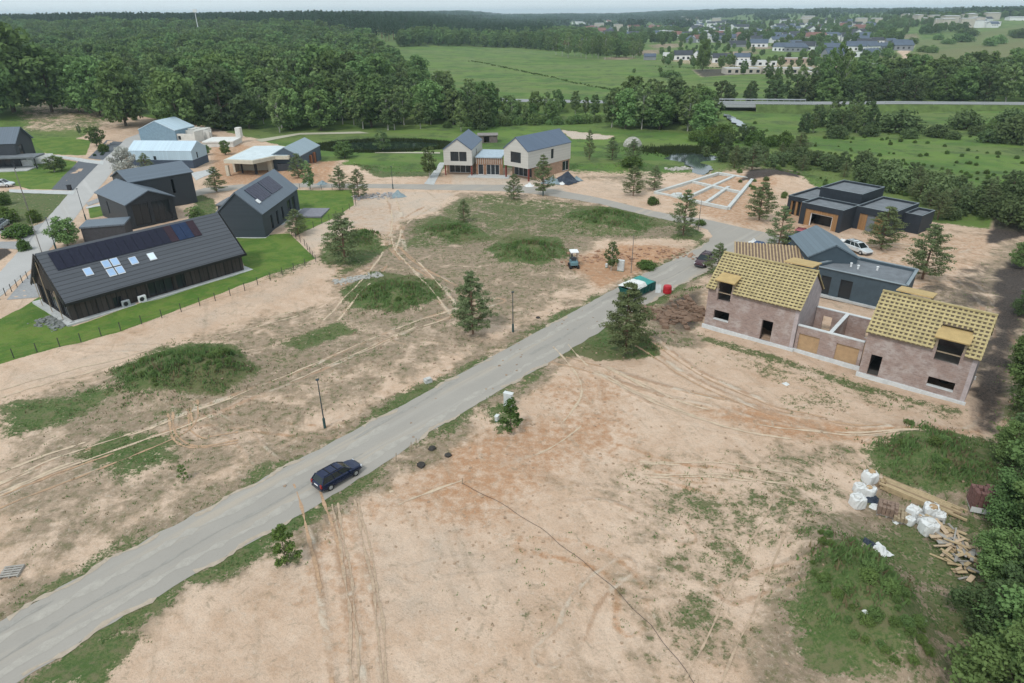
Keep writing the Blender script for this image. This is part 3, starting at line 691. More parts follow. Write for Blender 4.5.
def roof_planes(root, L, D, E, Rz, mats, ov=.25, gov=.25, t=.18, name='roof'):
    b = MB(); sl = (Rz - E) / (D / 2)
    for s in (0, 1):
        y0 = -ov if s == 0 else D + ov
        z0 = E - sl * ov
        if s == 0: q = [(-gov, y0, z0 + t), (L + gov, y0, z0 + t), (L + gov, D / 2, Rz + t), (-gov, D / 2, Rz + t)]
        else: q = [(L + gov, y0, z0 + t), (-gov, y0, z0 + t), (-gov, D / 2, Rz + t), (L + gov, D / 2, Rz + t)]
        b.slab(q, t)
    return b.build(name, mats, root)
def gable_house(name, label, x, y, th, L, D, E, Rz, wm, rm, ops=None, fm=None, gm=None, t=.3, ov=.25, gov=.2, plinth=None, z=0., cat='house', group=None):
    """ops: list of (side, u0, z0, u1, z1, mullions, kind); sides 0:y=0  1:x=L  2:y=D  3:x=0, u runs anticlockwise"""
    root = thing(name, label, cat, (x, y, z), R(th), group)
    b = MB(); cs = [(0, 0), (L, 0), (L, D), (0, D)]; fm = fm or mat('dark_frames', (.03, .03, .035), .5); gm = gm or glass_mat()
    ops = ops or []
    for s in range(4):
        p0, p1 = cs[s], cs[(s + 1) % 4]
        if s in (0, 2): q0, q1, g = p0, p1, None
        else: q0, q1, g = p0, p1, Rz - E
        if s in (0, 2):   # long walls run between the gables
            dx = t if s == 0 else -t; q0 = (p0[0] + dx, p0[1]); q1 = (p1[0] - dx, p1[1])
        o = [(a[1] - (t if s in (0, 2) else 0), a[2], a[3] - (t if s in (0, 2) else 0), a[4]) for a in ops if a[0] == s]
        wall(b, q0, q1, E, t, o, gable=g)
        for a, oo in zip([a for a in ops if a[0] == s], o):
            if a[6] != 'hole': window(root, q0, q1, oo, t, fm, gm, 'door' if a[6] == 'door' else 'window', a[5])
    b.build('walls', wm, root)
    roof_planes(root, L, D, E, Rz, rm, ov, gov)
    if plinth: MB().box(-plinth[0], -plinth[0], -.5, L + plinth[0], D + plinth[0], plinth[1]).build('plinth', paver, root)
    return root
dk = mat('dark_frames', (.03, .03, .035), .5)
slate = seam_mat('slate_metal_roof', (.12, .15, .185), .55, 0, rough=.42, width=.07, dark=.6)
charc = seam_mat('charcoal_cladding', (.045, .052, .062), .35, 0, rough=.5, width=.08, dark=.6)
charc_h = seam_mat('charcoal_boards', (.042, .055, .068), .3, 2, rough=.6, width=.07, dark=.65)
tiles = seam_mat('dark_roof_tiles', (.085, .092, .105), .42, 1, rough=.55, width=.16, dark=.5)
flatroof = mat('grey_roof_membrane', (.16, .175, .19), .8, .22, .8)
solar = seam_mat('solar_cells', (.014, .018, .035), 1.15, 0, rough=.28, width=.04, dark=3.0, axis2=1, period2=.9, depth=.1, spec=.5, var=.4)

# --- black barn house with the long solar array
def barn():
    x, y, th, L, D, E, Rz = -53.1, 72.8, 50.6, 22.7, 9.9, 2.9, 7.5
    sl = (Rz - E) / (D / 2)
    wood = seam_mat('dark_timber_boards', (.050, .040, .036), .6, 0, rough=.7, width=.1, dark=.35, var=.45)
    ops = [(0, u, .25, u + w_, 2.4, m_, 'window') for u, w_, m_ in ((9.3, 3.2, 2), (13.0, 1.2, 1))] + [(0, 4.9, .2, 5.9, 1.5, 1, 'window')]
    ops += [(3, .8, .2, 2.6, 3, 2, 'window'), (3, 3.4, .2, 6.5, 3, 3, 'window'), (3, 7.2, .2, 9.1, 3, 2, 'window')]
    ops = [(a[0], a[1], a[2], a[3], min(a[4], 2.7), a[5], a[6]) for a in ops]
    r = gable_house('barn_house', 'long black barn house with a row of solar panels on its tiled roof', x, y, th, L, D, E, Rz, wood, tiles, ops, plinth=(.9, .12), ov=.5, gov=.3)
    def onroof(u, v, h):   # v: distance from the eave up the slope in plan
        return (u, v, E + sl * v + .2 + h)
    def plate(name, u0, u1, v0, v1, h, mm, parent, t=.06): return MB().slab([onroof(u0, v0, h), onroof(u1, v0, h), onroof(u1, v1, h), onroof(u0, v1, h)], t).build(name, mm, parent)
    for i in range(17):
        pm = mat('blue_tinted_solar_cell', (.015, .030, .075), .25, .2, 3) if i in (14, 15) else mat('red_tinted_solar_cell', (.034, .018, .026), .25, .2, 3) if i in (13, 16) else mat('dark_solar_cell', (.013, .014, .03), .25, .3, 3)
        plate('solar_panel', .9 + i * 1.07, .9 + i * 1.07 + 1.03, 2.7, 4.6, .12, pm, r)
    wh = mat('pale_frame', (.6, .62, .64), .5)
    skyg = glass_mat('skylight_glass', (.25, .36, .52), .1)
    for (u, v) in ((3.3, 1.45), (5.6, .8), (6.65, .8), (5.6, 1.75), (6.65, 1.75), (8.7, 1.4), (11.0, 1.35)):
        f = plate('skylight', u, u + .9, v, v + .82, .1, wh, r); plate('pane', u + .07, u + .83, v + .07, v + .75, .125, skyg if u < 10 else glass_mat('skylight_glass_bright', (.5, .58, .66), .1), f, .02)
    for i in range(19):   # upright battens on the long wall
        MB().box(.6 + i * 1.2, -.06, .15, .72 + i * 1.2, -.003, E - .1).build('batten', mat('black_trim', (.02, .02, .02), .6), r)
    for u in (1.5, 4.9, 8.2):
        MB().box(-.5 - .06, u, .1, -.5, u + .12, 2.5 + min(u, D - u) * sl * .9).build('gable_post', mat('pale_timber', (.38, .29, .20), .7), r)
    for s in (0, 1):
        yy = -.5 if s == 0 else D + .5
        for xx in (-.52, L + .42): MB().slab([(xx, yy, E - sl * .5 + .22), (xx + .1, yy, E - sl * .5 + .22), (xx + .1, D / 2, Rz + .22), (xx, D / 2, Rz + .22)], .3).build('verge_trim', mat('black_trim', (.02, .02, .02)), r)
    MB().box(-.52, -.62, E - .62, L + .52, -.5, E - .3).build('gutter', mat('black_trim', (.02, .02, .02)), r)
    for u, mm in ((5.6, mat('grey_unit', (.35, .38, .4), .5)), (7.6, mat('white_unit', (.75, .76, .76), .5))):
        h = MB().bbox(u, -.75, .15, u + .95, -.35, .95, .04).build('heat_pump', mm, r)
        MB().tube((u + .38, -.78, .55), (u + .38, -.752, .55), .28, n=14).build('fan', dk, h)
barn()
# --- twin gabled dark house
def twin():
    vents = mat('weathered_dark_boards', (.055, .055, .062), .7, .25, 3)
    r = gable_house('dark_gabled_house', 'dark twin gabled house with a glazed front behind the long barn house', -60.4, 117.3, 138, 13.3, 8.0, 4.3, 6.0, charc, slate,
        [(3, .9, .3, 3.6, 4.0, 2, 'window'), (3, 4.2, .3, 7.2, 4.0, 3, 'window'), (2, 4.0, 1.2, 4.6, 3.4, 1, 'window')], ov=.3, gov=.5)
    th = R(138); 
    # rear volume, placed in the same house
    c, s = math.cos(-th), math.sin(-th)
    dx, dy = -69.7 + 60.4, 121.2 - 117.3; lx, ly = dx * c - dy * s, dx * s + dy * c; a = R(48.7 - 138)
    def blk(L, D, E, Rz, lx, ly, a, wm, rm, nm, zflat=False):
        M_ = Matrix.Translation((lx, ly, 0)) @ Matrix.Rotation(a, 4, 'Z')
        b = MB()
        if zflat: b.box(0, 0, 0, L, D, E)
        else:
            wall(b, (.3, 0), (L - .3, 0), E, .3, [(7, 2.6, 7.5, 5.2)]); wall(b, (L, 0), (L, D), E, .3, gable=Rz - E); wall(b, (L - .3, D), (.3, D), E, .3); wall(b, (0, D), (0, 0), E, .3, gable=Rz - E)
        o = b.build(nm, wm, r); o.data.transform(M_)
        b = MB()
        if zflat: b.box(-.15, -.15, E, L + .15, D + .15, E + .25)
        else:
            sl = (Rz - E) / (D / 2)
            b.slab([(-.3, -.3, E - .3 * sl + .18), (L + .3, -.3, E - .3 * sl + .18), (L + .3, D / 2, Rz + .18), (-.3, D / 2, Rz + .18)], .18)
            b.slab([(L + .3, D + .3, E - .3 * sl + .18), (-.3, D + .3, E - .3 * sl + .18), (-.3, D / 2, Rz + .18), (L + .3, D / 2, Rz + .18)], .18)
        o = b.build(nm.replace('walls', 'roof'), rm, r); o.data.transform(M_)
    blk(11.5, 8.0, 5.9, 7.4, lx, ly, a, charc, slate, 'rear_walls')
    dx, dy = -69.2 + 60.4, 103.3 - 117.3; lx, ly = dx * c - dy * s, dx * s + dy * c
    blk(6.3, 4.3, 2.6, 2.6, lx, ly, R(16.1 - 138), vents, slate, 'garage_walls', True)
twin()
# --- dark house with two solar arrays on the lawn
def solar_house():
    x, y, th, L, D, E, Rz = -40.7, 105.9, 87.7, 17.5, 7.6, 4.1, 7.5
    r = gable_house('solar_house', 'charcoal gabled house with two solar arrays on its slope, standing on the bright lawn', x, y, th, L, D, E, Rz, charc_h, slate,
        [(0, 3.2, .5, 4.1, 2.9, 1, 'window'), (0, 5.8, .5, 6.7, 2.9, 1, 'window'), (0, 8.4, .5, 9.3, 2.9, 1, 'window'), (0, 11.5, .15, 13.2, 3.2, 2, 'door'), (0, 14.0, .15, 15.6, 3.2, 2, 'window'), (3, 5.2, .4, 5.9, 2.2, 1, 'window')][:5], plinth=(.35, .1))
    sl = (Rz - E) / (D / 2); f = lambda u, v, h: (u, v, E + sl * v + .2 + h)
    for a in (2.6, 8.2):
        q = MB().slab([f(a, 1.0, .1), f(a + 5.2, 1.0, .1), f(a + 5.2, 3.3, .1), f(a, 3.3, .1)], .06).build('solar_array', mat('dark_solar_cell', (.013, .014, .03)), r)
        for i in range(6):
            MB().slab([f(a + .85 * i + .02 + .0, 1.03, .115), f(a + .85 * i + .82, 1.03, .115), f(a + .85 * i + .82, 3.27, .115), f(a + .85 * i + .02, 3.27, .115)], .012).build('solar_panel', mat('violet_solar_cell', (.035, .035, .065), .22, .3, 2), q)
    MB().slab([f(2.0, .9, .2), f(2.9, .9, .2), f(2.9, 1.5, .2), f(2.0, 1.5, .2)], .1).build('roof_hatch', mat('white_unit', (.75, .76, .76)), r)
    MB().box(12.5, -5.5, -.1, 18.3, -.4, .16).build('terrace', mat('terrace_boards', (.20, .20, .23), .6, .2, 3), r)
    MB().box(9.5, D + .05, 0, 14.5, D + 4.2, 2.9).build('annex', charc_h, r)
    MB().box(9.3, D + .05, 2.9, 14.7, D + 4.4, 3.15).build('annex_roof', flatroof, r)
solar_house()
# --- light blue metal building and its blue neighbour
pb = seam_mat('pale_blue_metal', (.42, .55, .64), .5, 0, rough=.45, width=.08, dark=.8)
pbr = seam_mat('pale_blue_roof', (.50, .62, .70), .5, 0, rough=.4, width=.07, dark=.8)
r = gable_house('metal_clad_house', 'low pale blue metal clad house with dark base by the street', -92.7, 163.8, -4.6, 16, 7.2, 3.9, 5.7, pb, pbr, [(1, 2.2, 2.0, 2.9, 3.4, 1, 'window'), (0, 1, 1.9, 1.6, 2.7, 1, 'window'), (0, 6.2, 1.9, 6.9, 2.8, 1, 'window')], ov=.05, gov=.05)
MB().box(-.05, -.06, 0, 16.05, -.003, 1.9).box(16.003, -.06, 0, 16.06, 7.2, 1.9).build('base_cladding', mat('dark_blue_base', (.055, .075, .11), .6, .2, 3), r)
p = at0(143, 143)
gable_house('blue_gabled_house', 'blue gabled building with pale ridged roof behind the pale blue metal house', p.x, p.y + 1, -12, 9.0, 12, 3.5, 6.0, mat('blue_board', (.20, .30, .38), .6), pbr, [(0, 1.2, .4, 2.4, 2.3, 1, 'window')], ov=.1, gov=.1)
E_ = bpy.data.objects
# its gable faces the camera: turn the ridge away from the viewer
o = [q for q in E_ if q.name == 'blue_gabled_house'][0]; o.rotation_euler.z = R(78); o.location = (p.x + 10.5, p.y - 1, 0)
# --- white precast walls under construction
def precast():
    wm = mat('white_concrete', (.62, .61, .57), .8, .12, 1.2); a = at0(175, 143); 
    r = thing('concrete_shell', 'roofless white concrete house shell under construction at the forest edge', 'house', (a.x, a.y, 0), R(-6))
    for i, (x0, y0, x1, y1, h) in enumerate([(0, 0, 7, 0, 2.6), (0, 0, -1, 9, 3.2), (7, 0, 6.8, 4, 2.8), (1, 4, 9, 3.5, 3), (-1, 9, 6, 10, 3), (6, 10, 9, 4, 2.4), (3, 4, 3, 9, 2.6), (7.2, -1.2, 7.6, 3, 3.4), (-2.0, 5, 2.5, 5.2, 3.3)]):
        b = MB(); wall(b, (x0, y0), (x1, y1), h, .28, [(1.2, .9, 2.2, 2.0)] if i % 2 == 0 and i < 6 else []); b.build('wall_panel', wm, r)
    b = MB(); b.slab([(-.8, 5.2, 3.4), (3.2, 5.0, 3.1), (3.6, 9.2, 3.1), (-1, 9.4, 3.5)], .2).slab([(3.6, 4.4, 3.0), (7.6, 4.2, 3.3), (7.3, 7.5, 3.3), (3.6, 8, 3.0)], .2); b.build('ceiling_slab', wm, r)
    a = at0(204, 148)
    r = thing('concrete_garage', 'flat white concrete slab building under construction right of the white shell', 'building', (a.x, a.y, 0), R(2))
    MB().box(0, 0, 0, 8.2, 7.5, 1.4).build('walls', wm, r); MB().box(-.2, -.2, 1.4, 8.4, 7.7, 1.75).build('slab', mat('pale_slab', (.66, .66, .63), .8, .1, 1), r)
    MB().box(7.2, 6, 1.75, 8.6, 7.9, 4.4).build('chimney', wm, r)
precast()
# --- pale flat roofed house under construction with dark gabled wing
def flat_pale():
    x, y, th = -65.5, 153.5, -2.3; L, D, E = 6.4, 17.8, 3.7
    pm = mat('cream_plaster', (.56, .52, .42), .8, .1, 1.5)
    r = thing('cream_flat_house', 'unfinished cream house with white flat roof and an open front', 'house', (x, y, 0), R(th))
    b = MB(); b.box(0, 0, 0, .7, .7, 2.3).box(0, 4, 0, .5, D, 2.9).box(.5, D - .4, 0, L, D, 2.9).box(8.3, 4.2, 0, 9.3, 5.3, 2.9).box(.5, 6, 0, 9.3, 6.3, 2.9); b.build('walls', pm, r)
    b = MB(); top = [(0, 0), (7.2, -1.2), (10.3, 4.4), (13.5, 4.4), (13.5, 14), (6, D + .5), (0, D)]
    v = [(*q, 2.9) for q in top] + [(*q, 3.7) for q in top]; n = len(top)
    b.add(v, [tuple(range(n - 1, -1, -1))] + [(i, (i + 1) % n, n + (i + 1) % n, n + i) for i in range(n)]); b.add([(*q, 3.69) for q in top], [tuple(range(n))])
    b.build('fascia', pm, r)
    inner = [(.5, .6), (6.9, -.5), (10.0, 4.9), (13.0, 4.9), (13.0, 13.6), (6, D), (.5, D - .5)]
    MB().add([(*q, 3.72) for q in inner], [tuple(range(n))]).build('roof_membrane', mat('white_membrane', (.55, .62, .64), .7, .1, .6), r)
    MB().box(6.0, 1.8, 0, 6.5, 2.3, 2.9).box(2.4, 3, 0, 2.7, 3.3, 2.9).build('column', dk, r)
    MB().box(10.35, 4.5, 0, 14.0, 7, 1.8).build('dark_bay', charc, r)
    f = gable_house('dark_gabled_wing', 'windowless dark gabled building with grey metal roof beside the cream flat house', -49.4, 158.3, 85.6, 13.8, 7.3, 3.4, 5.3, mat('slate_blue_render', (.075, .10, .13), .7, .12), seam_mat('grey_metal_roof', (.25, .32, .36), .5, 0, rough=.4, width=.07, dark=.75),
        [(0, 6.5, .2, 8.0, 2.6, 1, 'hole'), (0, 9.2, .2, 10.6, 2.6, 1, 'window')], ov=.1, gov=.1)
    wd = mat('rusty_timber', (.28, .12, .06), .8, .3, 2)
    MB().box(5.6, -.5, 0, 6.3, -.003, 2.6).box(8.2, -.4, 0, 9.0, -.003, 2.8).build('timber_cladding', wd, f)
flat_pale()
# --- far left dark house
def left_house():
    q = at0(19, 168); th = R(8)
    r = gable_house('dark_porch_house', 'dark tall gabled house with a flat porch roof at the left edge', q.x - 15, q.y - 1, 8, 15, 8.5, 5.6, 8.8, charc, slate, [(1, 1.6, .4, 3.6, 5.0, 1, 'window'), (0, 9, .4, 13, 2.4, 3, 'window')], ov=.2, gov=.5)
    wt = mat('white_unit', (.75, .76, .76))
    MB().box(3, -3.4, 2.6, 20.5, 1.5, 2.95).build('porch_roof', flatroof, r)
    for u in (4, 9.5, 15.2, 20): MB().box(u, -3.2, 0, u + .2, -3.0, 2.6).build('porch_post', dk, r)
    MB().box(15.1, 3.0, .05, 21.5, 3.3, 2.5).box(15.1, .5, .05, 17.5, .9, 1.6).build('side_wall', wt, r)
    MB().box(2, -5.5, -.1, 19, -.1, .2).build('terrace', paver, r)
left_house()
# --- white house of two gabled volumes
def white_house():
    wb = seam_mat('pale_boards', (.52, .50, .46), .28, 2, rough=.7, width=.08, dark=.85)
    wood = mat('brown_cladding', (.28, .16, .10), .7, .25, 2); red = mat('oxide_red_steel', (.20, .04, .03), .6)
    navy = seam_mat('blue_slate_roof', (.10, .135, .19), .5, 0, rough=.5, width=.08, dark=.75)
    r = thing('white_gabled_house', 'unfinished white house of two gabled volumes joined by a low glazed link', 'house', (-8.7, 151.2, 0), R(82))
    def vol(x, y, th, L, D, E, Rz, zb, ops, ops_low, inset0, nm):
        M_ = Matrix.Rotation(-R(82), 4, 'Z') @ Matrix.Translation((x + 8.7, y - 151.2, 0)) @ Matrix.Rotation(R(th), 4, 'Z')
        made = []
        b = MB(); t = .3
        for s, (p0, p1) in enumerate([((t, 0), (L - t, 0)), ((L, 0), (L, D)), ((L - t, D), (t, D)), ((0, D), (0, 0))]):
            oo = [(a[1], a[2], a[3], a[4]) for a in ops if a[0] == s]
            b2 = MB(); wall(b2, p0, p1, E, t, oo, z0=zb, gable=(Rz - E) if s in (1, 3) else None); b.add(b2.v, b2.f)
            for a in [a for a in ops if a[0] == s]:
                before = set(bpy.data.objects); window(r, p0, p1, a[1:5], t, dk, glass_mat(), 'window', a[5]); made += [o for o in set(bpy.data.objects) - before]
        b.box(t, t, zb, L - t, D - t, zb + .15)
        made.append(b.build('upper_walls', wb, r))
        b = MB()
        for s, (p0, p1) in enumerate([((inset0, .15), (L - .2, .15)), ((L - .2, .15), (L - .2, D - .15)), ((L - .2, D - .15), (inset0, D - .15)), ((inset0, D - .15), (inset0, .15))]):
            oo = [(a[1], a[2], a[3], a[4]) for a in ops_low if a[0] == s]; wall(b, p0, p1, zb - .003, .25, oo)
            for a in [a for a in ops_low if a[0] == s]:
                before = set(bpy.data.objects); window(r, p0, p1, a[1:5], .25, mat('pale_frame', (.6, .62, .64)), glass_mat(), 'window', a[5]); made += [o for o in set(bpy.data.objects) - before]
        made.append(b.build('ground_floor_walls', mat('raw_brown_wall', (.36, .24, .17), .85, .2, 2), r))
        for yy in (.1, D - .35): made.append(MB().box(.3, yy, 0, .6, yy + .25, zb).build('pillar', red, r))
        b = MB(); sl = (Rz - E) / (D / 2)
        b.slab([(-.15, -.12, E - .12 * sl + .2), (L + .15, -.12, E - .12 * sl + .2), (L + .15, D / 2, Rz + .2), (-.15, D / 2, Rz + .2)], .2)
        b.slab([(L + .15, D + .12, E - .12 * sl + .2), (-.15, D + .12, E - .12 * sl + .2), (-.15, D / 2, Rz + .2), (L + .15, D / 2, Rz + .2)], .2)
        made.append(b.build('roof', navy, r))
        for o in made:
            if o.type == 'MESH' and not o.get('moved'): o.data.transform(M_)
    vol(-8.7, 151.2, 82, 13.3, 6.5, 5.8, 8.1, 2.4, [(3, 1.6, 3.3, 3.5, 5.4, 2), (3, 3.6, 3.3, 5.3, 5.4, 2), (0, 5, 3.2, 5.9, 5.2, 1)], [(3, .6, .3, 5.6, 2.1, 4)], 2.2, 'a')
    vol(3.8, 145.1, 48.2, 15.2, 7.1, 6.4, 9.0, 2.8, [(3, 2.0, 3.7, 5.0, 6.0, 1), (0, 7.6, 3.8, 8.6, 5.9, 1)], [(3, .6, .3, 5.8, 2.3, 4), (0, 9.8, .3, 12.5, 2.5, 2)], 2.6, 'b')
    M_ = Matrix.Rotation(-R(82), 4, 'Z') @ Matrix.Translation((-7.9 + 8.7, 152.6 - 151.2, 0)) @ Matrix.Rotation(R(-8.4), 4, 'Z')
    b = MB(); wall(b, (0, 0), (6.2, 0), 3.9, .3, [(.5, .1, 1.7, 2.4), (2.4, .1, 5.4, 2.4)]); o1 = b.build('link_walls', wood, r); o1.data.transform(M_)
    for op, n in (((.5, .1, 1.7, 2.4), 1), ((2.4, .1, 5.4, 2.4), 3)):
        before = set(bpy.data.objects); window(r, (0, 0), (6.2, 0), op, .3, mat('white_unit', (.75, .76, .76)), glass_mat(), 'door', n)
        for o in set(bpy.data.objects) - before: o.data.transform(M_)
    b = MB()
    for i in range(13): b.box(.1 + i * .48, -.08, 2.5, .2 + i * .48, -.003, 3.8)
    b.build('slatted_band', mat('pale_board_strip', (.5, .47, .43), .7), r).data.transform(M_)
    MB().box(-.1, -.3, 3.9, 6.0, 9, 4.15).build('link_roof', mat('pale_metal_sheet', (.36, .44, .50), .5), r).data.transform(M_)
    MB().box(-1.5, -3, -.1, 8, .0, .12).build('step', paver, r).data.transform(M_)
white_house()
# --- black cubic house with timber soffits
def cubic():
    blk = mat('black_render', (.028, .035, .045), .55, .15, 1.5); par = mat('grey_coping', (.22, .26, .28), .5)
    wd = seam_mat('honey_timber_boards', (.34, .19, .085), .18, 0, rough=.65, width=.12, dark=.5, var=.35)
    X, Y, TH = 49.9, 111.6, R(-51)
    r = thing('black_cubic_house', 'black flat roofed house of stacked boxes with honey timber panels, right of the junction', 'house', (X, Y, 0), TH)
    c, s = math.cos(-TH), math.sin(-TH)
    def loc(x, y): dx, dy = x - X, y - Y; return dx * c - dy * s, dx * s + dy * c
    def volume(x0, y0, x1, y1, h, front=None, z0=0.):
        b = MB(); t = .3; fo = front or []
        for si, (p0, p1) in enumerate([((x0 + t, y0), (x1 - t, y0)), ((x1, y0), (x1, y1)), ((x1 - t, y1), (x0 + t, y1)), ((x0, y1), (x0, y0))]):
            wall(b, p0, p1, h, t, fo if si == 0 else [], z0=z0)
        b.build('walls', blk, r)
        cp = MB().box(x0 - .02, y0 - .02, h + .003, x1 + .02, y0 + .1, h + .05).box(x0 - .02, y1 - .1, h + .003, x1 + .02, y1 + .02, h + .05).box(x0 - .02, y0 + .1, h + .003, x0 + .1, y1 - .1, h + .05).box(x1 - .1, y0 + .1, h + .003, x1 + .02, y1 - .1, h + .05); cp.build('coping', par, r)
        MB().box(x0 + t, y0 + t, h - .45, x1 - t, y1 - t, h - .3).build('flat_roof', flatroof, r)
    volume(-.1, 0, 7.2, 5.6, 3.8, [(.9 - .3, 0, 6.6 - .3, 2.9)])
    for u0, u1 in ((.6, 1.7), (5.6, 6.6)): MB().box(u0, .12, 0, u1, .3, 2.9).build('timber_panel', wd, r)
    MB().box(1.7, .12, 2.35, 5.6, .3, 2.9).build('timber_panel', wd, r)
    MB().box(1.7, .3, 0, 1.85, .42, 2.35).box(5.45, .3, 0, 5.6, .42, 2.35).box(1.85, .3, 2.2, 5.45, .42, 2.35).build('opening_frame', mat('white_unit', (.75, .76, .76)), r)
    MB().box(1.85, 2.0, 0, 5.45, 2.05, 2.2).build('inner_pane', glass_mat(), r)
    lx, ly = loc(50.2, 119.3)
    volume(-4.9, 4.2, -.15, 14, 3.4, [(.3, 0, 4.0, 2.6)])
    for i in range(4): MB().box(-4.4 + i * 1.0, 4.35, 0, -4.0 + i * 1.0, 4.6, 2.6).build('timber_panel', wd, r)
    MB().box(-4.4, 4.65, 0, -.5, 4.7, 2.6).build('inner_pane', glass_mat(), r)
    ux, uy = loc(55.1, 117.1)
    volume(ux, uy, ux + 7.4, uy + 8.3, 5.1, z0=3.0)
    wx, wy = loc(57.9, 108.5)
    volume(7.25, wy, wx + 5.8, wy + 9.6, 3.9, [(.5, 0, 4.6, 2.8)])
    for u0, u1 in ((7.9, 9.3), (10.6, 12.0)): MB().box(u0, wy + .12, 0, u1, wy + .3, 2.8).build('timber_panel', wd, r)
    MB().box(9.3, wy + .2, 0, 10.6, wy + .3, 2.8).build('door', mat('grey_door', (.16, .18, .2), .4), r)
    volume(wx + 5.85, wy + 4.5, wx + 8.5, wy + 9.5, 3.2)
cubic()
# --- charcoal house: gable and flat wing behind the brick houses
def charcoal():
    gr = mat('slate_render', (.060, .085, .105), .65, .14, 1.2); sh = seam_mat('blue_grey_shingle', (.135, .175, .205), .45, 1, rough=.7, width=.1, dark=.85, var=.12)
    r = gable_house('charcoal_house', 'charcoal house with a grey gable and a long flat roofed wing behind the brick houses', 40.1, 91.0, -96.9, 8.7, 6.1, 4.2, 5.8, gr, sh, [], ov=.25, gov=.15)
    TH = R(-96.9); c, s = math.cos(-TH), math.sin(-TH)
    def loc(p): dx, dy = p.x - 40.1, p.y - 91.0; return Vector((dx * c - dy * s, dx * s + dy * c))
    z = 3.7
    q = [loc(at0(811, 265, z)), loc(at0(907, 285.7, z)), loc(at0(917.5, 269.5, z)), loc(at0(853, 256, z))]
    b = MB(); t = .3
    cs = q
    # front wall with two tall openings
    L = (q[1] - q[0]).length
    ops = [(L * .14, .1, L * .25, 2.7), (L * .35, .1, L * .48, 2.7)]
    wall(b, q[0], q[1], z, t, ops); 
    for a_, c_ in ((1, 2), (2, 3), (3, 0)): wall(b, q[a_], q[c_], z, t)
    b.build('wing_walls', gr, r)
    for o_ in ops: window(r, q[0], q[1], o_, t, dk, glass_mat(), 'door', 1)
    ce = sum(q, Vector((0, 0))) / 4; ins = [ce + (p - ce) * .955 for p in q]
    b = MB(); v = [(*p, z - .3) for p in ins]; b.add(v, [(0, 1, 2, 3)]); b.build('wing_roof', flatroof, r)
    b = MB()
    for i in range(4): b.obox(ce + (q[i] - ce) * 1.0, ce + (q[(i + 1) % 4] - ce) * 1.0, .36, .07, z + .003)
    b.build('coping', mat('grey_coping', (.22, .26, .28), .5), r)
    for (u, v_) in ((.25, .5), (.36, .45), (.55, .6)):
        p = q[0].lerp(q[1], u).lerp(q[3].lerp(q[2], u), v_); MB().lathe([(.12, z - .3), (.12, z + .12), (.17, z + .13), (.17, z + .22)], 8, (p.x, p.y, 0)).build('roof_vent', mat('white_unit', (.75, .76, .76)), r)
    b = MB(); b.obox(q[0] + (q[0] - ce).normalized() * .5 , q[1], .6, .25, -.02); b.build('plinth', paver, r)
charcoal()
# --- the two brick houses under construction
def brick_mat():
    t = NT('pinkish_block_masonry'); o = t.obj(); sp = t.n('ShaderNodeSeparateXYZ'); t.put(sp.inputs[0], o)
    cb = t.n('ShaderNodeCombineXYZ'); t.put(cb.inputs[0], t.math('ADD', sp.outputs[0], sp.outputs[1])); t.put(cb.inputs[1], sp.outputs[2])
    br = t.n('ShaderNodeTexBrick'); br.inputs['Scale'].default_value = 1; br.inputs['Brick Width'].default_value = .4; br.inputs['Row Height'].default_value = .2
    br.inputs['Mortar Size'].default_value = .018; br.inputs['Color1'].default_value = (.36, .26, .225, 1); br.inputs['Color2'].default_value = (.30, .22, .195, 1); br.inputs['Mortar'].default_value = (.35, .29, .265, 1)
    t.put(br.inputs['Vector'], cb.outputs[0]); n = t.noise(.7, 5, .65)
    col = t.mix(t.step(n, .42, .68), br.outputs['Color'], (.45, .385, .36)); n2 = t.noise(1.8, 5, .7, sc3=(1, 1, 2.5, 0)); col = t.mix(t.math('MULTIPLY', t.step(n2, .48, .64), .6), col, (.23, .165, .15))
    t.bump(br.outputs['Fac'], .2, .02); return t.out(col, .9)
BR = brick_mat()
BRW = mat('limewashed_masonry', (.44, .38, .38), .9, .2, 1.6, bump=.2)
fresh = mat('fresh_yellow_timber', (.42, .345, .175), .8, .22, 1.5)
fresh2 = mat('raw_timber_sheet', (.46, .33, .15), .75, .14, 1.2)
under = mat('dark_roof_foil', (.13, .10, .07), .9, .2, 1)
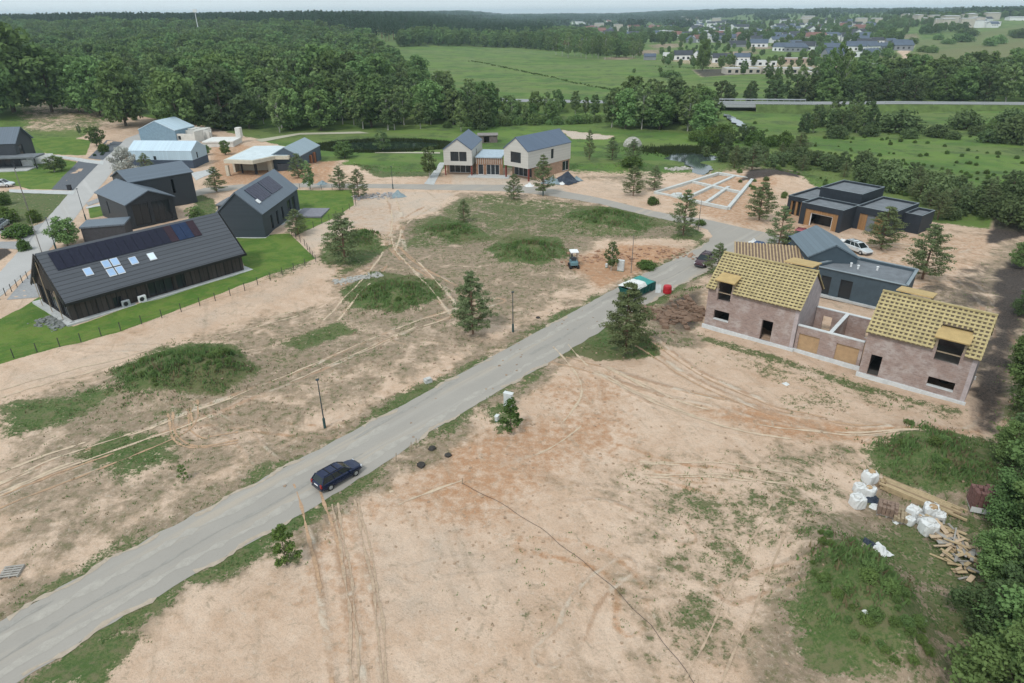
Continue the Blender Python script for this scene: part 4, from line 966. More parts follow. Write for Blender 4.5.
def brick_house(name, label, x, y, th, L, D, E, Rz, d0, dw, wins, dx_, bd):
    r = thing(name, label, 'house', (x, y, 0), R(th)); t = .38; b = MB()
    sl = (Rz - E) / (D / 2); dh = 1.75
    wz0 = E - 1.35
    ops = wins + [(d0 + .25, wz0, d0 + dw - .25, E)]
    wall(b, (t, 0), (L - t, 0), E, t, [(a[0] - t, a[1], a[2] - t, a[3]) for a in ops])
    b2 = MB(); wall(b2, (L, 0), (L, D), E, t, [], gable=Rz - E); b2.build('gable_wall', BRW, r); wall(b, (L - t, D), (t, D), E, t); wall(b, (0, D), (0, 0), E, t, gable=Rz - E)
    b.build('walls', BR, r)
    MB().box(t, t, 2.75, L - t, D - t, 2.95).build('upper_floor', mat('floor_slab', (.40, .38, .35), .9), r)
    MB().box(t, t, -.1, L - t, D - t, .06).build('ground_floor', mat('shade_toned_floor', (.10, .095, .09), .9), r)  # slab colour darkened to stand for the shade seen through the openings
    MB().box(-.15, -.22, -.6, L + .15, -.003, .38).box(-.12, D + .003, -.6, L + .12, D + .15, .35).build('foundation', mat('pale_foundation', (.58, .60, .60), .85, .12, 1.5), r)
    # sills of the openings
    for a in wins:
        if a[1] > .5: MB().box(a[0], -.05, a[1] - .07, a[2], t - .02, a[1] + .003).build('window_sill', mat('pale_foundation', (.58, .6, .6)), r)
    # rafters and battens: two crossing layers over dark foil, leaving the dormer open
    def f(u, v, h, side=0):
        return (u, v if side == 0 else D - v, E + sl * v + h)
    for side in (0, 1):
        foil = MB(); bt = MB(); cb_ = MB()
        dd0, ddw = (d0, dw) if side == 0 else bd
        up = 1.65 if side == 0 else 2.3   # how far up the slope the dormer cuts
        def seg(mb, u0, u1, v0, v1, h, th_):
            q = [f(u0, v0, h, side), f(u1, v0, h, side), f(u1, v1, h, side), f(u0, v1, h, side)]
            mb.slab(q if side == 0 else q[::-1], th_)
        lo = -.35
        seg(foil, -.15, dd0, lo, D / 2, .16, .04); seg(foil, dd0 + ddw, L + .15, lo, D / 2, .16, .04); seg(foil, dd0, dd0 + ddw, up, D / 2, .16, .04)
        n = int((D / 2 - lo) / .29)
        for i in range(n + 1):
            v = lo + (D / 2 - lo - .1) * i / n
            if v < up: seg(bt, -.2, dd0, v, v + .145, .30, .06); seg(bt, dd0 + ddw, L + .2, v, v + .145, .30, .06)
            else: seg(bt, -.2, L + .2, v, v + .145, .30, .06)
        k = int((L + .6) / .44)
        for i in range(k + 1):
            u = -.18 + (L + .2) * i / k
            v0 = up if dd0 - .05 < u < dd0 + ddw else lo
            seg(cb_, u, u + .16, v0, D / 2, .235, .07)
        foil.build('roof_foil', under, r); bt.build('roof_battens', fresh, r); cb_.build('counter_battens', fresh, r)
    MB().box(-.2, D / 2 - .12, Rz + .2, L + .2, D / 2 + .12, Rz + .36).build('ridge_board', fresh, r)
    # front dormer: posts and a flat boarded lid
    zt = E + dh - .55
    lid = MB().slab([(d0 - .15, -.45, zt), (d0 + dw + .15, -.45, zt), (d0 + dw + .15, 2.2, zt + .35), (d0 - .15, 2.2, zt + .35)], .12).build('dormer_roof', fresh2, r)
    fr = MB()
    for u in (d0 + .02, d0 + dw - .22): fr.box(u, .06, E - .02 if False else wz0 + .0, u + .2, .26, zt - .06)
    fr.box(d0 + .22, .06, zt - .3, d0 + dw - .22, .26, zt - .1); fr.box(d0 + .22, .1, wz0 + .9, d0 + dw - .22, .2, wz0 + 1.0)
    fr.build('dormer_frame', mat('grey_timber', (.30, .24, .17), .8, .2), r)
    sd_ = MB()
    for u in (d0 - .02, d0 + dw - .1): sd_.add([(u, .28, E), (u + .1, .28, E), (u + .1, 1.6, E + sl * 1.6), (u, 1.6, E + sl * 1.6), (u, .28, zt), (u + .1, .28, zt), (u + .1, 1.6, zt + .15), (u, 1.6, zt + .15)], [(0, 3, 2, 1), (4, 5, 6, 7), (0, 1, 5, 4), (1, 2, 6, 5), (2, 3, 7, 6), (3, 0, 4, 7)])
    sd_.build('dormer_cheek', fresh2, r)
    # rear dormer lid
    b0, bw = bd
    MB().slab([(b0, D / 2 + .1, Rz + .62), (b0 + bw, D / 2 + .1, Rz + .62), (b0 + bw, D - .2, Rz + .15), (b0, D - .2, Rz + .15)], .12).build('rear_dormer_roof', fresh2, r)
    MB().box(b0 + .15, D - .75, E + .3, b0 + .35, D - .5, Rz + .1).box(b0 + bw - .35, D - .75, E + .3, b0 + bw - .15, D - .5, Rz + .1).build('rear_dormer_post', mat('grey_timber', (.3, .24, .17)), r)
    return r
brick_house('brick_house', 'unfinished brick house with yellow battened roof, left of the open courtyard walls', 22.5, 70.1, -39.8, 10.2, 7.2, 5.0, 7.9, .9, 2.0, [(1.0, 1.35, 2.8, 2.45), (6.55, .3, 7.75, 2.75)], 0, (6.6, 3.1))
brick_house('brick_house', 'unfinished brick house with yellow battened roof at the right end of the construction', 35.0, 58.3, -40.2, 9.2, 6.2, 5.0, 7.9, 5.6, 2.5, [(.75, .3, 1.75, 2.6), (5.9, 1.05, 8.1, 1.95)], 0, (.9, 3.2))
def court():
    TH = R(-40); A = Vector((22.5, 70.1)) + Vector((math.cos(TH), math.sin(TH))) * 10.25
    r = thing('courtyard_walls', 'roofless brick courtyard walls with pale tops between the two brick houses', 'wall', (A.x, A.y, 0), TH)
    L = 6.6; b = MB(); D = 6.6
    for p0, p1, o in (((0, .3), (L, .3), [(.3, .3, 2.4, 2.2), (4.1, .3, 6.3, 2.2)]), ((0, D), (L, D), [(.8, .3, 1.8, 2.2), (5.4, .8, 6.3, 2.)]), ):
        wall(b, p0, p1, 3.0, .3, o)
    wall(b, (3.4, .62), (3.4, D - .02), 3.0, .3)
    b.build('masonry', BR, r)
    c = MB().box(0, .27, 3.003, L, .65, 3.1).box(0, D - .03, 3.003, L, D + .33, 3.1).box(3.06, .66, 3.003, 3.44, D - .04, 3.1); c.build('coping', mat('pale_foundation', (.58, .6, .6)), r)
    MB().box(0, .65, -.1, L, D, .25).build('floor', mat('sandy_floor', (.42, .28, .18), .9, .2), r)
    MB().box(-.15, .05, -.6, L + .15, .27, .36).build('foundation', mat('pale_foundation', (.58, .6, .6)), r)
    for u in (.3, 4.1): MB().box(u, .45, .3, u + 2.15, .5, 2.2).build('boarding', mat('orange_board', (.42, .28, .16), .8, .15), r)
    p0 = Vector((4, D + 2.2)); 
court()
def low_roof():
    z = 3.2; o = lambda x_, y_: at0(690 + x_ / 5.255, 240 + y_ / 5.255, z)
    A, B, C_, D_ = o(235, 95), o(620, 125), o(622, 85), o(285, 42)
    c = (A + B) / 2; r = thing('tiled_outbuilding', 'low outbuilding with a brown ribbed roof behind the left brick house', 'building', (c.x, c.y, 0), math.atan2(B.y - A.y, B.x - A.x))
    b = MB(); Lh = (B - A).length / 2
    b.box(-Lh + .3, .4, 0, Lh - .3, 4.6, 2.8).build('walls', BR, r)
    f = MB().slab([(-Lh, 0, 2.9), (Lh, 0, 2.9), (Lh, 5.2, 3.9), (-Lh, 5.2, 3.9)], .12); f.build('roof', mat('brown_foil', (.17, .12, .09), .8, .2), r)
    t = MB(); n = int(Lh * 2 / .42)
    for i in range(n): u = -Lh + i * .42; t.slab([(u, 0, 2.98), (u + .17, 0, 2.98), (u + .17, 5.2, 3.98), (u, 5.2, 3.98)], .06)
    t.build('roof_battens', mat('weathered_batten', (.42, .31, .18), .8, .15), r)
    MB().box(-Lh, -.06, 2.6, Lh, 0, 2.95).build('eaves_board', dk, r)
low_roof()
# --- foundations of a new house
def found():
    o = lambda x_, y_: at0(650 + x_ / 5.12, 150 + y_ / 5.12)
    P = [o(25, 225), o(350, 125), o(525, 155), o(400, 305), o(275, 270), o(350, 215), o(200, 180), o(225, 248), o(500, 248)]
    c = P[5]; r = thing('house_foundation', 'pale concrete strip foundations of a new house on bare sand beyond the junction', 'foundation', (c.x, c.y, 0)); cm = mat('pale_green_grey_concrete', (.52, .54, .52), .85, .14, 1.5)
    q = [p - c for p in P]
    A_, B_, C_, D_ = q[0], q[1], q[2], q[3]; q += [A_.lerp(B_, .55), D_.lerp(C_, .5), A_.lerp(D_, .42), B_.lerp(C_, .48), A_.lerp(D_, .7), D_.lerp(A_, .3).lerp(C_.lerp(B_, .3), .6)]
    for a, b_ in ((0, 1), (1, 2), (2, 3), (3, 0), (9, 10), (11, 12), (13, 14)):
        MB().obox(q[a], q[b_], .65, .55, -.05 - .006 * a).build('footing', cm, r)
    MB().add([(p.x, p.y, .05) for p in (q[0], q[7], (q[7] + q[0] * 2) / 3 + Vector((1.5, 2.6, 0)))] , [(0, 1, 2)]).build('slab', cm, r)
    MB().lathe([(.7, 0), (.7, .9), (.6, .95)], 14, (q[0].x + 4, q[0].y - 3.2, 0)).build('shaft_ring', cm, r)
found()
# --- shed, dome, sand court post
q = at0(487, 143)
r = gable_house('garden_shed', 'small weathered shed among trees behind the white gabled house', q.x - 2.5, q.y, 3, 5.5, 3, 2.0, 2.4, mat('grey_brown_boards', (.16, .13, .12), .8, .2), mat('old_sheet_roof', (.22, .20, .19), .8), [(0, 1.6, .1, 3.2, 1.8, 1, 'hole')])
def dome():
    q = at(632.5, 146); r = thing('garden_dome', 'pale mottled dome tent on the grass beyond the sand court', 'dome', q)
    t = NT('mottled_canvas'); v = t.n('ShaderNodeTexVoronoi'); v.inputs['Scale'].default_value = 1.6; t.put(v.inputs[0], t.geo)
    cm = t.out(t.mix(t.step(v.outputs['Distance'], .2, .6), (.50, .48, .44), (.30, .29, .25)), .8)
    prof = [(2.6 * math.cos(a), 2.6 * math.sin(a) * .95) for a in [math.pi / 2 * i / 7 for i in range(8)]]; prof[-1] = (.05, prof[-1][1])
    MB().lathe(prof, 20).build('canvas', cm, r)
    MB().box(-.5, -2.75, 0, .5, -2.2, 1.4).build('door_flap', mat('dark_opening', (.08, .07, .06), .9), r)
dome()

# --- settlement beyond the meadow
wht = mat('white_render', (.74, .75, .75), .8, .06, .3); wht2 = mat('beige_render', (.48, .44, .38), .8, .08, .3); brk = mat('red_brick_far', (.24, .15, .12), .85, .2, .5); gry = mat('grey_render_far', (.25, .26, .28), .8, .1, .3)
rfb = mat('blue_grey_roof_far', (.085, .11, .15), .6, .15, .3); rfd = mat('dark_roof_far', (.05, .055, .065), .7, .15, .3); rfr = mat('red_roof_far', (.20, .10, .08), .7, .2, .3)
MED = [  # px, py(base), width px, turn, kind, label
 (683, 60, 22, 15, 'g', 'white gabled house with grey roof half behind the poplar at the settlement edge'), (708, 60, 21, 12, 'g', 'white gabled house right of the poplar at the settlement edge'),
 (721, 63, 21, -25, 'g', 'white house with two grey gables in front of the cream block'), (741, 62, 18, -30, 'g', 'grey roofed house just left of the long white block'),
 (756, 66, 38, -4, 'fw', 'long low white flat roofed block at the meadow edge'), (743, 74, 34, -4, 'fb', 'beige walled plot building behind the heap of soil'),
 (789, 74, 46, -6, 'fb', 'long beige block with dark window openings'), (815, 78, 22, -4, 'fb', 'low beige building with a row of openings, right of the long beige block'),
 (796, 63, 26, -5, 'fp', 'pink beige flat roofed block behind the long beige block'), (758, 47, 20, -10, 'g', 'white bungalow with dark roof behind the twin gabled houses'),
 (738, 47, 18, 5, 'd', 'dark roofed low house left of the white bungalow'), (779, 51, 16, -20, 'g', 'small white gabled house in the middle of the settlement'), (803, 50, 22, -14, 'g', 'white house with large dark windows in the middle of the settlement'),
 (824, 47, 16, -5, 'd', 'low dark house behind the middle of the settlement'), (846, 41, 13, 0, 'fw', 'tall white cube house at the back of the settlement'), (838, 57, 24, -6, 'd', 'broad dark hipped house left of the white front'),
 (861, 57, 16, 3, 'fw', 'white fronted house between two dark roofs'), (874, 56, 18, 4, 'd', 'dark roofed house beside the sandy track'), (878, 44, 14, -4, 'g', 'small white house with dark roof near the sandy track'),
 (891, 43, 10, -3, 'd', 'dark shed like house beside the sandy track'), (866, 70, 32, 0, 'fw2', 'pale grey warehouse roof behind the woodland'), (650, 60, 14, 0, 'd', 'dark flat building left of the poplar'), (668, 60, 9, 0, 'fw', 'small white building left of the poplar')]
for i, (px, py, w, tr, kd, lb) in enumerate(MED):
    c = at(px, py); sc = c.length / FPX; tr = tr + ((i * 37) % 40 - 20 if kd in 'gd' else 0); L = w * sc * (.74 if kd in 'gd' else .9); D = L * (.55 if kd[0] != 'f' else .6) ; D = min(D, 12)
    nm = 'far_house' if kd in 'gd' else 'far_block'; x0, y0 = c.x - L / 2, c.y
    if kd in ('g', 'd'):
        E = 2.9 if kd == 'd' else 4.0; Rz = E + D * .38
        ops = [] if kd == 'd' else [(0, L * a, .8, L * (a + .12), 2.6, 1, 'window') for a in (.15, .45, .7)] + [(1, D * .3, .8, D * .6, 2.6, 1, 'window')]
        gable_house(nm, lb, x0, y0, tr, L, D, E, Rz, wht if kd == 'g' else gry, rfb if i % 2 else rfd, ops, z=c.z - .3, ov=.4)
    else:
        mm = {'fw': wht, 'fb': wht2, 'fp': mat('pink_beige_far', (.45, .34, .28), .8, .08, .3), 'fw2': gry}[kd]; h = 3.6 if kd != 'fb' else 3.4
        if w < 14: h = 5.5
        r = thing(nm, lb, 'building', (x0, y0, c.z - .3), R(tr)); b = MB(); n = max(2, int(L / 4)); ops = [(L * (k + .3) / n, 1., L * (k + .75) / n, 2.6) for k in range(n)] if kd != 'fw2' else []
        wall(b, (.3, 0), (L - .3, 0), h, .3, [(a[0] - .3, a[1], a[2] - .3, a[3]) for a in ops]); wall(b, (L, 0), (L, D), h, .3); wall(b, (L - .3, D), (.3, D), h, .3); wall(b, (0, D), (0, 0), h, .3); b.build('walls', mm, r)
        for a in ops: window(r, (.3, 0), (L - .3, 0), (a[0] - .3, a[1], a[2] - .3, a[3]), .3, dk, glass_mat(), 'window', 1, bar=.12)
        MB().box(.3, .3, h - .3, L - .3, D - .3, h - .15).build('flat_roof', mat('pale_roof_far', (.42, .43, .43), .8, .1, .2), r)
# the town proper: many small houses, one mesh each
def town_proto(wm, rm, L, D, E, Rz):
    b = MB(); b.box(0, 0, -2, L, D, E, 0)
    for xx in (0, L - .01): b.add([(xx, 0, E), (xx, D, E), (xx, D / 2, Rz)], [(0, 1, 2)], 0)
    b.slab([(-.4, -.4, E - .2), (L + .4, -.4, E - .2), (L + .4, D / 2, Rz + .2), (-.4, D / 2, Rz + .2)], .2, 1); b.slab([(L + .4, D + .4, E - .2), (-.4, D + .4, E - .2), (-.4, D / 2, Rz + .2), (L + .4, D / 2, Rz + .2)], .2, 1)
    for k in range(3): b.box(L * (.15 + .28 * k), -.05, .9, L * (.15 + .28 * k) + 1.4, -.002, 2.2, 2)
    return b
PROT = [(wht, rfb, 13, 9, 3.6, 6.5, 'white house with blue grey roof'), (wht, rfd, 16, 9, 5.4, 8.2, 'two storey white house with dark roof'), (wht, rfr, 12, 10, 3.6, 7, 'white house with red roof'), (brk, rfd, 14, 9, 3.5, 6.8, 'brick house with dark roof'),
        (wht2, rfr, 24, 10, 5.8, 9, 'beige terrace with red roof'), (wht, mat('pale_roof_far', (.42, .43, .43)), 34, 15, 5.5, 6.2, 'large pale hall with flat pitched roof'), (gry, rfb, 14, 9, 3.5, 6.4, 'grey house with blue grey roof'), (wht2, mat('pale_roof_far', (.42,.43,.43)), 18, 12, 11, 11.5, 'pale apartment block')]
first = {}
TOWN = []
def town(n, x0, x1, y0, y1, wts, where):
    for _ in range(n):
        for _t in range(30):
            px = rnd.uniform(x0, x1); py = rnd.uniform(y0, y1); c = at0(px, py, 4)
            if all((c.x - t[0]) ** 2 + (c.y - t[1]) ** 2 > (19 if c.y < 1000 else 26) ** 2 for t in TOWN): break
        else: continue
        c = at(px, py)
        TOWN.append((c.x, c.y)); k = rnd.choices(range(8), wts)[0]; P_ = PROT[k]
        lb = f'{P_[6]} {where}'
        if k not in first: o = town_proto(*P_[:6]).build('town_house', [P_[0], P_[1], dk]); first[k] = o
        else: o = first[k].copy(); COL.objects.link(o)
        o.location = c; o.rotation_euler = (0, 0, R(rnd.choice((0, 8, -12, 85, -20, 25)))); s_ = rnd.uniform(.95, 1.35); o.scale = (s_, s_, s_)
        tag(o, lb, 'house', f'{P_[6]}s {where}')
town(100, 690, 870, 28, 43, (8, 7, .7, 1.5, 2, 2, 4, 0), 'in the crowded middle of the town')
town(75, 580, 720, 25, 38, (5, 4, .8, 4, 2, 3, 3, 1), 'in the left part of the town')
town(34, 690, 880, 22.5, 28, (5, 4, .5, 1, 1, 4, 2, 2), 'at the far back of the town')
town(18, 540, 690, 20, 25, (3, 3, 2, 1, 3, 5, 1, 2), 'on the horizon left of the town')
town(26, 900, 1010, 22.5, 27, (4, 4, 0, 0, 3, 3, 0, 4), 'on the far right rise')
town(12, 640, 790, 38, 43, (3, 2, 1, 4, 1, 0, 4, 0), 'among trees at the near edge of the town')
town(16, 770, 895, 42, 52, (5, 4, 0, 0, 0, 0, 6, 0), 'between the larger houses of the near settlement')
town(5, 555, 590, 42, 50, (1, 1, 2, 4, 0, 0, 2, 0), 'in the clearing left of the poplar rows')

# ------------------------------------------------------------------ vegetation
def leaf_mat(name, c1, c2, vary=.55, trans=.22):
    t = NT(name); oi = t.n('ShaderNodeObjectInfo'); n = t.noise(.35, 4, .65); n2 = t.noise(2.2, 2)
    f = t.math('ADD', t.math('MULTIPLY', oi.outputs['Random'], .55), t.math('MULTIPLY', n, .45)); f = t.math('ADD', f, t.math('MULTIPLY', t.math('SUBTRACT', n2, .5), .6), clamp=True)
    col = t.mix(f, c1, c2)
    h = t.n('ShaderNodeHueSaturation'); t.put(h.inputs['Hue'], t.math('ADD', .475, t.math('MULTIPLY', oi.outputs['Random'], .045)))
    t.put(h.inputs['Value'], t.math('ADD', 1 - vary * .42, t.math('MULTIPLY', t.math('FRACT', t.math('MULTIPLY', oi.outputs['Random'], 7.31)), vary))); t.put(h.inputs['Color'], col)
    d = t.n('ShaderNodeBsdfDiffuse'); tr = t.n('ShaderNodeBsdfTranslucent'); mx = t.n('ShaderNodeMixShader'); mx.inputs[0].default_value = trans
    t.put(d.inputs[0], h.outputs[0]); t.put(tr.inputs[0], h.outputs[0]); t.t.links.new(d.outputs[0], mx.inputs[1]); t.t.links.new(tr.outputs[0], mx.inputs[2])
    o = [q for q in t.t.nodes if q.type == 'OUTPUT_MATERIAL'][0]; t.t.links.new(mx.outputs[0], o.inputs[0]); t.t.nodes.remove(t.b); return t.m
LM = {'dec': leaf_mat('broadleaf', (0.092, 0.162, 0.052), (0.18, 0.26, 0.098)), 'light': leaf_mat('birch_leaf', (0.115, 0.180, 0.066), (0.20, 0.265, 0.115)),
      'pine': leaf_mat('pine_needles', (0.122, 0.172, 0.076), (0.205, 0.245, 0.122), .2), 'dark': leaf_mat('forest_needles', (0.040, 0.081, 0.042), (0.069, 0.111, 0.057), .2),
      'willow': leaf_mat('willow_leaf', (0.072, 0.113, 0.046), (0.127, 0.172, 0.075)), 'shrub': leaf_mat('shrub_leaf', (0.070, 0.124, 0.031), (0.126, 0.182, 0.054)),
      'fir': leaf_mat('scrub_leaf', (0.088, 0.142, 0.060), (0.165, 0.208, 0.095)), 'blossom': leaf_mat('white_blossom', (.28, .30, .27), (.50, .50, .46)), 'wild': leaf_mat('wild_grass', (.10, .185, .05), (.20, .27, .10), .25, .3),
      'dryg': leaf_mat('dry_grass', (.16, .14, .07), (.27, .235, .13), .3)}
BARK = mat('bark', (.12, .095, .07), .95, .3, 3, bump=.4); BIRCH = mat('birch_bark', (.42, .40, .36), .9, .35, 4); PINEB = mat('pine_bark', (.19, .12, .08), .95, .3, 3)
def leaves(centres, radii, counts, size, rs_, shell=.55, up=.35, gravity=0.):
    V = []
    for c, r, n in zip(centres, radii, counts):
        d = rs_.normal(size=(n, 3)); d /= np.linalg.norm(d, axis=1)[:, None] + 1e-9
        rad = shell + (1 - shell) * rs_.rand(n) ** .6; rad *= 1 + .18 * rs_.randn(n)
        P = np.array(c) + d * rad[:, None] * np.array(r)
        nn = d + rs_.normal(size=(n, 3)) * .75; nn[:, 2] += up; nn /= np.linalg.norm(nn, axis=1)[:, None] + 1e-9
        a = np.cross(nn, rs_.normal(size=(n, 3))); a /= np.linalg.norm(a, axis=1)[:, None] + 1e-9; b = np.cross(nn, a)
        s = size * (.55 + .9 * rs_.rand(n))[:, None]; w = s * (.45 + .4 * rs_.rand(n))[:, None]
        V.append(np.stack([P - a * s, P + b * w, P + a * s, P - b * w], 1))
    V = np.concatenate(V).reshape(-1, 3); F = np.arange(len(V)).reshape(-1, 4); return V, F
def limb(b, p, q, r, bend=.1, n=3, sides=5):
    p, q = Vector(p), Vector(q); last = p; L = (q - p).length
    for i in range(1, n + 1):
        t = i / n; x = p.lerp(q, t) + Vector((0, 0, bend * L * math.sin(math.pi * t)))
        b.tube(last, x, r * (1 - .75 * (i - 1) / n), r * (1 - .75 * i / n), sides, cap=False); last = x
def tree_mesh(kind, seed, q=1.):
    """meshes of a tree about ten metres tall: trunk with limbs, and a crown of leaf clumps"""
    g = np.random.RandomState(seed); ry = random.Random(seed); b = MB(); cs, rr, nn = [], [], []
    if kind in ('dec', 'light', 'willow'):
        H_ = 10.; w = {'dec': 3.6, 'light': 2.3, 'willow': 3.9}[kind]; low = {'dec': 1.8, 'light': 2.2, 'willow': .9}[kind]
        top = Vector((ry.uniform(-.4, .4), ry.uniform(-.4, .4), 8.2)); limb(b, (0, 0, -.4), top, .24 if kind != 'light' else .15, 0, 5, 7)
        N = {'dec': 34, 'light': 26, 'willow': 36}[kind]
        for i in range(N):
            z = low + (H_ - low - .6) * ((i + ry.random()) / N); t = (z - low) / (H_ - low)
            env = w * (math.sin(math.pi * min(1, .12 + t * .86)) ** .62) if kind != 'light' else w * math.sin(math.pi * min(1, .16 + t * .80)) ** .8
            a = i * 2.4 + ry.uniform(-.5, .5); rad = env * ry.uniform(.35, .95); c = (rad * math.cos(a), rad * math.sin(a), z)
            lr = ry.uniform(.75, 1.45) * (1.1 if kind == 'dec' else .95 if kind == 'willow' else .75) * (1.15 - .5 * t)
            cs.append(c); rr.append((lr, lr, lr * ry.uniform(.6, .9))); nn.append(int(95 * lr * lr * q) + 8)
            if i % 2 == 0: limb(b, (0, 0, max(.8, z - 1.6)), c, .07, .05, 2, 4)
        V, F = leaves(cs, rr, nn, .27 / math.sqrt(q) if q < 1 else .24 / math.sqrt(q), g, .5)
    elif kind == 'pine':
        limb(b, (0, 0, -.3), (ry.uniform(-.3, .3), ry.uniform(-.3, .3), 9.4), .2, 0, 6, 7)
        N = 13
        for i in range(N):
            t = i / (N - 1); z = 1.1 + 8.3 * t; k = 6 if t < .8 else 4
            env = (3.15 * (1 - t ** 1.9) + .55) * (1 if t > .12 else .75)
            for j in range(k):
                if ry.random() < .14: continue
                a = j * 2 * math.pi / k + i * .9 + ry.uniform(-.35, .35); L = env * ry.uniform(.65, 1.12); rise = L * ry.uniform(.05, .35)
                tip = Vector((L * math.cos(a), L * math.sin(a), z + rise)); limb(b, (0, 0, z), tip, .055, -.05, 2, 4)
                for s in (.5, .78, 1.0):
                    if L * s < .4 and s < 1: continue
                    c = Vector((0, 0, z)).lerp(tip, s) + Vector((ry.uniform(-.2, .2), ry.uniform(-.2, .2), .05)); cr = (.30 + .22 * L / 3.3) * ry.uniform(.8, 1.25)
                    cs.append(tuple(c)); rr.append((cr * 1.25, cr * 1.25, cr * .62)); nn.append(int(44 * q))
        cs.append((0, 0, 9.6)); rr.append((.3, .3, .6)); nn.append(int(40 * q)); V, F = leaves(cs, rr, nn, .12, g, .3, .6)
    elif kind == 'conifer':      # forest pine seen mainly as a dark top
        limb(b, (0, 0, -1), (0, 0, 9), .16, 0, 3, 5)
        for i in range(13):
            t = i / 12; z = 3.5 + 6.2 * t; a = i * 2.4; rad = (1 - t) ** .8 * 1.5 + .05; cs.append((rad * .7 * math.cos(a), rad * .7 * math.sin(a), z)); r_c = .5 + .75 * (1 - t); rr.append((r_c, r_c, r_c * .6)); nn.append(int(34 * q))
        V, F = leaves(cs, rr, nn, .34, g, .5)
    elif kind == 'shrub':        # 3 m across, 2.4 m tall, leafy down to the ground
        for i in range(14):
            a = i * 2.4; rad = 1.15 * math.sqrt((i + .5) / 14); z = .5 + 1.25 * (1 - (rad / 1.3) ** 2) * ry.uniform(.7, 1.1); c = (rad * math.cos(a), rad * math.sin(a), z)
            lr = ry.uniform(.4, .72); cs.append(c); rr.append((lr, lr, lr * .85)); nn.append(int(95 * q)); limb(b, (0, 0, -.2), c, .04, 0, 2, 4)
            if rad > .5: cs.append((c[0], c[1], z * .4)); rr.append((lr, lr, .4)); nn.append(int(60 * q))
        V, F = leaves(cs, rr, nn, .12, g, .45)
    elif kind == 'sapling':      # 3.5 m tall, sparse
        limb(b, (0, 0, -.2), (.1, 0, 3.3), .05, 0, 4, 5)
        for i in range(16):
            t = i / 15; z = .5 + 2.9 * t; a = i * 2.4; rad = .75 * (1 - t) ** .5 * ry.uniform(.6, 1.1) + .05; c = (rad * math.cos(a), rad * math.sin(a), z); cs.append(c); lr = ry.uniform(.2, .38); rr.append((lr, lr, lr)); nn.append(int(48 * q)); limb(b, (0, 0, z - .2), c, .02, 0, 1, 4)
        V, F = leaves(cs, rr, nn, .10, g, .2)
    elif kind == 'mass':         # a whole stretch of far woodland edge
        limb(b, (0, 0, -1), (0, 0, 5), .3, 0, 2, 4)
        for i in range(26):
            a = ry.uniform(0, 6.28); rad = 16 * math.sqrt(ry.random()); cs.append((rad * math.cos(a), rad * math.sin(a), ry.uniform(3.5, 8.5))); lr = ry.uniform(2.6, 4.4); rr.append((lr, lr, lr * .8)); nn.append(30)
        V, F = leaves(cs, rr, nn, 1.3, g, .6)
    return b, V, F
LEAFM = dict(dec='dec', light='light', willow='willow', pine='pine', conifer='dark', shrub='shrub', sapling='shrub', mass='dark')
TRUNKM = dict(dec=BARK, light=BIRCH, willow=BARK, pine=PINEB, conifer=PINEB, shrub=BARK, sapling=BARK, mass=BARK)
_TM = {}
def tree_parts(kind, seed, leaf=None, q=1.):
    key = (kind, seed, leaf, q)
    if key not in _TM:
        b, V, F = tree_mesh(kind, seed, q)
        tm = bpy.data.meshes.new('trunk'); tm.from_pydata(b.v, [], b.f); tm.materials.append(TRUNKM[kind])
        _TM[key] = (tm, np_mesh('crown', V, F, [LM[leaf or LEAFM[kind]]]))
    return _TM[key]
def plant(kind, seed, loc, sc, name, label, cat='tree', group=None, rz=None, leaf=None, q=1.):
    tm, cm = tree_parts(kind, seed, leaf, q)
    r = thing(name, label, cat, loc, rnd.uniform(0, 6.28) if rz is None else rz, group); r.scale = (sc, sc, sc) if not isinstance(sc, tuple) else sc
    link('trunk', tm, r); link('crown', cm, r); return r
BASEH = dict(dec=10, light=10, willow=10, pine=10, conifer=10, shrub=2.4, sapling=3.6)
BASEW = dict(dec=8.4, light=5.4, willow=8.6, pine=7.2, conifer=3.6, shrub=3.3, sapling=1.9)
def px_tree(px, py, hpx, wpx, kind, name, label, cat='tree', seed=1, leaf=None, group=None, q=1.):
    c = at(px, py); dist = (c - Vector((0, 0, CAMH))).length; mpp = dist / FPX
    h = hpx * mpp / math.cos(math.asin((CAMH - c.z) / dist)) * 1.0; w = wpx * mpp
    sh = h / BASEH[kind]; sw = w / BASEW[kind]
    return plant(kind, seed, c, (sw, sw, sh), name, label, cat, group, leaf=leaf, q=q)
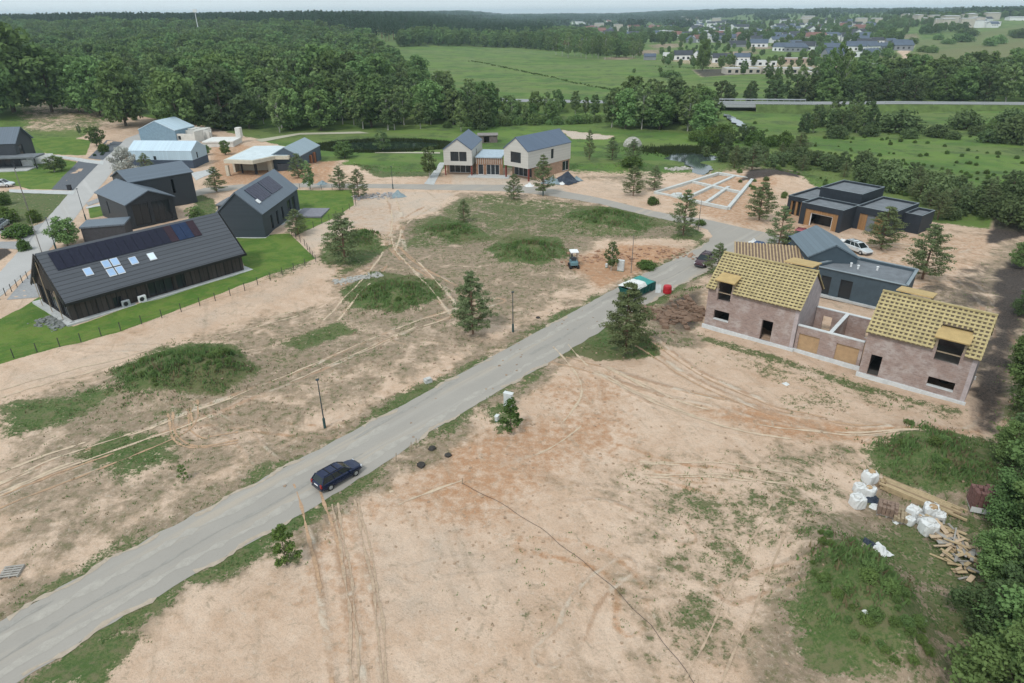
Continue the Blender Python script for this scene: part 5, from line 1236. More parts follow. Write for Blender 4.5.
PINES = [(473, 334, 60, 42, 'tall young pine standing alone beside the wheel tracks left of the road'), (626, 353, 66, 50, 'bushy pine on the grassy patch right of the road, below the skip'),
 (514, 199, 24, 19, 'small dense pine at the edge of the upper road in front of the white house'), (543, 195, 38, 24, 'pine in front of the right wing of the white house'),
 (683, 235, 42, 28, 'pine on the grassy corner island of the road junction'), (759, 220, 34, 31, 'round headed pine on bare sand in front of the foundations'), (778, 248, 38, 26, 'pine beside the rubbish heap at the junction'),
 (716, 277, 32, 26, 'low pine peeping over the battened roof of the left brick house'), (922, 279, 46, 40, 'open crowned pine on brown dirt right of the charcoal house'), (881, 249, 36, 34, 'pine between the black cubic house and the parked white car'),
 (633, 196, 28, 22, 'young pine left of the house foundations, the nearer of two'), (654, 190, 23, 19, 'young pine left of the house foundations, behind its neighbour'), (633, 161, 20, 18, 'dark young pine on the lawn below the dome'),
 (612, 160, 21, 16, 'small pine left of the dome on the lawn'), (589, 160, 28, 12, 'slim pine right of the white house'), (752, 170, 22, 22, 'dark pine right of the stream'), (464, 222, 22, 15, 'small pine in the middle of the waste ground'),
 (345, 262, 46, 44, 'broad pine at the edge of the bare sand below the solar house'), (359, 198, 27, 20, 'dark pine beside the upper road at the lawn corner'), (340, 190, 22, 19, 'light pine by the upper road left of the dark one'),
 (298, 235, 24, 24, 'bushy pine at the lawn corner by the solar house'), (299, 178, 22, 20, 'pine in front of the dark gabled wing'), (217, 192, 22, 20, 'small pine right of the twin gabled house'), (147, 171, 15, 14, 'small olive pine before the pale blue metal house'),
 (734, 168, 20, 16, 'pine at the right bank of the stream'), (798, 160, 24, 22, 'dark pine in the row left of the scrub belt')]
for i, (px, py, h, w, lb) in enumerate(PINES): px_tree(px, py, h, w, 'pine', 'pine_tree', lb, 'pine tree', seed=3 + i % 4, q=1.6 if i < 2 else 1.)
OTHER = [(310, 190, 26, 15, 'light', 'bare looking young birch before the dark gabled wing'), (68, 246, 24, 26, 'dec', 'leafy tree between the street and the low garage'), (127, 179, 27, 24, 'dec', 'white blossoming tree beside the street by the pale blue house'),
 (226, 155, 13, 12, 'dec', 'small fresh green tree behind the cream flat house'), (207, 155, 9, 9, 'dec', 'tiny tree before the concrete garage slab'), (383, 152, 20, 18, 'light', 'fresh pale green tree on the pond bank'), (430, 178, 30, 20, 'light', 'young birch left of the white gabled house'),
 (345, 158, 16, 22, 'dec', 'dark bush like tree by the pond left of the sand heap'), (611, 271, 30, 15, 'light', 'slender young tree beside the pale cable cabinet'), (196, 222, 14, 18, 'dec', 'rough green bush right of the twin gabled house'),
 (62, 170, 11, 10, 'dec', 'small dark tree on the lawn edge below the hill'), (80, 135, 9, 4, 'light', 'tiny lone tree on the grassy hill'), (97, 146, 16, 16, 'dec', 'bushy small tree at the right foot of the hill'), (175, 128, 46, 38, 'dec', 'big tree at the end of the street'),
 (55, 172, 13, 18, 'light', 'reddish bare shrub on the lawn by the porch house')]
for i, (px, py, h, w, k, lb) in enumerate(OTHER): px_tree(px, py, h, w, k, 'broadleaf_tree' if h > 20 else 'small_tree', lb, 'tree', seed=20 + i % 3, leaf='blossom' if 'blossom' in lb else None)
SHR = [(287, 565, 34, 26, 'sapling', 'small green bush on the sand right of the car'), (511, 431, 30, 26, 'sapling', 'bush growing round the white cable cabinet by the road'), (632, 290, 6, 14, 'shrub', 'low bush beside the thin pole near the cable cabinet'),
 (646, 268, 9, 22, 'shrub', 'low dark bush on the sand right of the thin pole'), (184, 480, 14, 10, 'sapling', 'tiny dry shrub in the middle of the sand left of the road'), (20, 236, 11, 26, 'shrub', 'dense hedge bush at the left street corner'),
 (8, 222, 14, 20, 'shrub', 'tall garden bush at the left edge above the driveway'), (35, 222, 12, 12, 'shrub', 'round garden bush with pale flowers by the street pole'), (2, 205, 12, 16, 'shrub', 'green bush behind the white car'),
 (25, 250, 10, 12, 'shrub', 'clipped bush at the end of the hedge'), (632, 166, 10, 24, 'shrub', 'low spreading shrub on the small mound before the dome'), (470, 146, 10, 12, 'shrub', 'bush beside the garden shed'),
 (455, 170, 9, 9, 'shrub', 'bush at the left wall of the white gabled house'), (104, 152, 8, 10, 'shrub', 'low round bush beside the gravel parking'), (700, 225, 6, 12, 'shrub', 'low bush at the foundation corner'), (653, 204, 8, 14, 'shrub', 'green bush at the left end of the foundations')]
for i, (px, py, h, w, k, lb) in enumerate(SHR): px_tree(px, py, h, w, k, 'shrub', lb, 'bush', seed=40 + i % 3, q=1.5 if i < 2 else 1.)
MEADB = [(898, 132, 21, 42, 'largest round willow bush on the meadow below the highway'), (869, 136, 11, 18, 'small round bush left on the meadow below the highway'), (909, 138, 10, 16, 'small round bush just below the largest willow bush'), (936, 137, 12, 20, 'round bush on the meadow right of the largest one'),
 (964, 129, 17, 29, 'wide bush just below the highway at the right'), (977, 135, 9, 15, 'small pale bush between the larger ones at the right'), (988, 142, 12, 19, 'low bush in front near the right edge of the meadow'), (1013, 143, 23, 36, 'big dark bush at the right edge of the meadow'),
 (1011, 127, 17, 28, 'brownish bush behind the big dark one at the right edge'), (952, 139, 8, 14, 'low flat bush on the open meadow'), (1004, 132, 8, 14, 'small bush wedged between the two right edge bushes'), (836, 138, 14, 20, 'bush in front of the grey green grove left on the meadow'),
 (390, 52, 7, 12, 'dark bush alone on the far meadow')]
for i, (px, py, h, w, lb) in enumerate(MEADB): px_tree(px, py, h, w, 'shrub', 'willow_bush', lb, 'bush', seed=43 + i % 3, leaf='willow')
# woods: positions from a jittered grid inside plan polygons
def grid_pts(pts, sp, hfun=None, jit=.42, lim=None):
    P_ = PW(pts); lo, hi = P_.min(0), P_.max(0)
    gx, gy = np.meshgrid(np.arange(lo[0], hi[0], sp), np.arange(lo[1], hi[1], sp)); gx = gx.ravel(); gy = gy.ravel()
    gx = gx + rs.uniform(-jit, jit, gx.shape) * sp; gy = gy + rs.uniform(-jit, jit, gy.shape) * sp
    k = sdf(P_, gx, gy) < 0; return np.stack([gx[k], gy[k]], 1)
HWV = [Vector(p[:2]) for p in HW]
def clear_of_highway(P_, d=9):
    k = line_dist([tuple(v) for v in HWV], P_[:, 0], P_[:, 1]) > d; k2 = np.ones(len(P_), bool)
    return P_[k & k2]
STUFF = {'weed': [], 'dec': [], 'light': [], 'conifer': [], 'mass': [], 'shrub': []}   # (x, y, scale)
def wood(P_, kinds, hrange, n_ind, name, label, group, seeds=3, leaf=None, cat='tree', wf=(.85, 1.15), leafs=None):
    P_ = P_[np.argsort(np.hypot(P_[:, 0], P_[:, 1]))]
    nz = np.sin(P_[:, 0] * .045 + 2 * np.sin(P_[:, 1] * .03)) * np.sin(P_[:, 1] * .06 + 1.)
    for i, (x, y) in enumerate(P_):
        k = rnd.choices([q[0] for q in kinds], [q[1] * (1 + (.7 if (nz[i] > 0) == (j % 2 == 0) else -.5)) for j, q in enumerate(kinds)])[0]
        h = rnd.uniform(*hrange) * (1 + .18 * nz[i]) * rnd.choice((.8, 1, 1, 1, 1.12))
        if i < n_ind:
            if name == 'forest_tree' and y < 330 and x < -45: h *= 1.2
            s = h / BASEH[k]; w = s * rnd.uniform(*wf) * (1.12 if name in ('forest_tree', 'grove_tree', 'woodland_tree') else 1); lf = leafs[k] if leafs and k in leafs else leaf
            plant(k, 60 + rnd.randrange(seeds), (x, y, hgt(x, y)), (w, w, s), name, label.format(k={'dec': 'broad green', 'light': 'slender pale green', 'willow': 'rounded grey green', 'pine': 'dark pine', 'shrub': 'low bushy', 'conifer': 'dark conifer'}[k]), cat, group + ' ({})'.format({'dec': 'broad', 'light': 'slender', 'willow': 'rounded', 'pine': 'pines', 'shrub': 'bushy', 'conifer': 'conifers'}[k]), leaf=lf, q=.8)
        else: STUFF[k if k in STUFF else 'dec'].append((x, y, h / BASEH[k]))
F1 = [(-260, 128), (-60, 114), (0, 111), (60, 108), (112, 118), (150, 122), (172, 124), (200, 131), (240, 134), (300, 134), (330, 132), (400, 131), (462, 134), (505, 128), (495, 114), (465, 104), (435, 94), (408, 80), (388, 66), (375, 52), (300, 45), (0, 45), (-400, 47)]
P_ = clear_of_highway(grid_pts(F1, 8.2), 8); P_ = P_[~((np.abs(P_[:, 1] - at0(140, 53).y) < 26) & (np.abs(P_[:, 0] - at0(143, 53).x) < 28))]
wood(P_, [('dec', 5), ('light', 4), ('willow', 2)], (9.5, 14.5), 300, 'forest_tree', '{k} tree in the big forest on the left', 'trees of the left forest')
wood(clear_of_highway(grid_pts([(490, 130), (560, 122), (612, 121), (612, 112), (540, 111), (500, 112)], 8.5), 8), [('light', 3), ('dec', 2)], (5, 9), 26, 'roadside_tree', '{k} tree in the belt below the highway, left of the grove', 'trees of the highway belt')
wood(grid_pts([(445, 128), (560, 124.5), (612, 124), (612, 121), (560, 121), (470, 124)], 3.4), [('shrub', 1)], (2.0, 3.6), 80, 'hedge_shrub', '{k} shrub in the hedge line behind the white gabled house', 'shrubs of the hedge line', leaf='dec', cat='bush')
wood(clear_of_highway(grid_pts([(606, 131), (640, 130), (690, 137), (722, 137), (716, 122), (700, 112), (660, 110), (612, 112)], 6.4), 7), [('light', 4), ('willow', 3), ('dec', 2)], (8.5, 11.5), 90, 'grove_tree', '{k} tree in the dense grove left of the bridge', 'trees of the grove')
wood(grid_pts([(690, 140), (725, 137), (775, 142), (800, 146), (800, 152), (760, 149), (700, 147)], 4.6), [('willow', 3), ('shrub', 2)], (3.4, 5.2), 60, 'willow', '{k} willow in the thicket along the stream', 'willows along the stream')
wood(clear_of_highway(grid_pts([(800, 132), (812, 121), (850, 118), (875, 121), (872, 130), (835, 134)], 5.2), 9), [('willow', 3), ('light', 1)], (6, 9.5), 40, 'meadow_tree', '{k} tree in the grove on the meadow below the highway', 'trees of the meadow grove')
wood(clear_of_highway(grid_pts([(760, 106.6), (800, 107), (900, 106.5), (1024, 106.8), (1250, 109), (1250, 80), (960, 76), (905, 82), (850, 92), (770, 100)], 8.5), 8.5), [('dec', 4), ('willow', 4), ('light', 3)], (9, 13.5), 220, 'woodland_tree', '{k} tree in the woodland above the highway on the right', 'trees of the right woodland')
wood(grid_pts([(690, 106), (770, 106), (790, 100), (700, 101)], 9), [('willow', 2)], (6, 9), 20, 'roadside_willow', '{k} tree behind the bridge', 'trees behind the bridge')
wood(grid_pts([(700, 153), (720, 157), (790, 158), (850, 166), (905, 180), (960, 194), (1040, 214), (1100, 235), (1100, 262), (1024, 236), (985, 226), (925, 221), (915, 203), (880, 190), (830, 174), (770, 168), (715, 163)], 3.2), [('pine', 2), ('willow', 4), ('shrub', 2)], (2.6, 5.2), 300, 'scrub_tree', '{k} scrub tree in the belt between the black cubic house and the meadow', 'scrub belt behind the houses', leafs={'willow': 'fir', 'shrub': 'fir'}, wf=(.9, 1.3))
for i, (px, h, lb) in enumerate([(823, 46, 'left'), (832, 50, 'middle'), (841, 44, 'right')]): px_tree(px, 104, h, 15, 'light', 'poplar_tree', f'{lb} one of the three tall narrow poplars above the highway', 'poplar', seed=30 + i, leaf='dec')
px_tree(702, 71, 27, 16, 'dec', 'broadleaf_tree', 'lone round tree in front of the white gabled houses at the settlement', 'tree', 21)
for i, px in enumerate((556, 562, 568, 575, 581, 586, 592, 598, 605, 611)): px_tree(px, 55 + (i % 3) + i * .35, 18 + (i % 3) * 2, 9, 'light', 'poplar_tree', 'slim tree in the row at the far edge of the left meadow', 'poplar', 30 + i % 3, group='row of slim trees at the far meadow edge', leaf='dec' if i % 2 else None)
wood(grid_pts([(583, 55), (640, 58), (640, 48), (590, 45)], 11), [('dec', 3), ('light', 1)], (10, 15), 60, 'settlement_tree', '{k} tree in the copse left of the settlement', 'trees left of the settlement')
for px, py, h, w in ((990, 131, 9, 8), (660, 73, 5, 5), (634, 73, 4, 4), (670, 77, 7, 22), (743, 75, 12, 8), (768, 79, 12, 11), (778, 79, 10, 8), (788, 79, 11, 8), (887, 60, 9, 9), (802, 74, 8, 6), (912, 44, 6, 10), (923, 52, 6, 11), (932, 53, 7, 11), (948, 44, 5, 12), (962, 42, 8, 18), (938, 40, 6, 9), (990, 46, 8, 12), (1020, 38, 8, 14), (905, 48, 5, 8), (967, 36, 7, 18), (998, 44, 8, 12), (1016, 36, 6, 14)):
    px_tree(px, py, h, w, 'shrub' if w > h * 1.3 else 'dec', 'field_tree', 'dark tree standing singly on the open fields round the settlement', 'tree', 60 if w <= h * 1.3 else 43, leaf='dec', group='single trees on the far fields', q=.8 if w <= h * 1.3 else 1.)
# big trees pressing in along the right edge
RB = [(1062, 318, 8, 7), (1066, 345, 8, 7.5), (1040, 372, 7, 6.5), (1075, 385, 9, 8), (1042, 412, 7.5, 7), (1080, 430, 9, 8), (1046, 452, 7.5, 7), (1075, 480, 9, 8), (1050, 500, 7.5, 7), (1078, 530, 9, 8.5),
      (1045, 560, 7.5, 7), (1075, 590, 8.5, 8), (1035, 618, 6.6, 6.6), (1066, 650, 8, 8), (1030, 672, 6, 6.5), (1100, 660, 9, 9), (1000, 720, 6, 6), (1060, 730, 8, 8), (1110, 560, 10, 9), (1110, 470, 10, 9), (1000, 585, 4.2, 4.8), (994, 640, 4.4, 5.2), (1012, 528, 4.8, 5), (1028, 372, 4, 4.4), (1030, 318, 4, 4.2), (1022, 268, 4, 4.4), (1008, 462, 3.6, 4.2)]
for i, (px, py, h, w) in enumerate(RB):
    c = at(px, py); k = 'dec' if i % 3 else 'willow'; plant(k, 80 + i % 4, c, (w / BASEW[k], w / BASEW[k], h / 10), 'edge_tree', 'dark green tree in the dense row along the right edge', 'tree', 'trees along the right edge', q=2.2)
# woodland that reads as one mass: far conifers, the depth of the left forest, belts at the horizon
q = grid_pts([(-500, 45), (300, 45), (375, 51), (440, 47), (470, 44), (540, 44), (560, 36), (520, 30), (300, 28), (-600, 28)], 13.5)
q = q[q[:, 1] < 1900]; STUFF['conifer'] += [(x, y, rnd.uniform(1.6, 2.1)) for x, y in q]
q = grid_pts([(395, 52), (470, 47), (560, 50), (590, 46), (600, 38), (540, 38), (430, 42)], 12); STUFF['dec'] += [(x, y, rnd.uniform(1.2, 1.7)) for x, y in q]
for _ in range(5200):
    a = rnd.uniform(-.98, .98); rr_ = 1500 * math.exp(rnd.random() * math.log(5.0)); x, y = rr_ * math.tan(a * .9) , rr_
    if abs(x) > 6500: continue
    tw = (x > .06 * y and x < .62 * y and y < 2600)
    if tw and rnd.random() < .93: continue
    STUFF['mass'].append((x, y, rnd.uniform(1.1, 2.0)))
for _ in range(150):
    p = at0(rnd.uniform(655, 895), rnd.uniform(42, 68))
    if min((p.x - t_.x) ** 2 + (p.y - t_.y) ** 2 for t_ in [at0(q_[0], q_[1]) for q_ in MED]) > 90: STUFF['dec'].append((p.x, p.y, rnd.uniform(.35, .8)))
for _ in range(900):          # trees between the town's houses
    px, py = rnd.uniform(560, 900), rnd.uniform(21, 43); c = at0(px, py)
    if py > 40 and 700 < px < 860: continue
    if min((c.x - t[0]) ** 2 + (c.y - t[1]) ** 2 for t in TOWN) < 144: continue
    STUFF['dec'].append((c.x, c.y, rnd.uniform(.6, 1.2)))
for seg_ in ([(560, 46), (640, 44), (720, 42), (790, 41)], [(700, 38.5), (860, 38)], [(780, 46), (812, 47), (830, 45)], [(812, 44), (888, 43)], [(600, 33), (700, 33)], [(720, 30), (900, 30)], [(900, 34), (1040, 28)], [(905, 38), (960, 36)], [(900, 31), (1060, 26)], [(560, 40), (620, 40)], [(870, 36), (905, 31)]):
    L_ = [at0(*p) for p in seg_]
    for a, c in zip(L_[:-1], L_[1:]):
        for i in range(int((c - a).length / 6.5)):
            p = a.lerp(c, rnd.random()) + Vector((rnd.gauss(0, 9), rnd.gauss(0, 12), 0)); STUFF['dec'].append((p.x, p.y, rnd.uniform(.9, 1.4)))
q = grid_pts([(120, 131), (155, 122), (150, 120), (128, 126)], 5); STUFF['shrub'] += [(x, y, rnd.uniform(.5, .8)) for x, y in q]
for ln in ([(742, 138), (790, 148), (860, 158), (930, 168), (1024, 181), (1200, 205)], [(470, 62), (520, 70), (570, 82), (640, 92)], [(655, 68), (700, 69), (735, 66)], [(716, 137), (745, 141), (775, 140)]):
    L_ = [at0(*p) for p in ln]
    for a, c in zip(L_[:-1], L_[1:]):
        for i in range(int((c - a).length / 1.1)):
            p = a.lerp(c, rnd.random()) + Vector((rnd.gauss(0, .8), rnd.gauss(0, .8), 0)); STUFF['shrub'].append((p.x, p.y, rnd.uniform(.15, .4)))
for (cx, cy, sx, sy, a_, h) in MOUNDS[:7] + MOUNDS[7:9]:
    for _ in range(60 if cy < 42 else 20):
        a_ = rnd.uniform(0, 6.28); q_ = math.sqrt(rnd.random()) * 1.25; x, y = cx + sx * q_ * math.cos(a_), cy + sy * q_ * math.sin(a_); STUFF['weed'].append((x, y, rnd.uniform(.12, .40) * (1.1 - .35 * q_)))
for _ in range(260):
    p = at0(rnd.uniform(735, 1150), rnd.uniform(122, 200)); STUFF['shrub'].append((p.x, p.y, rnd.uniform(.15, .5)))
def woodland():
    V, K, SC, ROT = [], [], [], []
    kinds = [('dec', 60, .5), ('dec', 61, .5), ('light', 60, .6), ('conifer', 62, .7), ('conifer', 63, .7), ('mass', 64, 1.), ('shrub', 43, .6), ('shrub', 44, .8)]
    src = []
    for k, sd_, q_ in kinds:
        b, v, f = tree_mesh(k, sd_, q_); tv = np.array(b.v); tm = bpy.data.meshes.new('canopy'); tf = [tuple(int(i) + 0 for i in ff) for ff in b.f]
        lf = [tuple(int(i) + len(tv) for i in ff) for ff in f]
        tm.from_pydata([tuple(p) for p in tv] + [tuple(p) for p in v], [], tf + lf); tm.materials.append(TRUNKM[k]); tm.materials.append(LM['wild' if sd_ == 44 else LEAFM[k]])
        tm.polygons.foreach_set('material_index', [0] * len(tf) + [1] * len(lf)); src.append(bpy.data.objects.new('canopy_source', tm))
    table = {'dec': (0, 1), 'light': (2,), 'conifer': (3, 4), 'mass': (5,), 'shrub': (6,), 'weed': (7,)}
    for k, lst in STUFF.items():
        for x, y, s in lst:
            V.append((x, y, 0)); K.append(rnd.choice(table[k])); SC.append(s); ROT.append(rnd.uniform(0, 6.28))
    V = np.array(V); V[:, 2] = height(V[:, 0], V[:, 1])
    me = bpy.data.meshes.new('woodland'); me.vertices.add(len(V)); me.vertices.foreach_set('co', V.astype(np.float32).ravel())
    for n_, ty, d in (('kind', 'INT', K), ('size', 'FLOAT', SC), ('turn', 'FLOAT', ROT)):
        a = me.attributes.new(n_, ty, 'POINT'); a.data.foreach_set('value', np.array(d, np.int32 if ty == 'INT' else np.float32))
    o = link('woodland', me); tag(o, kind='stuff')
    ng = bpy.data.node_groups.new('woodland', 'GeometryNodeTree'); ng.interface.new_socket('Geometry', in_out='INPUT', socket_type='NodeSocketGeometry'); ng.interface.new_socket('Geometry', in_out='OUTPUT', socket_type='NodeSocketGeometry')
    N = ng.nodes; gi, go = N.new('NodeGroupInput'), N.new('NodeGroupOutput'); jn = N.new('GeometryNodeJoinGeometry')
    def at_(n_, ty): a = N.new('GeometryNodeInputNamedAttribute'); a.data_type = ty; a.inputs['Name'].default_value = n_; return a.outputs['Attribute']
    sz, tn = at_('size', 'FLOAT'), at_('turn', 'FLOAT'); kd = at_('kind', 'INT'); cx = N.new('ShaderNodeCombineXYZ'); ng.links.new(tn, cx.inputs[2])
    for i, so_ in enumerate(src):
        cmp_ = N.new('FunctionNodeCompare'); cmp_.data_type = 'INT'; cmp_.operation = 'EQUAL'; ng.links.new(kd, cmp_.inputs[2]); cmp_.inputs[3].default_value = i
        oi = N.new('GeometryNodeObjectInfo'); oi.inputs['Object'].default_value = so_; oi.inputs['As Instance'].default_value = True
        ip = N.new('GeometryNodeInstanceOnPoints'); ng.links.new(gi.outputs[0], ip.inputs['Points']); ng.links.new(cmp_.outputs[0], ip.inputs['Selection']); ng.links.new(oi.outputs['Geometry'], ip.inputs['Instance'])
        ng.links.new(cx.outputs[0], ip.inputs['Rotation']); ng.links.new(sz, ip.inputs['Scale']); ng.links.new(ip.outputs[0], jn.inputs[0])
    ng.links.new(jn.outputs[0], go.inputs[0]); md = o.modifiers.new('trees', 'NODES'); md.node_group = ng
    print('woodland instances', len(V))
woodland()
# wild grass: blades in tufts wherever the ground is weedy
def wild_grass():
    g = np.random.RandomState(5)
    def tufts(x, y, hh, nb, spread, name, mt):
        n = len(x); z = height(x, y); X = np.repeat(x, nb) + g.normal(0, 1, n * nb) * np.repeat(spread, nb); Y = np.repeat(y, nb) + g.normal(0, 1, n * nb) * np.repeat(spread, nb); Z = np.repeat(z, nb) - .03
        Hh = np.repeat(hh, nb) * (.5 + .8 * g.rand(n * nb)); a = g.rand(n * nb) * 6.28; w = .035 + .11 * Hh; lean = .45 * Hh; la = g.rand(n * nb) * 6.28
        A = np.stack([X - w * np.cos(a), Y - w * np.sin(a), Z], -1); B = np.stack([X + w * np.cos(a), Y + w * np.sin(a), Z], -1); T = np.stack([X + lean * np.cos(la), Y + lean * np.sin(la), Z + Hh], -1)
        V = np.stack([A, B, T], 1).reshape(-1, 3); F = np.arange(len(V)).reshape(-1, 3); tag(link(name, np_mesh(name, V, F, [mt])), kind='stuff')
    n = 420000; x = g.uniform(-85, 75, n); y = g.uniform(27, 165, n)
    M = ground_masks(x, y); nz = .5 + .28 * np.sin(x * 1.3 + 2 * np.sin(y * .8)) + .28 * np.sin(y * 1.7 + 1.5 * np.sin(x * .6)); pr = np.clip((M['grass'] - .08) * 1.2, 0, 1) * np.clip(nz, 0, 1) * (1 - M['lawn'])
    inroad = (sdf(MAIN_POLY, x, y) < .1) | (sdf(ST_POLY, x, y) < .2); pr[inroad] = 0
    pr *= sstep(170, 80, y) * .7 + .3
    for bx in ((22, 45, 52, 86),): pr[(x > 24) & (x < 44) & (y > 58) & (y < 80) & (x + y > 94)] = 0
    mz = np.zeros(n)
    for (cx, cy, sx, sy, a, h) in MOUNDS: mz = np.maximum(mz, gauss(x, y, cx, cy, sx * 1.1, sy * 1.1) * min(1, h))
    k = g.rand(n) < pr * (.45 + .55 * np.clip(mz * 2, 0, 1)); x, y, mz = x[k], y[k], mz[k]
    hh = .15 + .5 * mz * g.rand(len(x)) ** .7; print('tufts', len(x))
    dr = g.rand(len(x)) < .22
    tufts(x[~dr], y[~dr], hh[~dr], 5, .10 + .2 * mz[~dr], 'wild_grass', LM['wild']); tufts(x[dr], y[dr], hh[dr], 5, .10 + .15 * mz[dr], 'dry_grass', LM['dryg'])
    # reeds round the pond and stream
    n = 5000; th = g.rand(n) * 6.28; p = POND_C; x = p.x + 18 * np.cos(th) * (1 + .06 * g.randn(n)); y = p.y + 9 * np.sin(th) * (1 + .08 * g.randn(n))
    q_ = at0(688, 150); x2 = q_.x + 6 * g.randn(2500); y2 = q_.y + 2.2 * g.randn(2500)
    x = np.concatenate([x, x2]); y = np.concatenate([y, y2]); tufts(x, y, np.full(len(x), .7), 4, np.full(len(x), .3), 'reeds', leaf_mat('reed_leaf', (.03, .05, .018), (.06, .08, .03)))
for px, py, h, w in ((14, 112, 66, 60), (52, 112, 48, 46), (126, 126, 50, 42), (100, 116, 44, 40), (182, 133, 48, 44), (-8, 118, 60, 50), (80, 112, 40, 36)):
    px_tree(px, py, h, w, 'dec', 'forest_tree', 'large dark broadleaf tree at the very front of the left forest, above the grassy hill', 'tree', 62, group='large front trees above the hill', q=.8)
wild_grass()
def stones(name, px0, py0, px1, py1, wid, n, c, smin, smax, seed=1):
    g = random.Random(seed); a, b_ = at0(px0, py0), at0(px1, py1); b = MB()
    for _ in range(n):
        p = a.lerp(b_, g.random()); d = (b_ - a).normalized(); p = p + Vector((-d.y, d.x, 0)) * g.gauss(0, wid); s = g.uniform(smin, smax); z = hgt(p.x, p.y)
        v = [(p.x + s * g.uniform(.6, 1.2) * sx, p.y + s * g.uniform(.6, 1.2) * sy, z - .05 + (s * g.uniform(.5, 1.3) if sz else 0)) for sz in (0, 1) for sx, sy in ((-1, -1), (1, -1), (1, 1), (-1, 1))]
        b.add(v, [(0, 3, 2, 1), (4, 5, 6, 7), (0, 1, 5, 4), (1, 2, 6, 5), (2, 3, 7, 6), (3, 0, 4, 7)])
    return tag(b.build(name, mat(name + '_grey%d' % int(c[0] * 100), c, .9, .25, 2)), kind='stuff')
stones('rubble', 334, 283, 380, 274, .55, 330, (.38, .37, .34), .05, .19)
stones('rubble', 352, 198, 402, 194, .9, 160, (.34, .33, .33), .06, .32, 2)
stones('rubble', 670, 170, 694, 166, .7, 120, (.45, .42, .38), .1, .35, 3)
stones('garden_stones', 42, 318, 66, 326, .7, 200, (.20, .21, .2), .06, .22, 4)
stones('clods', 650, 318, 700, 310, 1.6, 260, (.20, .13, .09), .1, .4, 8)
stones('clods', 560, 262, 690, 252, 1.6, 160, (.33, .2, .13), .08, .3, 9)
stones('clods', 470, 420, 900, 420, 9, 500, (.35, .25, .17), .03, .11, 5)
stones('clods', 350, 600, 750, 560, 9, 450, (.36, .26, .18), .03, .10, 6)
stones('clods', 200, 430, 560, 300, 5, 500, (.28, .2, .14), .03, .12, 7)

# ------------------------------------------------------------------ poles, cabinets, fences
def lamp(px, py, h, label, head=True, r_=.055):
    c = at(px, py); r = thing('street_lamp' if head else 'wooden_pole', label, 'street lamp' if head else 'pole', c)
    pm = mat('dark_steel', (.045, .06, .065), .5, .1) if head else mat('grey_pole', (.20, .18, .16), .9, .2)
    MB().tube((0, 0, -.2), (0, 0, h), r_ * 1.2, r_ * .7, 9).build('pole', pm, r)
    if head:
        MB().lathe([(.10, 0), (.12, .02), (.12, 1.0), (.075, 1.06)], 10).build('base_box', mat('dark_green_box', (.03, .07, .07), .6), r)
        MB().lathe([(.04, h), (.16, h + .03), (.17, h + .1), (.05, h + .17)], 12).build('lamp_head', pm, r)
    return r
lamp(325, 428, 4.9, 'dark lamp post on the sand just left of the road, nearest the car')
lamp(513, 332, 4.9, 'dark lamp post by the road right of the lone pine')
lamp(631, 273, 5.6, 'thin grey pole on bare sand beside the cable cabinet', False)
lamp(698, 230, 5.2, 'leaning thin pole on the grassy corner of the junction', False)
lamp(543, 196, 4.4, 'dark lamp post at the upper road before the white gabled house')
lamp(393, 189, 4.6, 'lamp post at the upper road above the bare sand')
lamp(31, 218, 9.0, 'tall pale pole by the garden hedge on the left', False, .09)
lamp(42, 253, 6.0, 'pole on the near side of the left street beside the hedge end', False)
lamp(56, 249, 5.0, 'lamp post between the street and the long barn house')
lamp(86, 220, 5.6, 'lamp post beside the street at the twin gabled house')
lamp(430, 470, .6, 'short stump of a post in the verge', False) if False else None
def mast():
    c = at0(200, 38); c = Vector((c.x * .62, c.y * .62, 0)); c.z = hgt(c.x, c.y); r = thing('floodlight_mast', 'tall white floodlight mast rising out of the far forest', 'mast', c)
    wm = mat('white_unit', (.75, .76, .76)); MB().tube((0, 0, 0), (0, 0, 27), .5, .3, 8).build('pole', wm, r); MB().box(-2, -.5, 26, 2, .5, 29).build('floodlight_panel', wm, r)
mast()
def cabinet(px, py, w, h, label, green=False):
    c = at(px, py); r = thing('cable_cabinet', label, 'cabinet', c, R(-25)); b = MB().bbox(-w / 2, -.2, .12, w / 2, .2, h, .03); b.build('housing', mat('pale_grey_plastic', (.60, .62, .61), .6, .06), r)
    MB().box(-w / 2 + .04, -.225, .3, -.01, -.203, h - .1).box(.01, -.225, .3, w / 2 - .04, -.203, h - .1).build('door', mat('pale_grey_door', (.52, .55, .55), .6), r); MB().box(-w / 2 + .03, -.17, -.2, w / 2 - .03, .17, .12).build('base', mat('green_base', (.12, .25, .20), .7), r)
    MB().box(-w / 2 - .03, -.24, h + .003, w / 2 + .03, .24, h + .05).build('lid', mat('pale_grey_plastic', (.6, .62, .61)), r)
cabinet(620.5, 271, .95, 1.6, 'pale grey cable cabinet beside the thin pole left of the road'); cabinet(508.5, 407, .85, 1.5, 'white cable cabinet standing in a bush right of the road')
cabinet(606.5, 267.5, .3, .5, 'small low grey box left of the pale cable cabinet'); cabinet(497, 421, .28, .55, 'small white marker box left of the bushy cabinet')
c = at(428, 382); MB().bbox(-.38, -.3, -.05, .38, .3, .4, .04).box(-.2, -.34, .403, .25, .1, .52).build('concrete_block', mat('light_concrete', (.5, .5, .48), .9, .2), None, c, .5); tag(bpy.data.objects['concrete_block'], 'small grey concrete block lying beside the road verge', 'block')
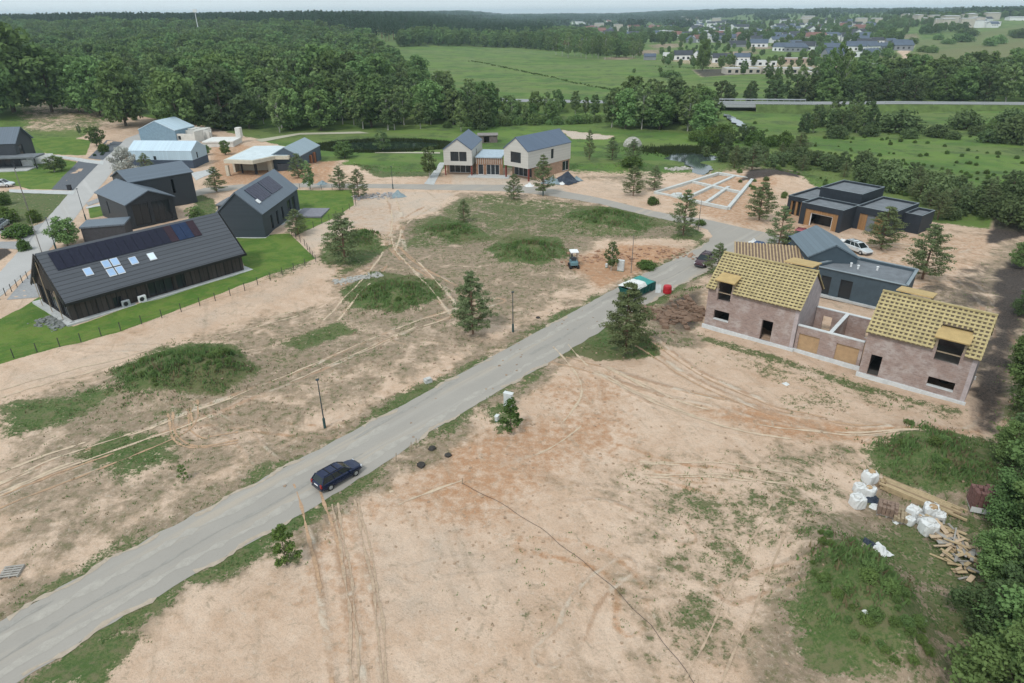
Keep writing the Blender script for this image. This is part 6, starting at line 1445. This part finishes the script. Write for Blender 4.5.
def fence(pts, label, sp=2.4, h=1.15, col=(.05, .055, .05)):
    L = [at(*p) for p in pts]; r = thing('wire_fence', label, 'fence', L[0]); fm = mat('fence_steel', col, .6); wires = MB(); last = None; n_ = 0
    for a, b_ in zip(L[:-1], L[1:]):
        k = max(1, round((b_ - a).length / sp))
        for i in range(k + (b_ == L[-1])):
            p = a.lerp(b_, i / k); p.z = hgt(p.x, p.y); q = p - L[0]
            if n_ < 100: MB().box(q.x - .035, q.y - .035, q.z - .1, q.x + .035, q.y + .035, q.z + h).build('post', fm, r)
            n_ += 1
            if last is not None:
                for z in (.12, .4, .68, .96, 1.1): wires.tube(last + Vector((0, 0, z)), q + Vector((0, 0, z)), .006, n=3, cap=False)
            last = q
    wires.build('wires', fm, r)
fence([(-10, 364), (60, 347), (121, 331), (200, 306), (245, 291), (316, 262), (305, 246), (292, 236)], 'thin dark wire fence along the lawn edge below the long barn house')
fence([(296, 236), (322, 224), (356, 206), (354, 190), (300, 189)], 'thin dark wire fence round the bright lawn of the solar house')
fence([(0, 300), (12, 292), (28, 279)], 'short row of fence posts by the driveway left of the barn house', 1.6)
# thin cable lying across the sand with its little stake posts
def cable():
    pts = [(462, 484), (500, 503), (540, 528), (575, 556), (610, 585), (650, 625), (700, 690), (740, 735)]; L = [at(*p) for p in pts]; b = MB(); last = None
    for a, c in zip(L[:-1], L[1:]):
        k = int((c - a).length / .6)
        for i in range(k):
            p = a.lerp(c, i / k); p.z = hgt(p.x, p.y) + .04 + .03 * math.sin(p.x * 3); p.x += .06 * math.sin(p.y * 2.3)
            if last is not None: b.tube(last, p, .016, n=5, cap=False)
            last = p
    tag(b.build('cable', mat('black_cable', (.05, .048, .045), .7)), 'long black cable lying diagonally across the pale sand', 'cable')
cable()
for px, py, h, lb in ((396, 462, .9, 'leaning wooden stake in the sand below the car end of the verge'), (462, 484, .55, 'short stake at the upper end of the black cable'), (411, 452, 1.0, 'wooden stake, left one of a close pair by the verge'), (416, 448, 1.0, 'wooden stake, right one of a close pair by the verge')):
    c = at(px, py); o = MB().tube((0, 0, -.1), (.08, 0, h), .045, .035, 6).build('wooden_stake', mat('grey_timber', (.3, .24, .17)), None, c); tag(o, lb, 'stake')
for i, (px, py, s, lb) in enumerate(((432, 449, .32, 'black bucket sized lump of plastic on the sand'), (448, 456, .3, 'dark clod on the sand right of the black plastic'), (421, 466, .36, 'flat dark clod on the sand below the black plastic'), (538, 318, .25, 'dark lump on the sand near the lamp post'))):
    c = at(px, py); g = random.Random(i); b = MB().lathe([(s * .6, -.05), (s, .05), (s * .85, .6 * s), (s * .3, .85 * s)], 9); b.v = [(x * g.uniform(.8, 1.2), y * g.uniform(.8, 1.2), z) for x, y, z in b.v]
    tag(b.build('debris_lump', mat('dark_lump', (.05, .045, .04), .9, .3), None, c), lb, 'debris')
# pallet remains at the left edge
c = at(12, 573); r = thing('broken_pallet', 'weathered grey pallet lying on the ground at the left edge', 'pallet', c, R(10))
for i in range(5): MB().box(-.6, -.5 + i * .22, .16, .6, -.36 + i * .22, .19).build('board', mat('grey_board', (.33, .31, .28), .9, .25), r)
for u in (-.55, 0, .5): MB().box(u, -.5, 0, u + .09, .52, .157).build('skid', mat('grey_board', (.3, .3, .3)), r)

# ------------------------------------------------------------------ vehicles
def car(px, py, head, label, paint, sc=.9, kind='wagon', name='parked_car'):
    c = at(px, py); c.z = max(c.z, ROADZ); r = thing(name, label, 'car', c, head); r.scale = (sc,) * 3
    pm = mat(*paint[:1], paint[1], .22, .04, .5, metal=.25, spec=.6); gl = glass_mat('car_glass', (.010, .016, .018), .05); L = 4.8; ox = -L / 2
    st = [(0, .42, .92, .70), (.06, .32, 1.0, .86), (.5, .25, 1.05, .92), (2.4, .23, 1.02, .94), (3.5, .24, 1.0, .93), (4.1, .26, .93, .89), (4.55, .30, .84, .80), (4.76, .36, .74, .66), (4.8, .42, .66, .56)]
    b = MB(); rings = []
    for x, zb, zt, hw in st:
        rings.append([(x + ox, s * w * hw, z) for s, w, z in ((-1, .80, zb), (-1, .98, zb + .14), (-1, 1.0, zb + (zt - zb) * .55), (-1, .97, zt - .10), (-1, .86, zt), (1, .86, zt), (1, .97, zt - .10), (1, 1.0, zb + (zt - zb) * .55), (1, .98, zb + .14), (1, .80, zb))])
    n = 10; v = [p for q in rings for p in q]; f = [(k * n + i, k * n + (i + 1) % n, (k + 1) * n + (i + 1) % n, (k + 1) * n + i) for k in range(len(st) - 1) for i in range(n)] + [tuple(range(n - 1, -1, -1)), tuple(range((len(st) - 1) * n, len(st) * n))]
    f = [tuple(reversed(q)) for q in f]
    b.add(v, f); b.build('body', pm, r, smooth=False)
    zr = 1.60; tail = .10 if kind == 'wagon' else .9; 
    base = [(tail + .02, .86), (3.62, .80)]; top = [(tail + .38, .66), (2.75, .62)]
    q = MB(); zb = .98
    vv = [(base[0][0] + ox, -base[0][1], zb), (base[1][0] + ox, -base[1][1], zb), (base[1][0] + ox, base[1][1], zb), (base[0][0] + ox, base[0][1], zb), (top[0][0] + ox, -top[0][1], zr - .04), (top[1][0] + ox, -top[1][1], zr - .06), (top[1][0] + ox, top[1][1], zr - .06), (top[0][0] + ox, top[0][1], zr - .04)]
    q.add(vv, [(0, 1, 5, 4), (1, 2, 6, 5), (2, 3, 7, 6), (3, 0, 4, 7), (4, 5, 6, 7)]); q.build('windows', gl, r)
    ro = MB(); e = .02; xs = [top[0][0] - .05, top[0][0] + .3, (top[0][0] + top[1][0]) / 2, top[1][0] - .2, top[1][0] + .02]; zz = [zr - .05, zr, zr + .03, zr, zr - .045]; hws = [.66, .68, .68, .66, .62]
    v = []
    for x, z, w in zip(xs, zz, hws): v += [(x + ox, -w, z - .03), (x + ox, -w * .8, z + .01), (x + ox, w * .8, z + .01), (x + ox, w, z - .03)]
    ro.add(v, [(4 * k + j, 4 * (k + 1) + j, 4 * (k + 1) + j + 1, 4 * k + j + 1) for k in range(4) for j in range(3)]); ro.build('roof', pm, r)
    pl = MB()
    for s in (-1, 1):
        for (bx, by), (tx, ty), w in ((base[0], top[0], .07), (base[1], top[1], .045)): pl.tube((bx + ox, s * by, zb), (tx + ox, s * ty, zr - .04), w, w * .8, 5)
        for u in (.40, .68): pl.tube((base[0][0] + (base[1][0] - base[0][0]) * u + ox, s * .845, zb), (top[0][0] + (top[1][0] - top[0][0]) * u + ox, s * .66, zr - .04), .04, .035, 5)
    pl.build('pillars', pm, r)
    for x, nm in ((.95, 'wheel'), (3.85, 'wheel')):
        for s in (-1, 1):
            prof = [(.20, -.11), (.33, -.10), (.36, -.05), (.36, .05), (.33, .10), (.20, .11)]
            w_ = MB().lathe(prof, 18); w_.v = [(a, -c_, b_) for a, b_, c_ in w_.v]; w_.v = [(a + x + ox, b_ + s * .83, c_ + .36) for a, b_, c_ in w_.v]; wo = w_.build('wheel', mat('tyre_rubber', (.022, .022, .022), .85), r)
            rm_ = MB().lathe([(.215, 0), (.2, .03), (.05, .05)], 10); rm_.v = [(a + x + ox, s * (.83 + .10) + s * c_ * .6, b_ + .36) for a, b_, c_ in rm_.v]; rm_.build('rim', mat('alloy', (.45, .46, .48), .35, .05, metal=.6), wo)
    for s in (-1, 1):
        MB().box(4.58 + ox, s * .46, .60, 4.72 + ox, s * .76, .78).build('headlight', mat('lamp_glass', (.6, .62, .65), .15), r)
        MB().box(-.01 + ox, s * .62, .68, .10 + ox, s * .86, 1.05).build('tail_light', mat('red_lamp', (.25, .02, .02), .3), r)
        MB().tube((tail + .5 + ox, s * .58, zr + .06), (2.6 + ox, s * .56, zr + .06), .022, n=5).build('roof_rail', mat('black_trim', (.02, .02, .02)), r)
        MB().bbox(3.1 + ox, s * .92, .95, 3.3 + ox, s * 1.12, 1.1, .03).build('mirror', pm, r)
    for u in (1.25, 2.1): MB().box(u + ox, -.6, zr + .045, u + .07 + ox, .6, zr + .075).build('roof_bar', mat('black_trim', (.02, .02, .02)), r)
    MB().box(-.02 + ox, -.28, .75, .0 + ox, .28, .88).build('number_plate', mat('white_unit', (.75, .76, .76)), r)
    MB().box(-.03 + ox, -.78, .35, .05 + ox, .78, .55).box(4.74 + ox, -.6, .32, 4.83 + ox, .6, .52).build('bumper', mat('bumper_grey', (.07, .07, .08), .5), r)
    return r
def heading(a, b): p, q = at0(*a), at0(*b); return math.atan2(q.y - p.y, q.x - p.x)
HD = heading((331.2, 486), (356.7, 471.3))
car(338.5, 479.5, HD, 'dark blue estate car with roof bars parked half on the verge of the main road', ('deep_blue_paint', (.007, .014, .05)), .82)
car(704, 264, heading((690, 275), (722, 250)) + math.pi, 'dark red car on the main road near the junction', ('dark_red_paint', (.06, .02, .03)), .95)
car(857, 252, heading((840, 246), (866, 256)), 'white car beside the charcoal house roof', ('white_paint', (.62, .66, .68)), .95)
car(3, 187, 0.1, 'white car on the drive at the left edge', ('white_paint', (.62, .66, .68)), 1.)
car(1, 228, heading((0, 232), (14, 222)), 'silver car half hidden behind the hedge at the left edge', ('silver_paint', (.35, .38, .4)), 1.)
car(790, 243, heading((790, 243), (800, 230)), 'blue car behind the charcoal gable', ('blue_paint', (.03, .10, .25)), .95)
car(800, 237, heading((790, 243), (800, 230)), 'red car behind the charcoal gable next to the blue one', ('red_paint', (.35, .03, .04)), .95)
# skip with a tarpaulin, red drum
def skip():
    a = at(633, 301); hd = heading((633, 299), (672, 281)); r = thing('waste_skip', 'green waste skip with a white tarpaulin over its near half, parked at the road edge', 'skip', a, hd)
    gm = mat('skip_green', (.012, .10, .085), .5, .25, 3); L, Wd, h = 4.2, 2.1, 1.35
    b = MB(); v = [(0, .2, .15), (L, .2, .15), (L, Wd - .2, .15), (0, Wd - .2, .15), (-.35, 0, h), (L + .1, 0, h), (L + .1, Wd, h), (-.35, Wd, h)]
    b.add(v, [(0, 3, 2, 1), (0, 1, 5, 4), (1, 2, 6, 5), (2, 3, 7, 6), (3, 0, 4, 7)]); b.build('body', gm, r)
    rb = MB(); 
    for i in range(6): rb.box(.3 + i * .75, -.0, .35, .4 + i * .75, .14, h - .06)
    rb.build('ribs', gm, r); MB().box(-.4, -.08, h, L + .16, .05, h + .1).box(-.4, Wd - .05, h, L + .16, Wd + .08, h + .1).box(-.42, .05, h, -.3, Wd - .05, h + .1).build('rim', gm, r)
    MB().slab([(2.7, -.1, h + .12), (L + .15, -.1, h + .12), (L + .15, Wd + .1, h + .4), (2.7, Wd + .1, h + .4)], .08).box(2.7, 0, h + .02, L, .05, h + .1).build('lid', mat('teal_lid', (.03, .25, .22), .45), r)
    b = MB(); g = random.Random(3); n = 7
    P_ = [[(-.5 + 3.2 * i / n, -.14 + (Wd + .3) * j / n, h + .34 + .12 * math.sin(math.pi * j / n) + g.uniform(-.05, .05) - (.35 if j == 0 else 0)) for j in range(n + 1)] for i in range(n + 1)]
    b.add([p for q in P_ for p in q], [(i * (n + 1) + j, (i + 1) * (n + 1) + j, (i + 1) * (n + 1) + j + 1, i * (n + 1) + j + 1) for i in range(n) for j in range(n)]); b.build('tarpaulin', mat('white_tarpaulin', (.66, .67, .64), .6, .08), r)
    MB().bbox(L + .2, .2, .0, L + 1.1, 1.5, 1.15, .05).build('side_bin', gm, r)
skip()
c = at(667, 293); r = thing('red_drum', 'bright red drum standing behind the green skip', 'drum', c); MB().lathe([(.5, 0), (.56, .1), (.56, .85), (.48, 1.05), (.1, 1.1)], 14).build('drum_body', mat('red_plastic', (.42, .02, .03), .45, .1), r); MB().lathe([(.58, .3), (.6, .34), (.58, .38)], 14).build('hoop', mat('red_plastic', (.4, .02, .03)), r)
c = at(658, 293); tag(MB().slab([(-.35, 0, 0), (.35, 0, 0), (.35, .35, 1.1), (-.35, .35, 1.1)], .05).build('grey_sheet', mat('pale_grey_door', (.5, .5, .5)), None, c, -.2), 'pale grey sheet leaning between the skip and the red drum', 'sheet')
def digger():
    c = at(573.5, 267); r = thing('mini_excavator', 'small excavator with a white canopy standing on the waste ground', 'excavator', c, R(95)); dkm = mat('digger_grey', (.05, .055, .06), .6)
    for s in (-1, 1):
        b = MB(); pr = [(-.9, .12), (-.78, 0), (.78, 0), (.9, .12), (.9, .32), (.76, .44), (-.76, .44), (-.9, .32)]; y0 = s * .55
        v = [(x, y0 - .16, z) for x, z in pr] + [(x, y0 + .16, z) for x, z in pr]; n = 8; b.add(v, [tuple(range(n - 1, -1, -1)), tuple(range(n, 2 * n))] + [(i, (i + 1) % n, n + (i + 1) % n, n + i) for i in range(n)]); b.build('track', mat('tyre_rubber', (.022, .022, .022)), r)
    MB().bbox(-.85, -.55, .5, .7, .55, 1.05, .12).build('body', mat('digger_teal', (.12, .22, .25), .5), r); MB().box(-.3, -.3, 1.05, .25, .3, 1.5).build('seat', dkm, r)
    for x, y in ((-.55, -.5), (-.55, .5), (.55, -.5), (.55, .5)): MB().tube((x, y, 1.0), (x * .92, y * .92, 2.35), .045, n=6).build('canopy_post', dkm, r)
    MB().bbox(-.7, -.6, 2.35, .7, .6, 2.5, .06).build('canopy', mat('white_unit', (.75, .76, .76)), r)
    MB().tube((.7, 0, .8), (1.5, 0, 1.7), .1, .08, 6).tube((1.5, 0, 1.7), (2.0, 0, .8), .08, .06, 6).build('arm', dkm, r); MB().box(1.8, -.2, .25, 2.15, .2, .8).build('bucket', dkm, r); MB().box(.85, -.7, .05, .95, .7, .4).build('blade', dkm, r)
digger()

# ------------------------------------------------------------------ building materials at the right
wbag = mat('woven_white_bag', (.66, .67, .66), .8, .08, 3); sandc = mat('bag_sand', (.42, .29, .17), .95, .2, 3)
def bigbag(px, py, s, label, full=True, seed=0, rz=0.):
    g = random.Random(seed); c = at(px, py); r = thing('big_bag', label, 'bag', c, rz); b = MB(); s *= .9; prof = [(.92, 0), (1.0, .08), (1.03, .4), (1.0, .74), (.92, .84), (.5, .87), (.05, .89)]
    n = 20; v = []
    for rad, z in prof:
        for i in range(n):
            t = 2 * math.pi * i / n; k = 1 / max(abs(math.cos(t)), abs(math.sin(t))) ** .95; w = rad * s * .46 * k * (1 + g.uniform(-.07, .07)); v.append((w * math.cos(t), w * math.sin(t), z * s * (1 + g.uniform(-.06, .06))))
    f = [(k * n + i, k * n + (i + 1) % n, (k + 1) * n + (i + 1) % n, (k + 1) * n + i) for k in range(6) for i in range(n)] + [tuple(range(n - 1, -1, -1))]; b.add(v, f); b.build('sack', wbag, r)
    MB().lathe([(.30 * s, .78 * s), (.24 * s, .97 * s), (.05, 1.02 * s)], 9, (.1 * s, .05 * s, 0)).build('filling', sandc if full else mat('white_fold', (.6, .6, .58), .8), r)
    for a in (.78, 2.35, 3.9, 5.5): MB().tube((.44 * s * math.cos(a), .44 * s * math.sin(a), .9 * s), (.3 * s * math.cos(a + .5), .3 * s * math.sin(a + .5), 1.03 * s), .025, n=5).build('loop', wbag, r)
o = lambda x_, y_: (830 + x_ / 4.712, 455 + y_ / 4.712)
for i, (x_, y_, s, fl, lb) in enumerate([(182, 125, 1.15, True, 'white sand bag at the top left end of the timber stack'), (135, 180, 1.0, False, 'white bag below the top sand bag, at the left'), (182, 190, .95, True, 'open sand filled bag right in the middle of the left bag group'), (125, 240, 1.15, False, 'white closed bag lowest in the left bag group'),
        (468, 285, 1.15, True, 'white bag with a brown spot behind the right bag group'), (385, 290, 1.0, False, 'crumpled white bag at the left of the right bag group'), (455, 365, 1.25, False, 'large white bag lowest in the right bag group'), (512, 310, .85, False, 'small white bag at the right end of the right bag group'), (372, 325, .7, False, 'small slumped white bag in front of the right bag group'), (420, 315, .7, True, 'small open bag in the middle of the right bag group')]):
    bigbag(*o(x_, y_), s, lb, fl, i, .3 + i)
def pallet_bricks(px, py, w, d, h, label, mt, rz, rows=5, wrap=False):
    c = at(px, py); r = thing('brick_pallet', label, 'pallet', c, rz); pb_ = mat('grey_board', (.33, .31, .28)); b = MB()
    for i in range(5): b.box(-w / 2, -d / 2 + i * d / 5 + .02, .10, w / 2, -d / 2 + (i + 1) * d / 5 - .04, .14)
    for u in (-w / 2, -.05, w / 2 - .1): b.box(u, -d / 2, 0, u + .1, d / 2, .097)
    b.build('pallet', pb_, r); g = random.Random(int(px)); bb = MB(); nx, ny, nz = 5, 4, rows
    for i in range(nx):
        for j in range(ny):
            for k in range(nz):
                if k == nz - 1 and g.random() < .25: continue
                q = g.uniform(-.015, .015); bb.box(-w / 2 + i * w / nx + .015 + q, -d / 2 + j * d / ny + .015, .145 + k * h / nz, -w / 2 + (i + 1) * w / nx - .015 + q, -d / 2 + (j + 1) * d / ny - .015, .145 + (k + 1) * h / nz - .012)
    bb.build('bricks', mt, r)
    if wrap: MB().box(-w / 2 - .03, -d / 2 - .04, .0, w / 2 + .03, -d / 2 - .01, .45).build('torn_wrap', wbag, r)
pallet_bricks(*o(265, 275), 1.3, 1.1, .7, 'low pallet of brown blocks between the two bag groups', mat('brown_blocks', (.24, .17, .13), .9, .25, 4), R(-28))
pallet_bricks(*o(335, 300), 1.1, 1.3, .35, 'low pallet of tan boards beside the brown blocks', mat('tan_boards', (.34, .27, .18), .85, .15, 3), R(-28), 3)
pallet_bricks(*o(705, 245), 1.5, 1.5, 1.5, 'tall pallet of dark red bricks with torn white wrap under the trees', mat('dark_red_bricks', (.17, .09, .08), .9, .35, 5), R(-20), 7, True)
def timber():
    a, b_ = at(*o(232, 165)), at(*o(615, 315)); d = b_ - a; L = d.length; r = thing('timber_stack', 'long stack of sawn timber lying behind the white bags', 'timber stack', a, math.atan2(d.y, d.x)); g = random.Random(9)
    tm_ = [mat('sawn_timber', (.42, .32, .19), .8, .2, 3), mat('darker_timber', (.28, .20, .12), .85, .2, 3)]; wd = 1.7
    for u in (.6, L / 2, L - .6): MB().box(u, 0, 0, u + .12, wd, .12).build('bearer', tm_[1], r)
    for k in range(3):
        for j in range(9 - k):
            s0, s1 = g.uniform(-.3, .3), L + g.uniform(-.9, .3)
            if k == 2 and g.random() < .3: s0 = L * .35
            MB().box(s0, .03 + j * .185 + g.uniform(-.01, .01), .124 + k * .16, s1, .18 + j * .185, .27 + k * .16).build('plank', tm_[g.random() < .35], r)
timber()
def heap(px, py, n, sx, sy, label, seed, lmin=.6, lmax=2.0):
    g = random.Random(seed); c = at(px, py); r = thing('scrap_wood_heap', label, 'wood heap', c); ms = [mat('sawn_timber', (.42, .32, .19)), mat('pale_scrap', (.50, .38, .26), .85, .15), mat('grey_board', (.33, .31, .28))]
    for i in range(n):
        L = g.uniform(lmin, lmax); w = g.uniform(.08, .3); b = MB().box(-L / 2, -w / 2, 0, L / 2, w / 2, .05); p = MB(); ob = b.build('board', ms[g.randrange(3)], r, (g.gauss(0, sx), g.gauss(0, sy), .06 + .5 * i / n)); ob.rotation_euler = (g.uniform(-.25, .25), g.uniform(-.25, .25), g.uniform(0, 3.14))
heap(*o(550, 400), 42, .5, .75, 'heap of splintered tan scrap wood right of the white bags', 4)
heap(*o(620, 490), 30, .9, .5, 'spread of loose brown boards at the foot of the edge trees', 5)
heap(*o(605, 545), 14, .4, .5, 'small litter of pale boards below the loose ones', 6, .4, 1.0)
def crumple(px, py, s, label, mt, seed, nm='plastic_sheet'):
    g = random.Random(seed); c = at(px, py); n = 9; b = MB(); V = []
    for i in range(n + 1):
        for j in range(n + 1):
            u, v = i / n - .5, j / n - .5; d = max(0, 1 - 2.1 * math.hypot(u, v)); V.append((u * s * (1 + g.uniform(-.12, .12)), v * s * (1 + g.uniform(-.12, .12)), -.04 + d * s * .38 * g.uniform(.5, 1.3) + .05))
    b.add(V, [(i * (n + 1) + j, (i + 1) * (n + 1) + j, (i + 1) * (n + 1) + j + 1, i * (n + 1) + j + 1) for i in range(n) for j in range(n)]); return tag(b.build(nm, mt, None, c, g.uniform(0, 3)), label, 'plastic sheet')
blackp = mat('black_plastic', (.03, .04, .06), .4, .2); bluep = mat('dark_blue_plastic', (.05, .09, .17), .5, .2)
for i, (px, py, s, mt, lb) in enumerate([(*o(205, 215), 1.2, blackp, 'crumpled black plastic between the left white bags'), (*o(215, 245), .8, wbag, 'torn white sheet below the black plastic at the left bags'), (*o(175, 420), 1.0, blackp, 'crumpled black plastic alone on the grass'), (*o(228, 452), 1.3, wbag, 'crumpled white sheet beside the black plastic on the grass'),
    (866, 612, .35, wbag, 'white scrap lying on the grassy mound'), (922, 621, .4, wbag, 'tiny white scrap right of the grassy mound'), (*o(310, 315), .5, mat('pale_grey_plastic', (.6, .62, .61)), 'scrap of pale plastic in front of the tan boards'),
    (786, 384, .6, mat('pale_grey_plastic', (.6, .62, .61)), 'flat pale sheet on the sand before the courtyard walls'), (759, 246, 3.0, bluep, 'dark blue tarpaulin over the rubbish heap at the junction'), (754, 243, 2.0, wbag, 'white sheet on top of the rubbish heap at the junction'), (768, 250, 2.0, wbag, 'white torn sheet at the lower end of the rubbish heap'), (749, 249, 1.8, blackp, 'black plastic at the left of the rubbish heap at the junction'),
    (566, 181, 5.5, blackp, 'black tarpaulin over building material beside the white gabled house'), (552, 182, 4.0, mat('grey_blue_sheet', (.22, .28, .30), .6), 'grey blue sheeting left of the black tarpaulin'), (562, 184, 1.5, wbag, 'white sack in front of the black tarpaulin'), (577, 180, 2.4, mat('grey_blue_sheet', (.22, .28, .3)), 'grey sheeting right of the black tarpaulin'), (529, 186, 2., wbag, 'white pallet load by the upper road'),
    (398, 196, 3.0, mat('grey_blue_sheet', (.22, .28, .3)), 'grey blue sheeting beside the upper road above the sand'), (842, 246, 3.5, wbag, 'white sheeting beside the charcoal gable'), (322, 184, 2.5, mat('grey_blue_sheet', (.22, .28, .3)), 'sheeted pile before the dark gabled wing'), (307, 183, 2.0, wbag, 'white sheeting left of the sheeted pile'),
    (6, 655 - 0, .5, wbag, 'small white scrap in the left lawn corner')][:-1]): crumple(px, py, s, lb, mt, i)
bn = at(70, 190); r = thing('waste_bin', 'black wheeled bin at the corner of the gravel parking', 'bin', bn); MB().bbox(-.35, -.35, .05, .35, .35, 1.05, .05).build('bin_body', dk, r); MB().box(-.38, -.4, 1.053, .38, .38, 1.12).build('lid', dk, r)
g_ = random.Random(2)
for i in range(6):
    p = at(96 + g_.uniform(-2, 12), 157 - g_.uniform(0, 10)); plant('shrub', 43, p, .32, 'planting', 'dark round clump planted in the grey gravel bed', 'plant', 'clumps planted in the gravel bed', leaf='dark')

# ------------------------------------------------------------------ air
hz_ = MB().box(-7200, -60, -12, 7200, 9600, 80).build('haze', NT('haze_air').m); hm = hz_.data.materials[0]; tag(hz_, kind='stuff')
nt_ = hm.node_tree; nt_.nodes.remove(nt_.nodes['Principled BSDF']); pv = nt_.nodes.new('ShaderNodeVolumePrincipled'); pv.inputs['Color'].default_value = (.72, .90, 1, 1); pv.inputs['Density'].default_value = .00014; pv.inputs['Anisotropy'].default_value = .2
nt_.links.new(pv.outputs[0], [q for q in nt_.nodes if q.type == 'OUTPUT_MATERIAL'][0].inputs['Volume'])
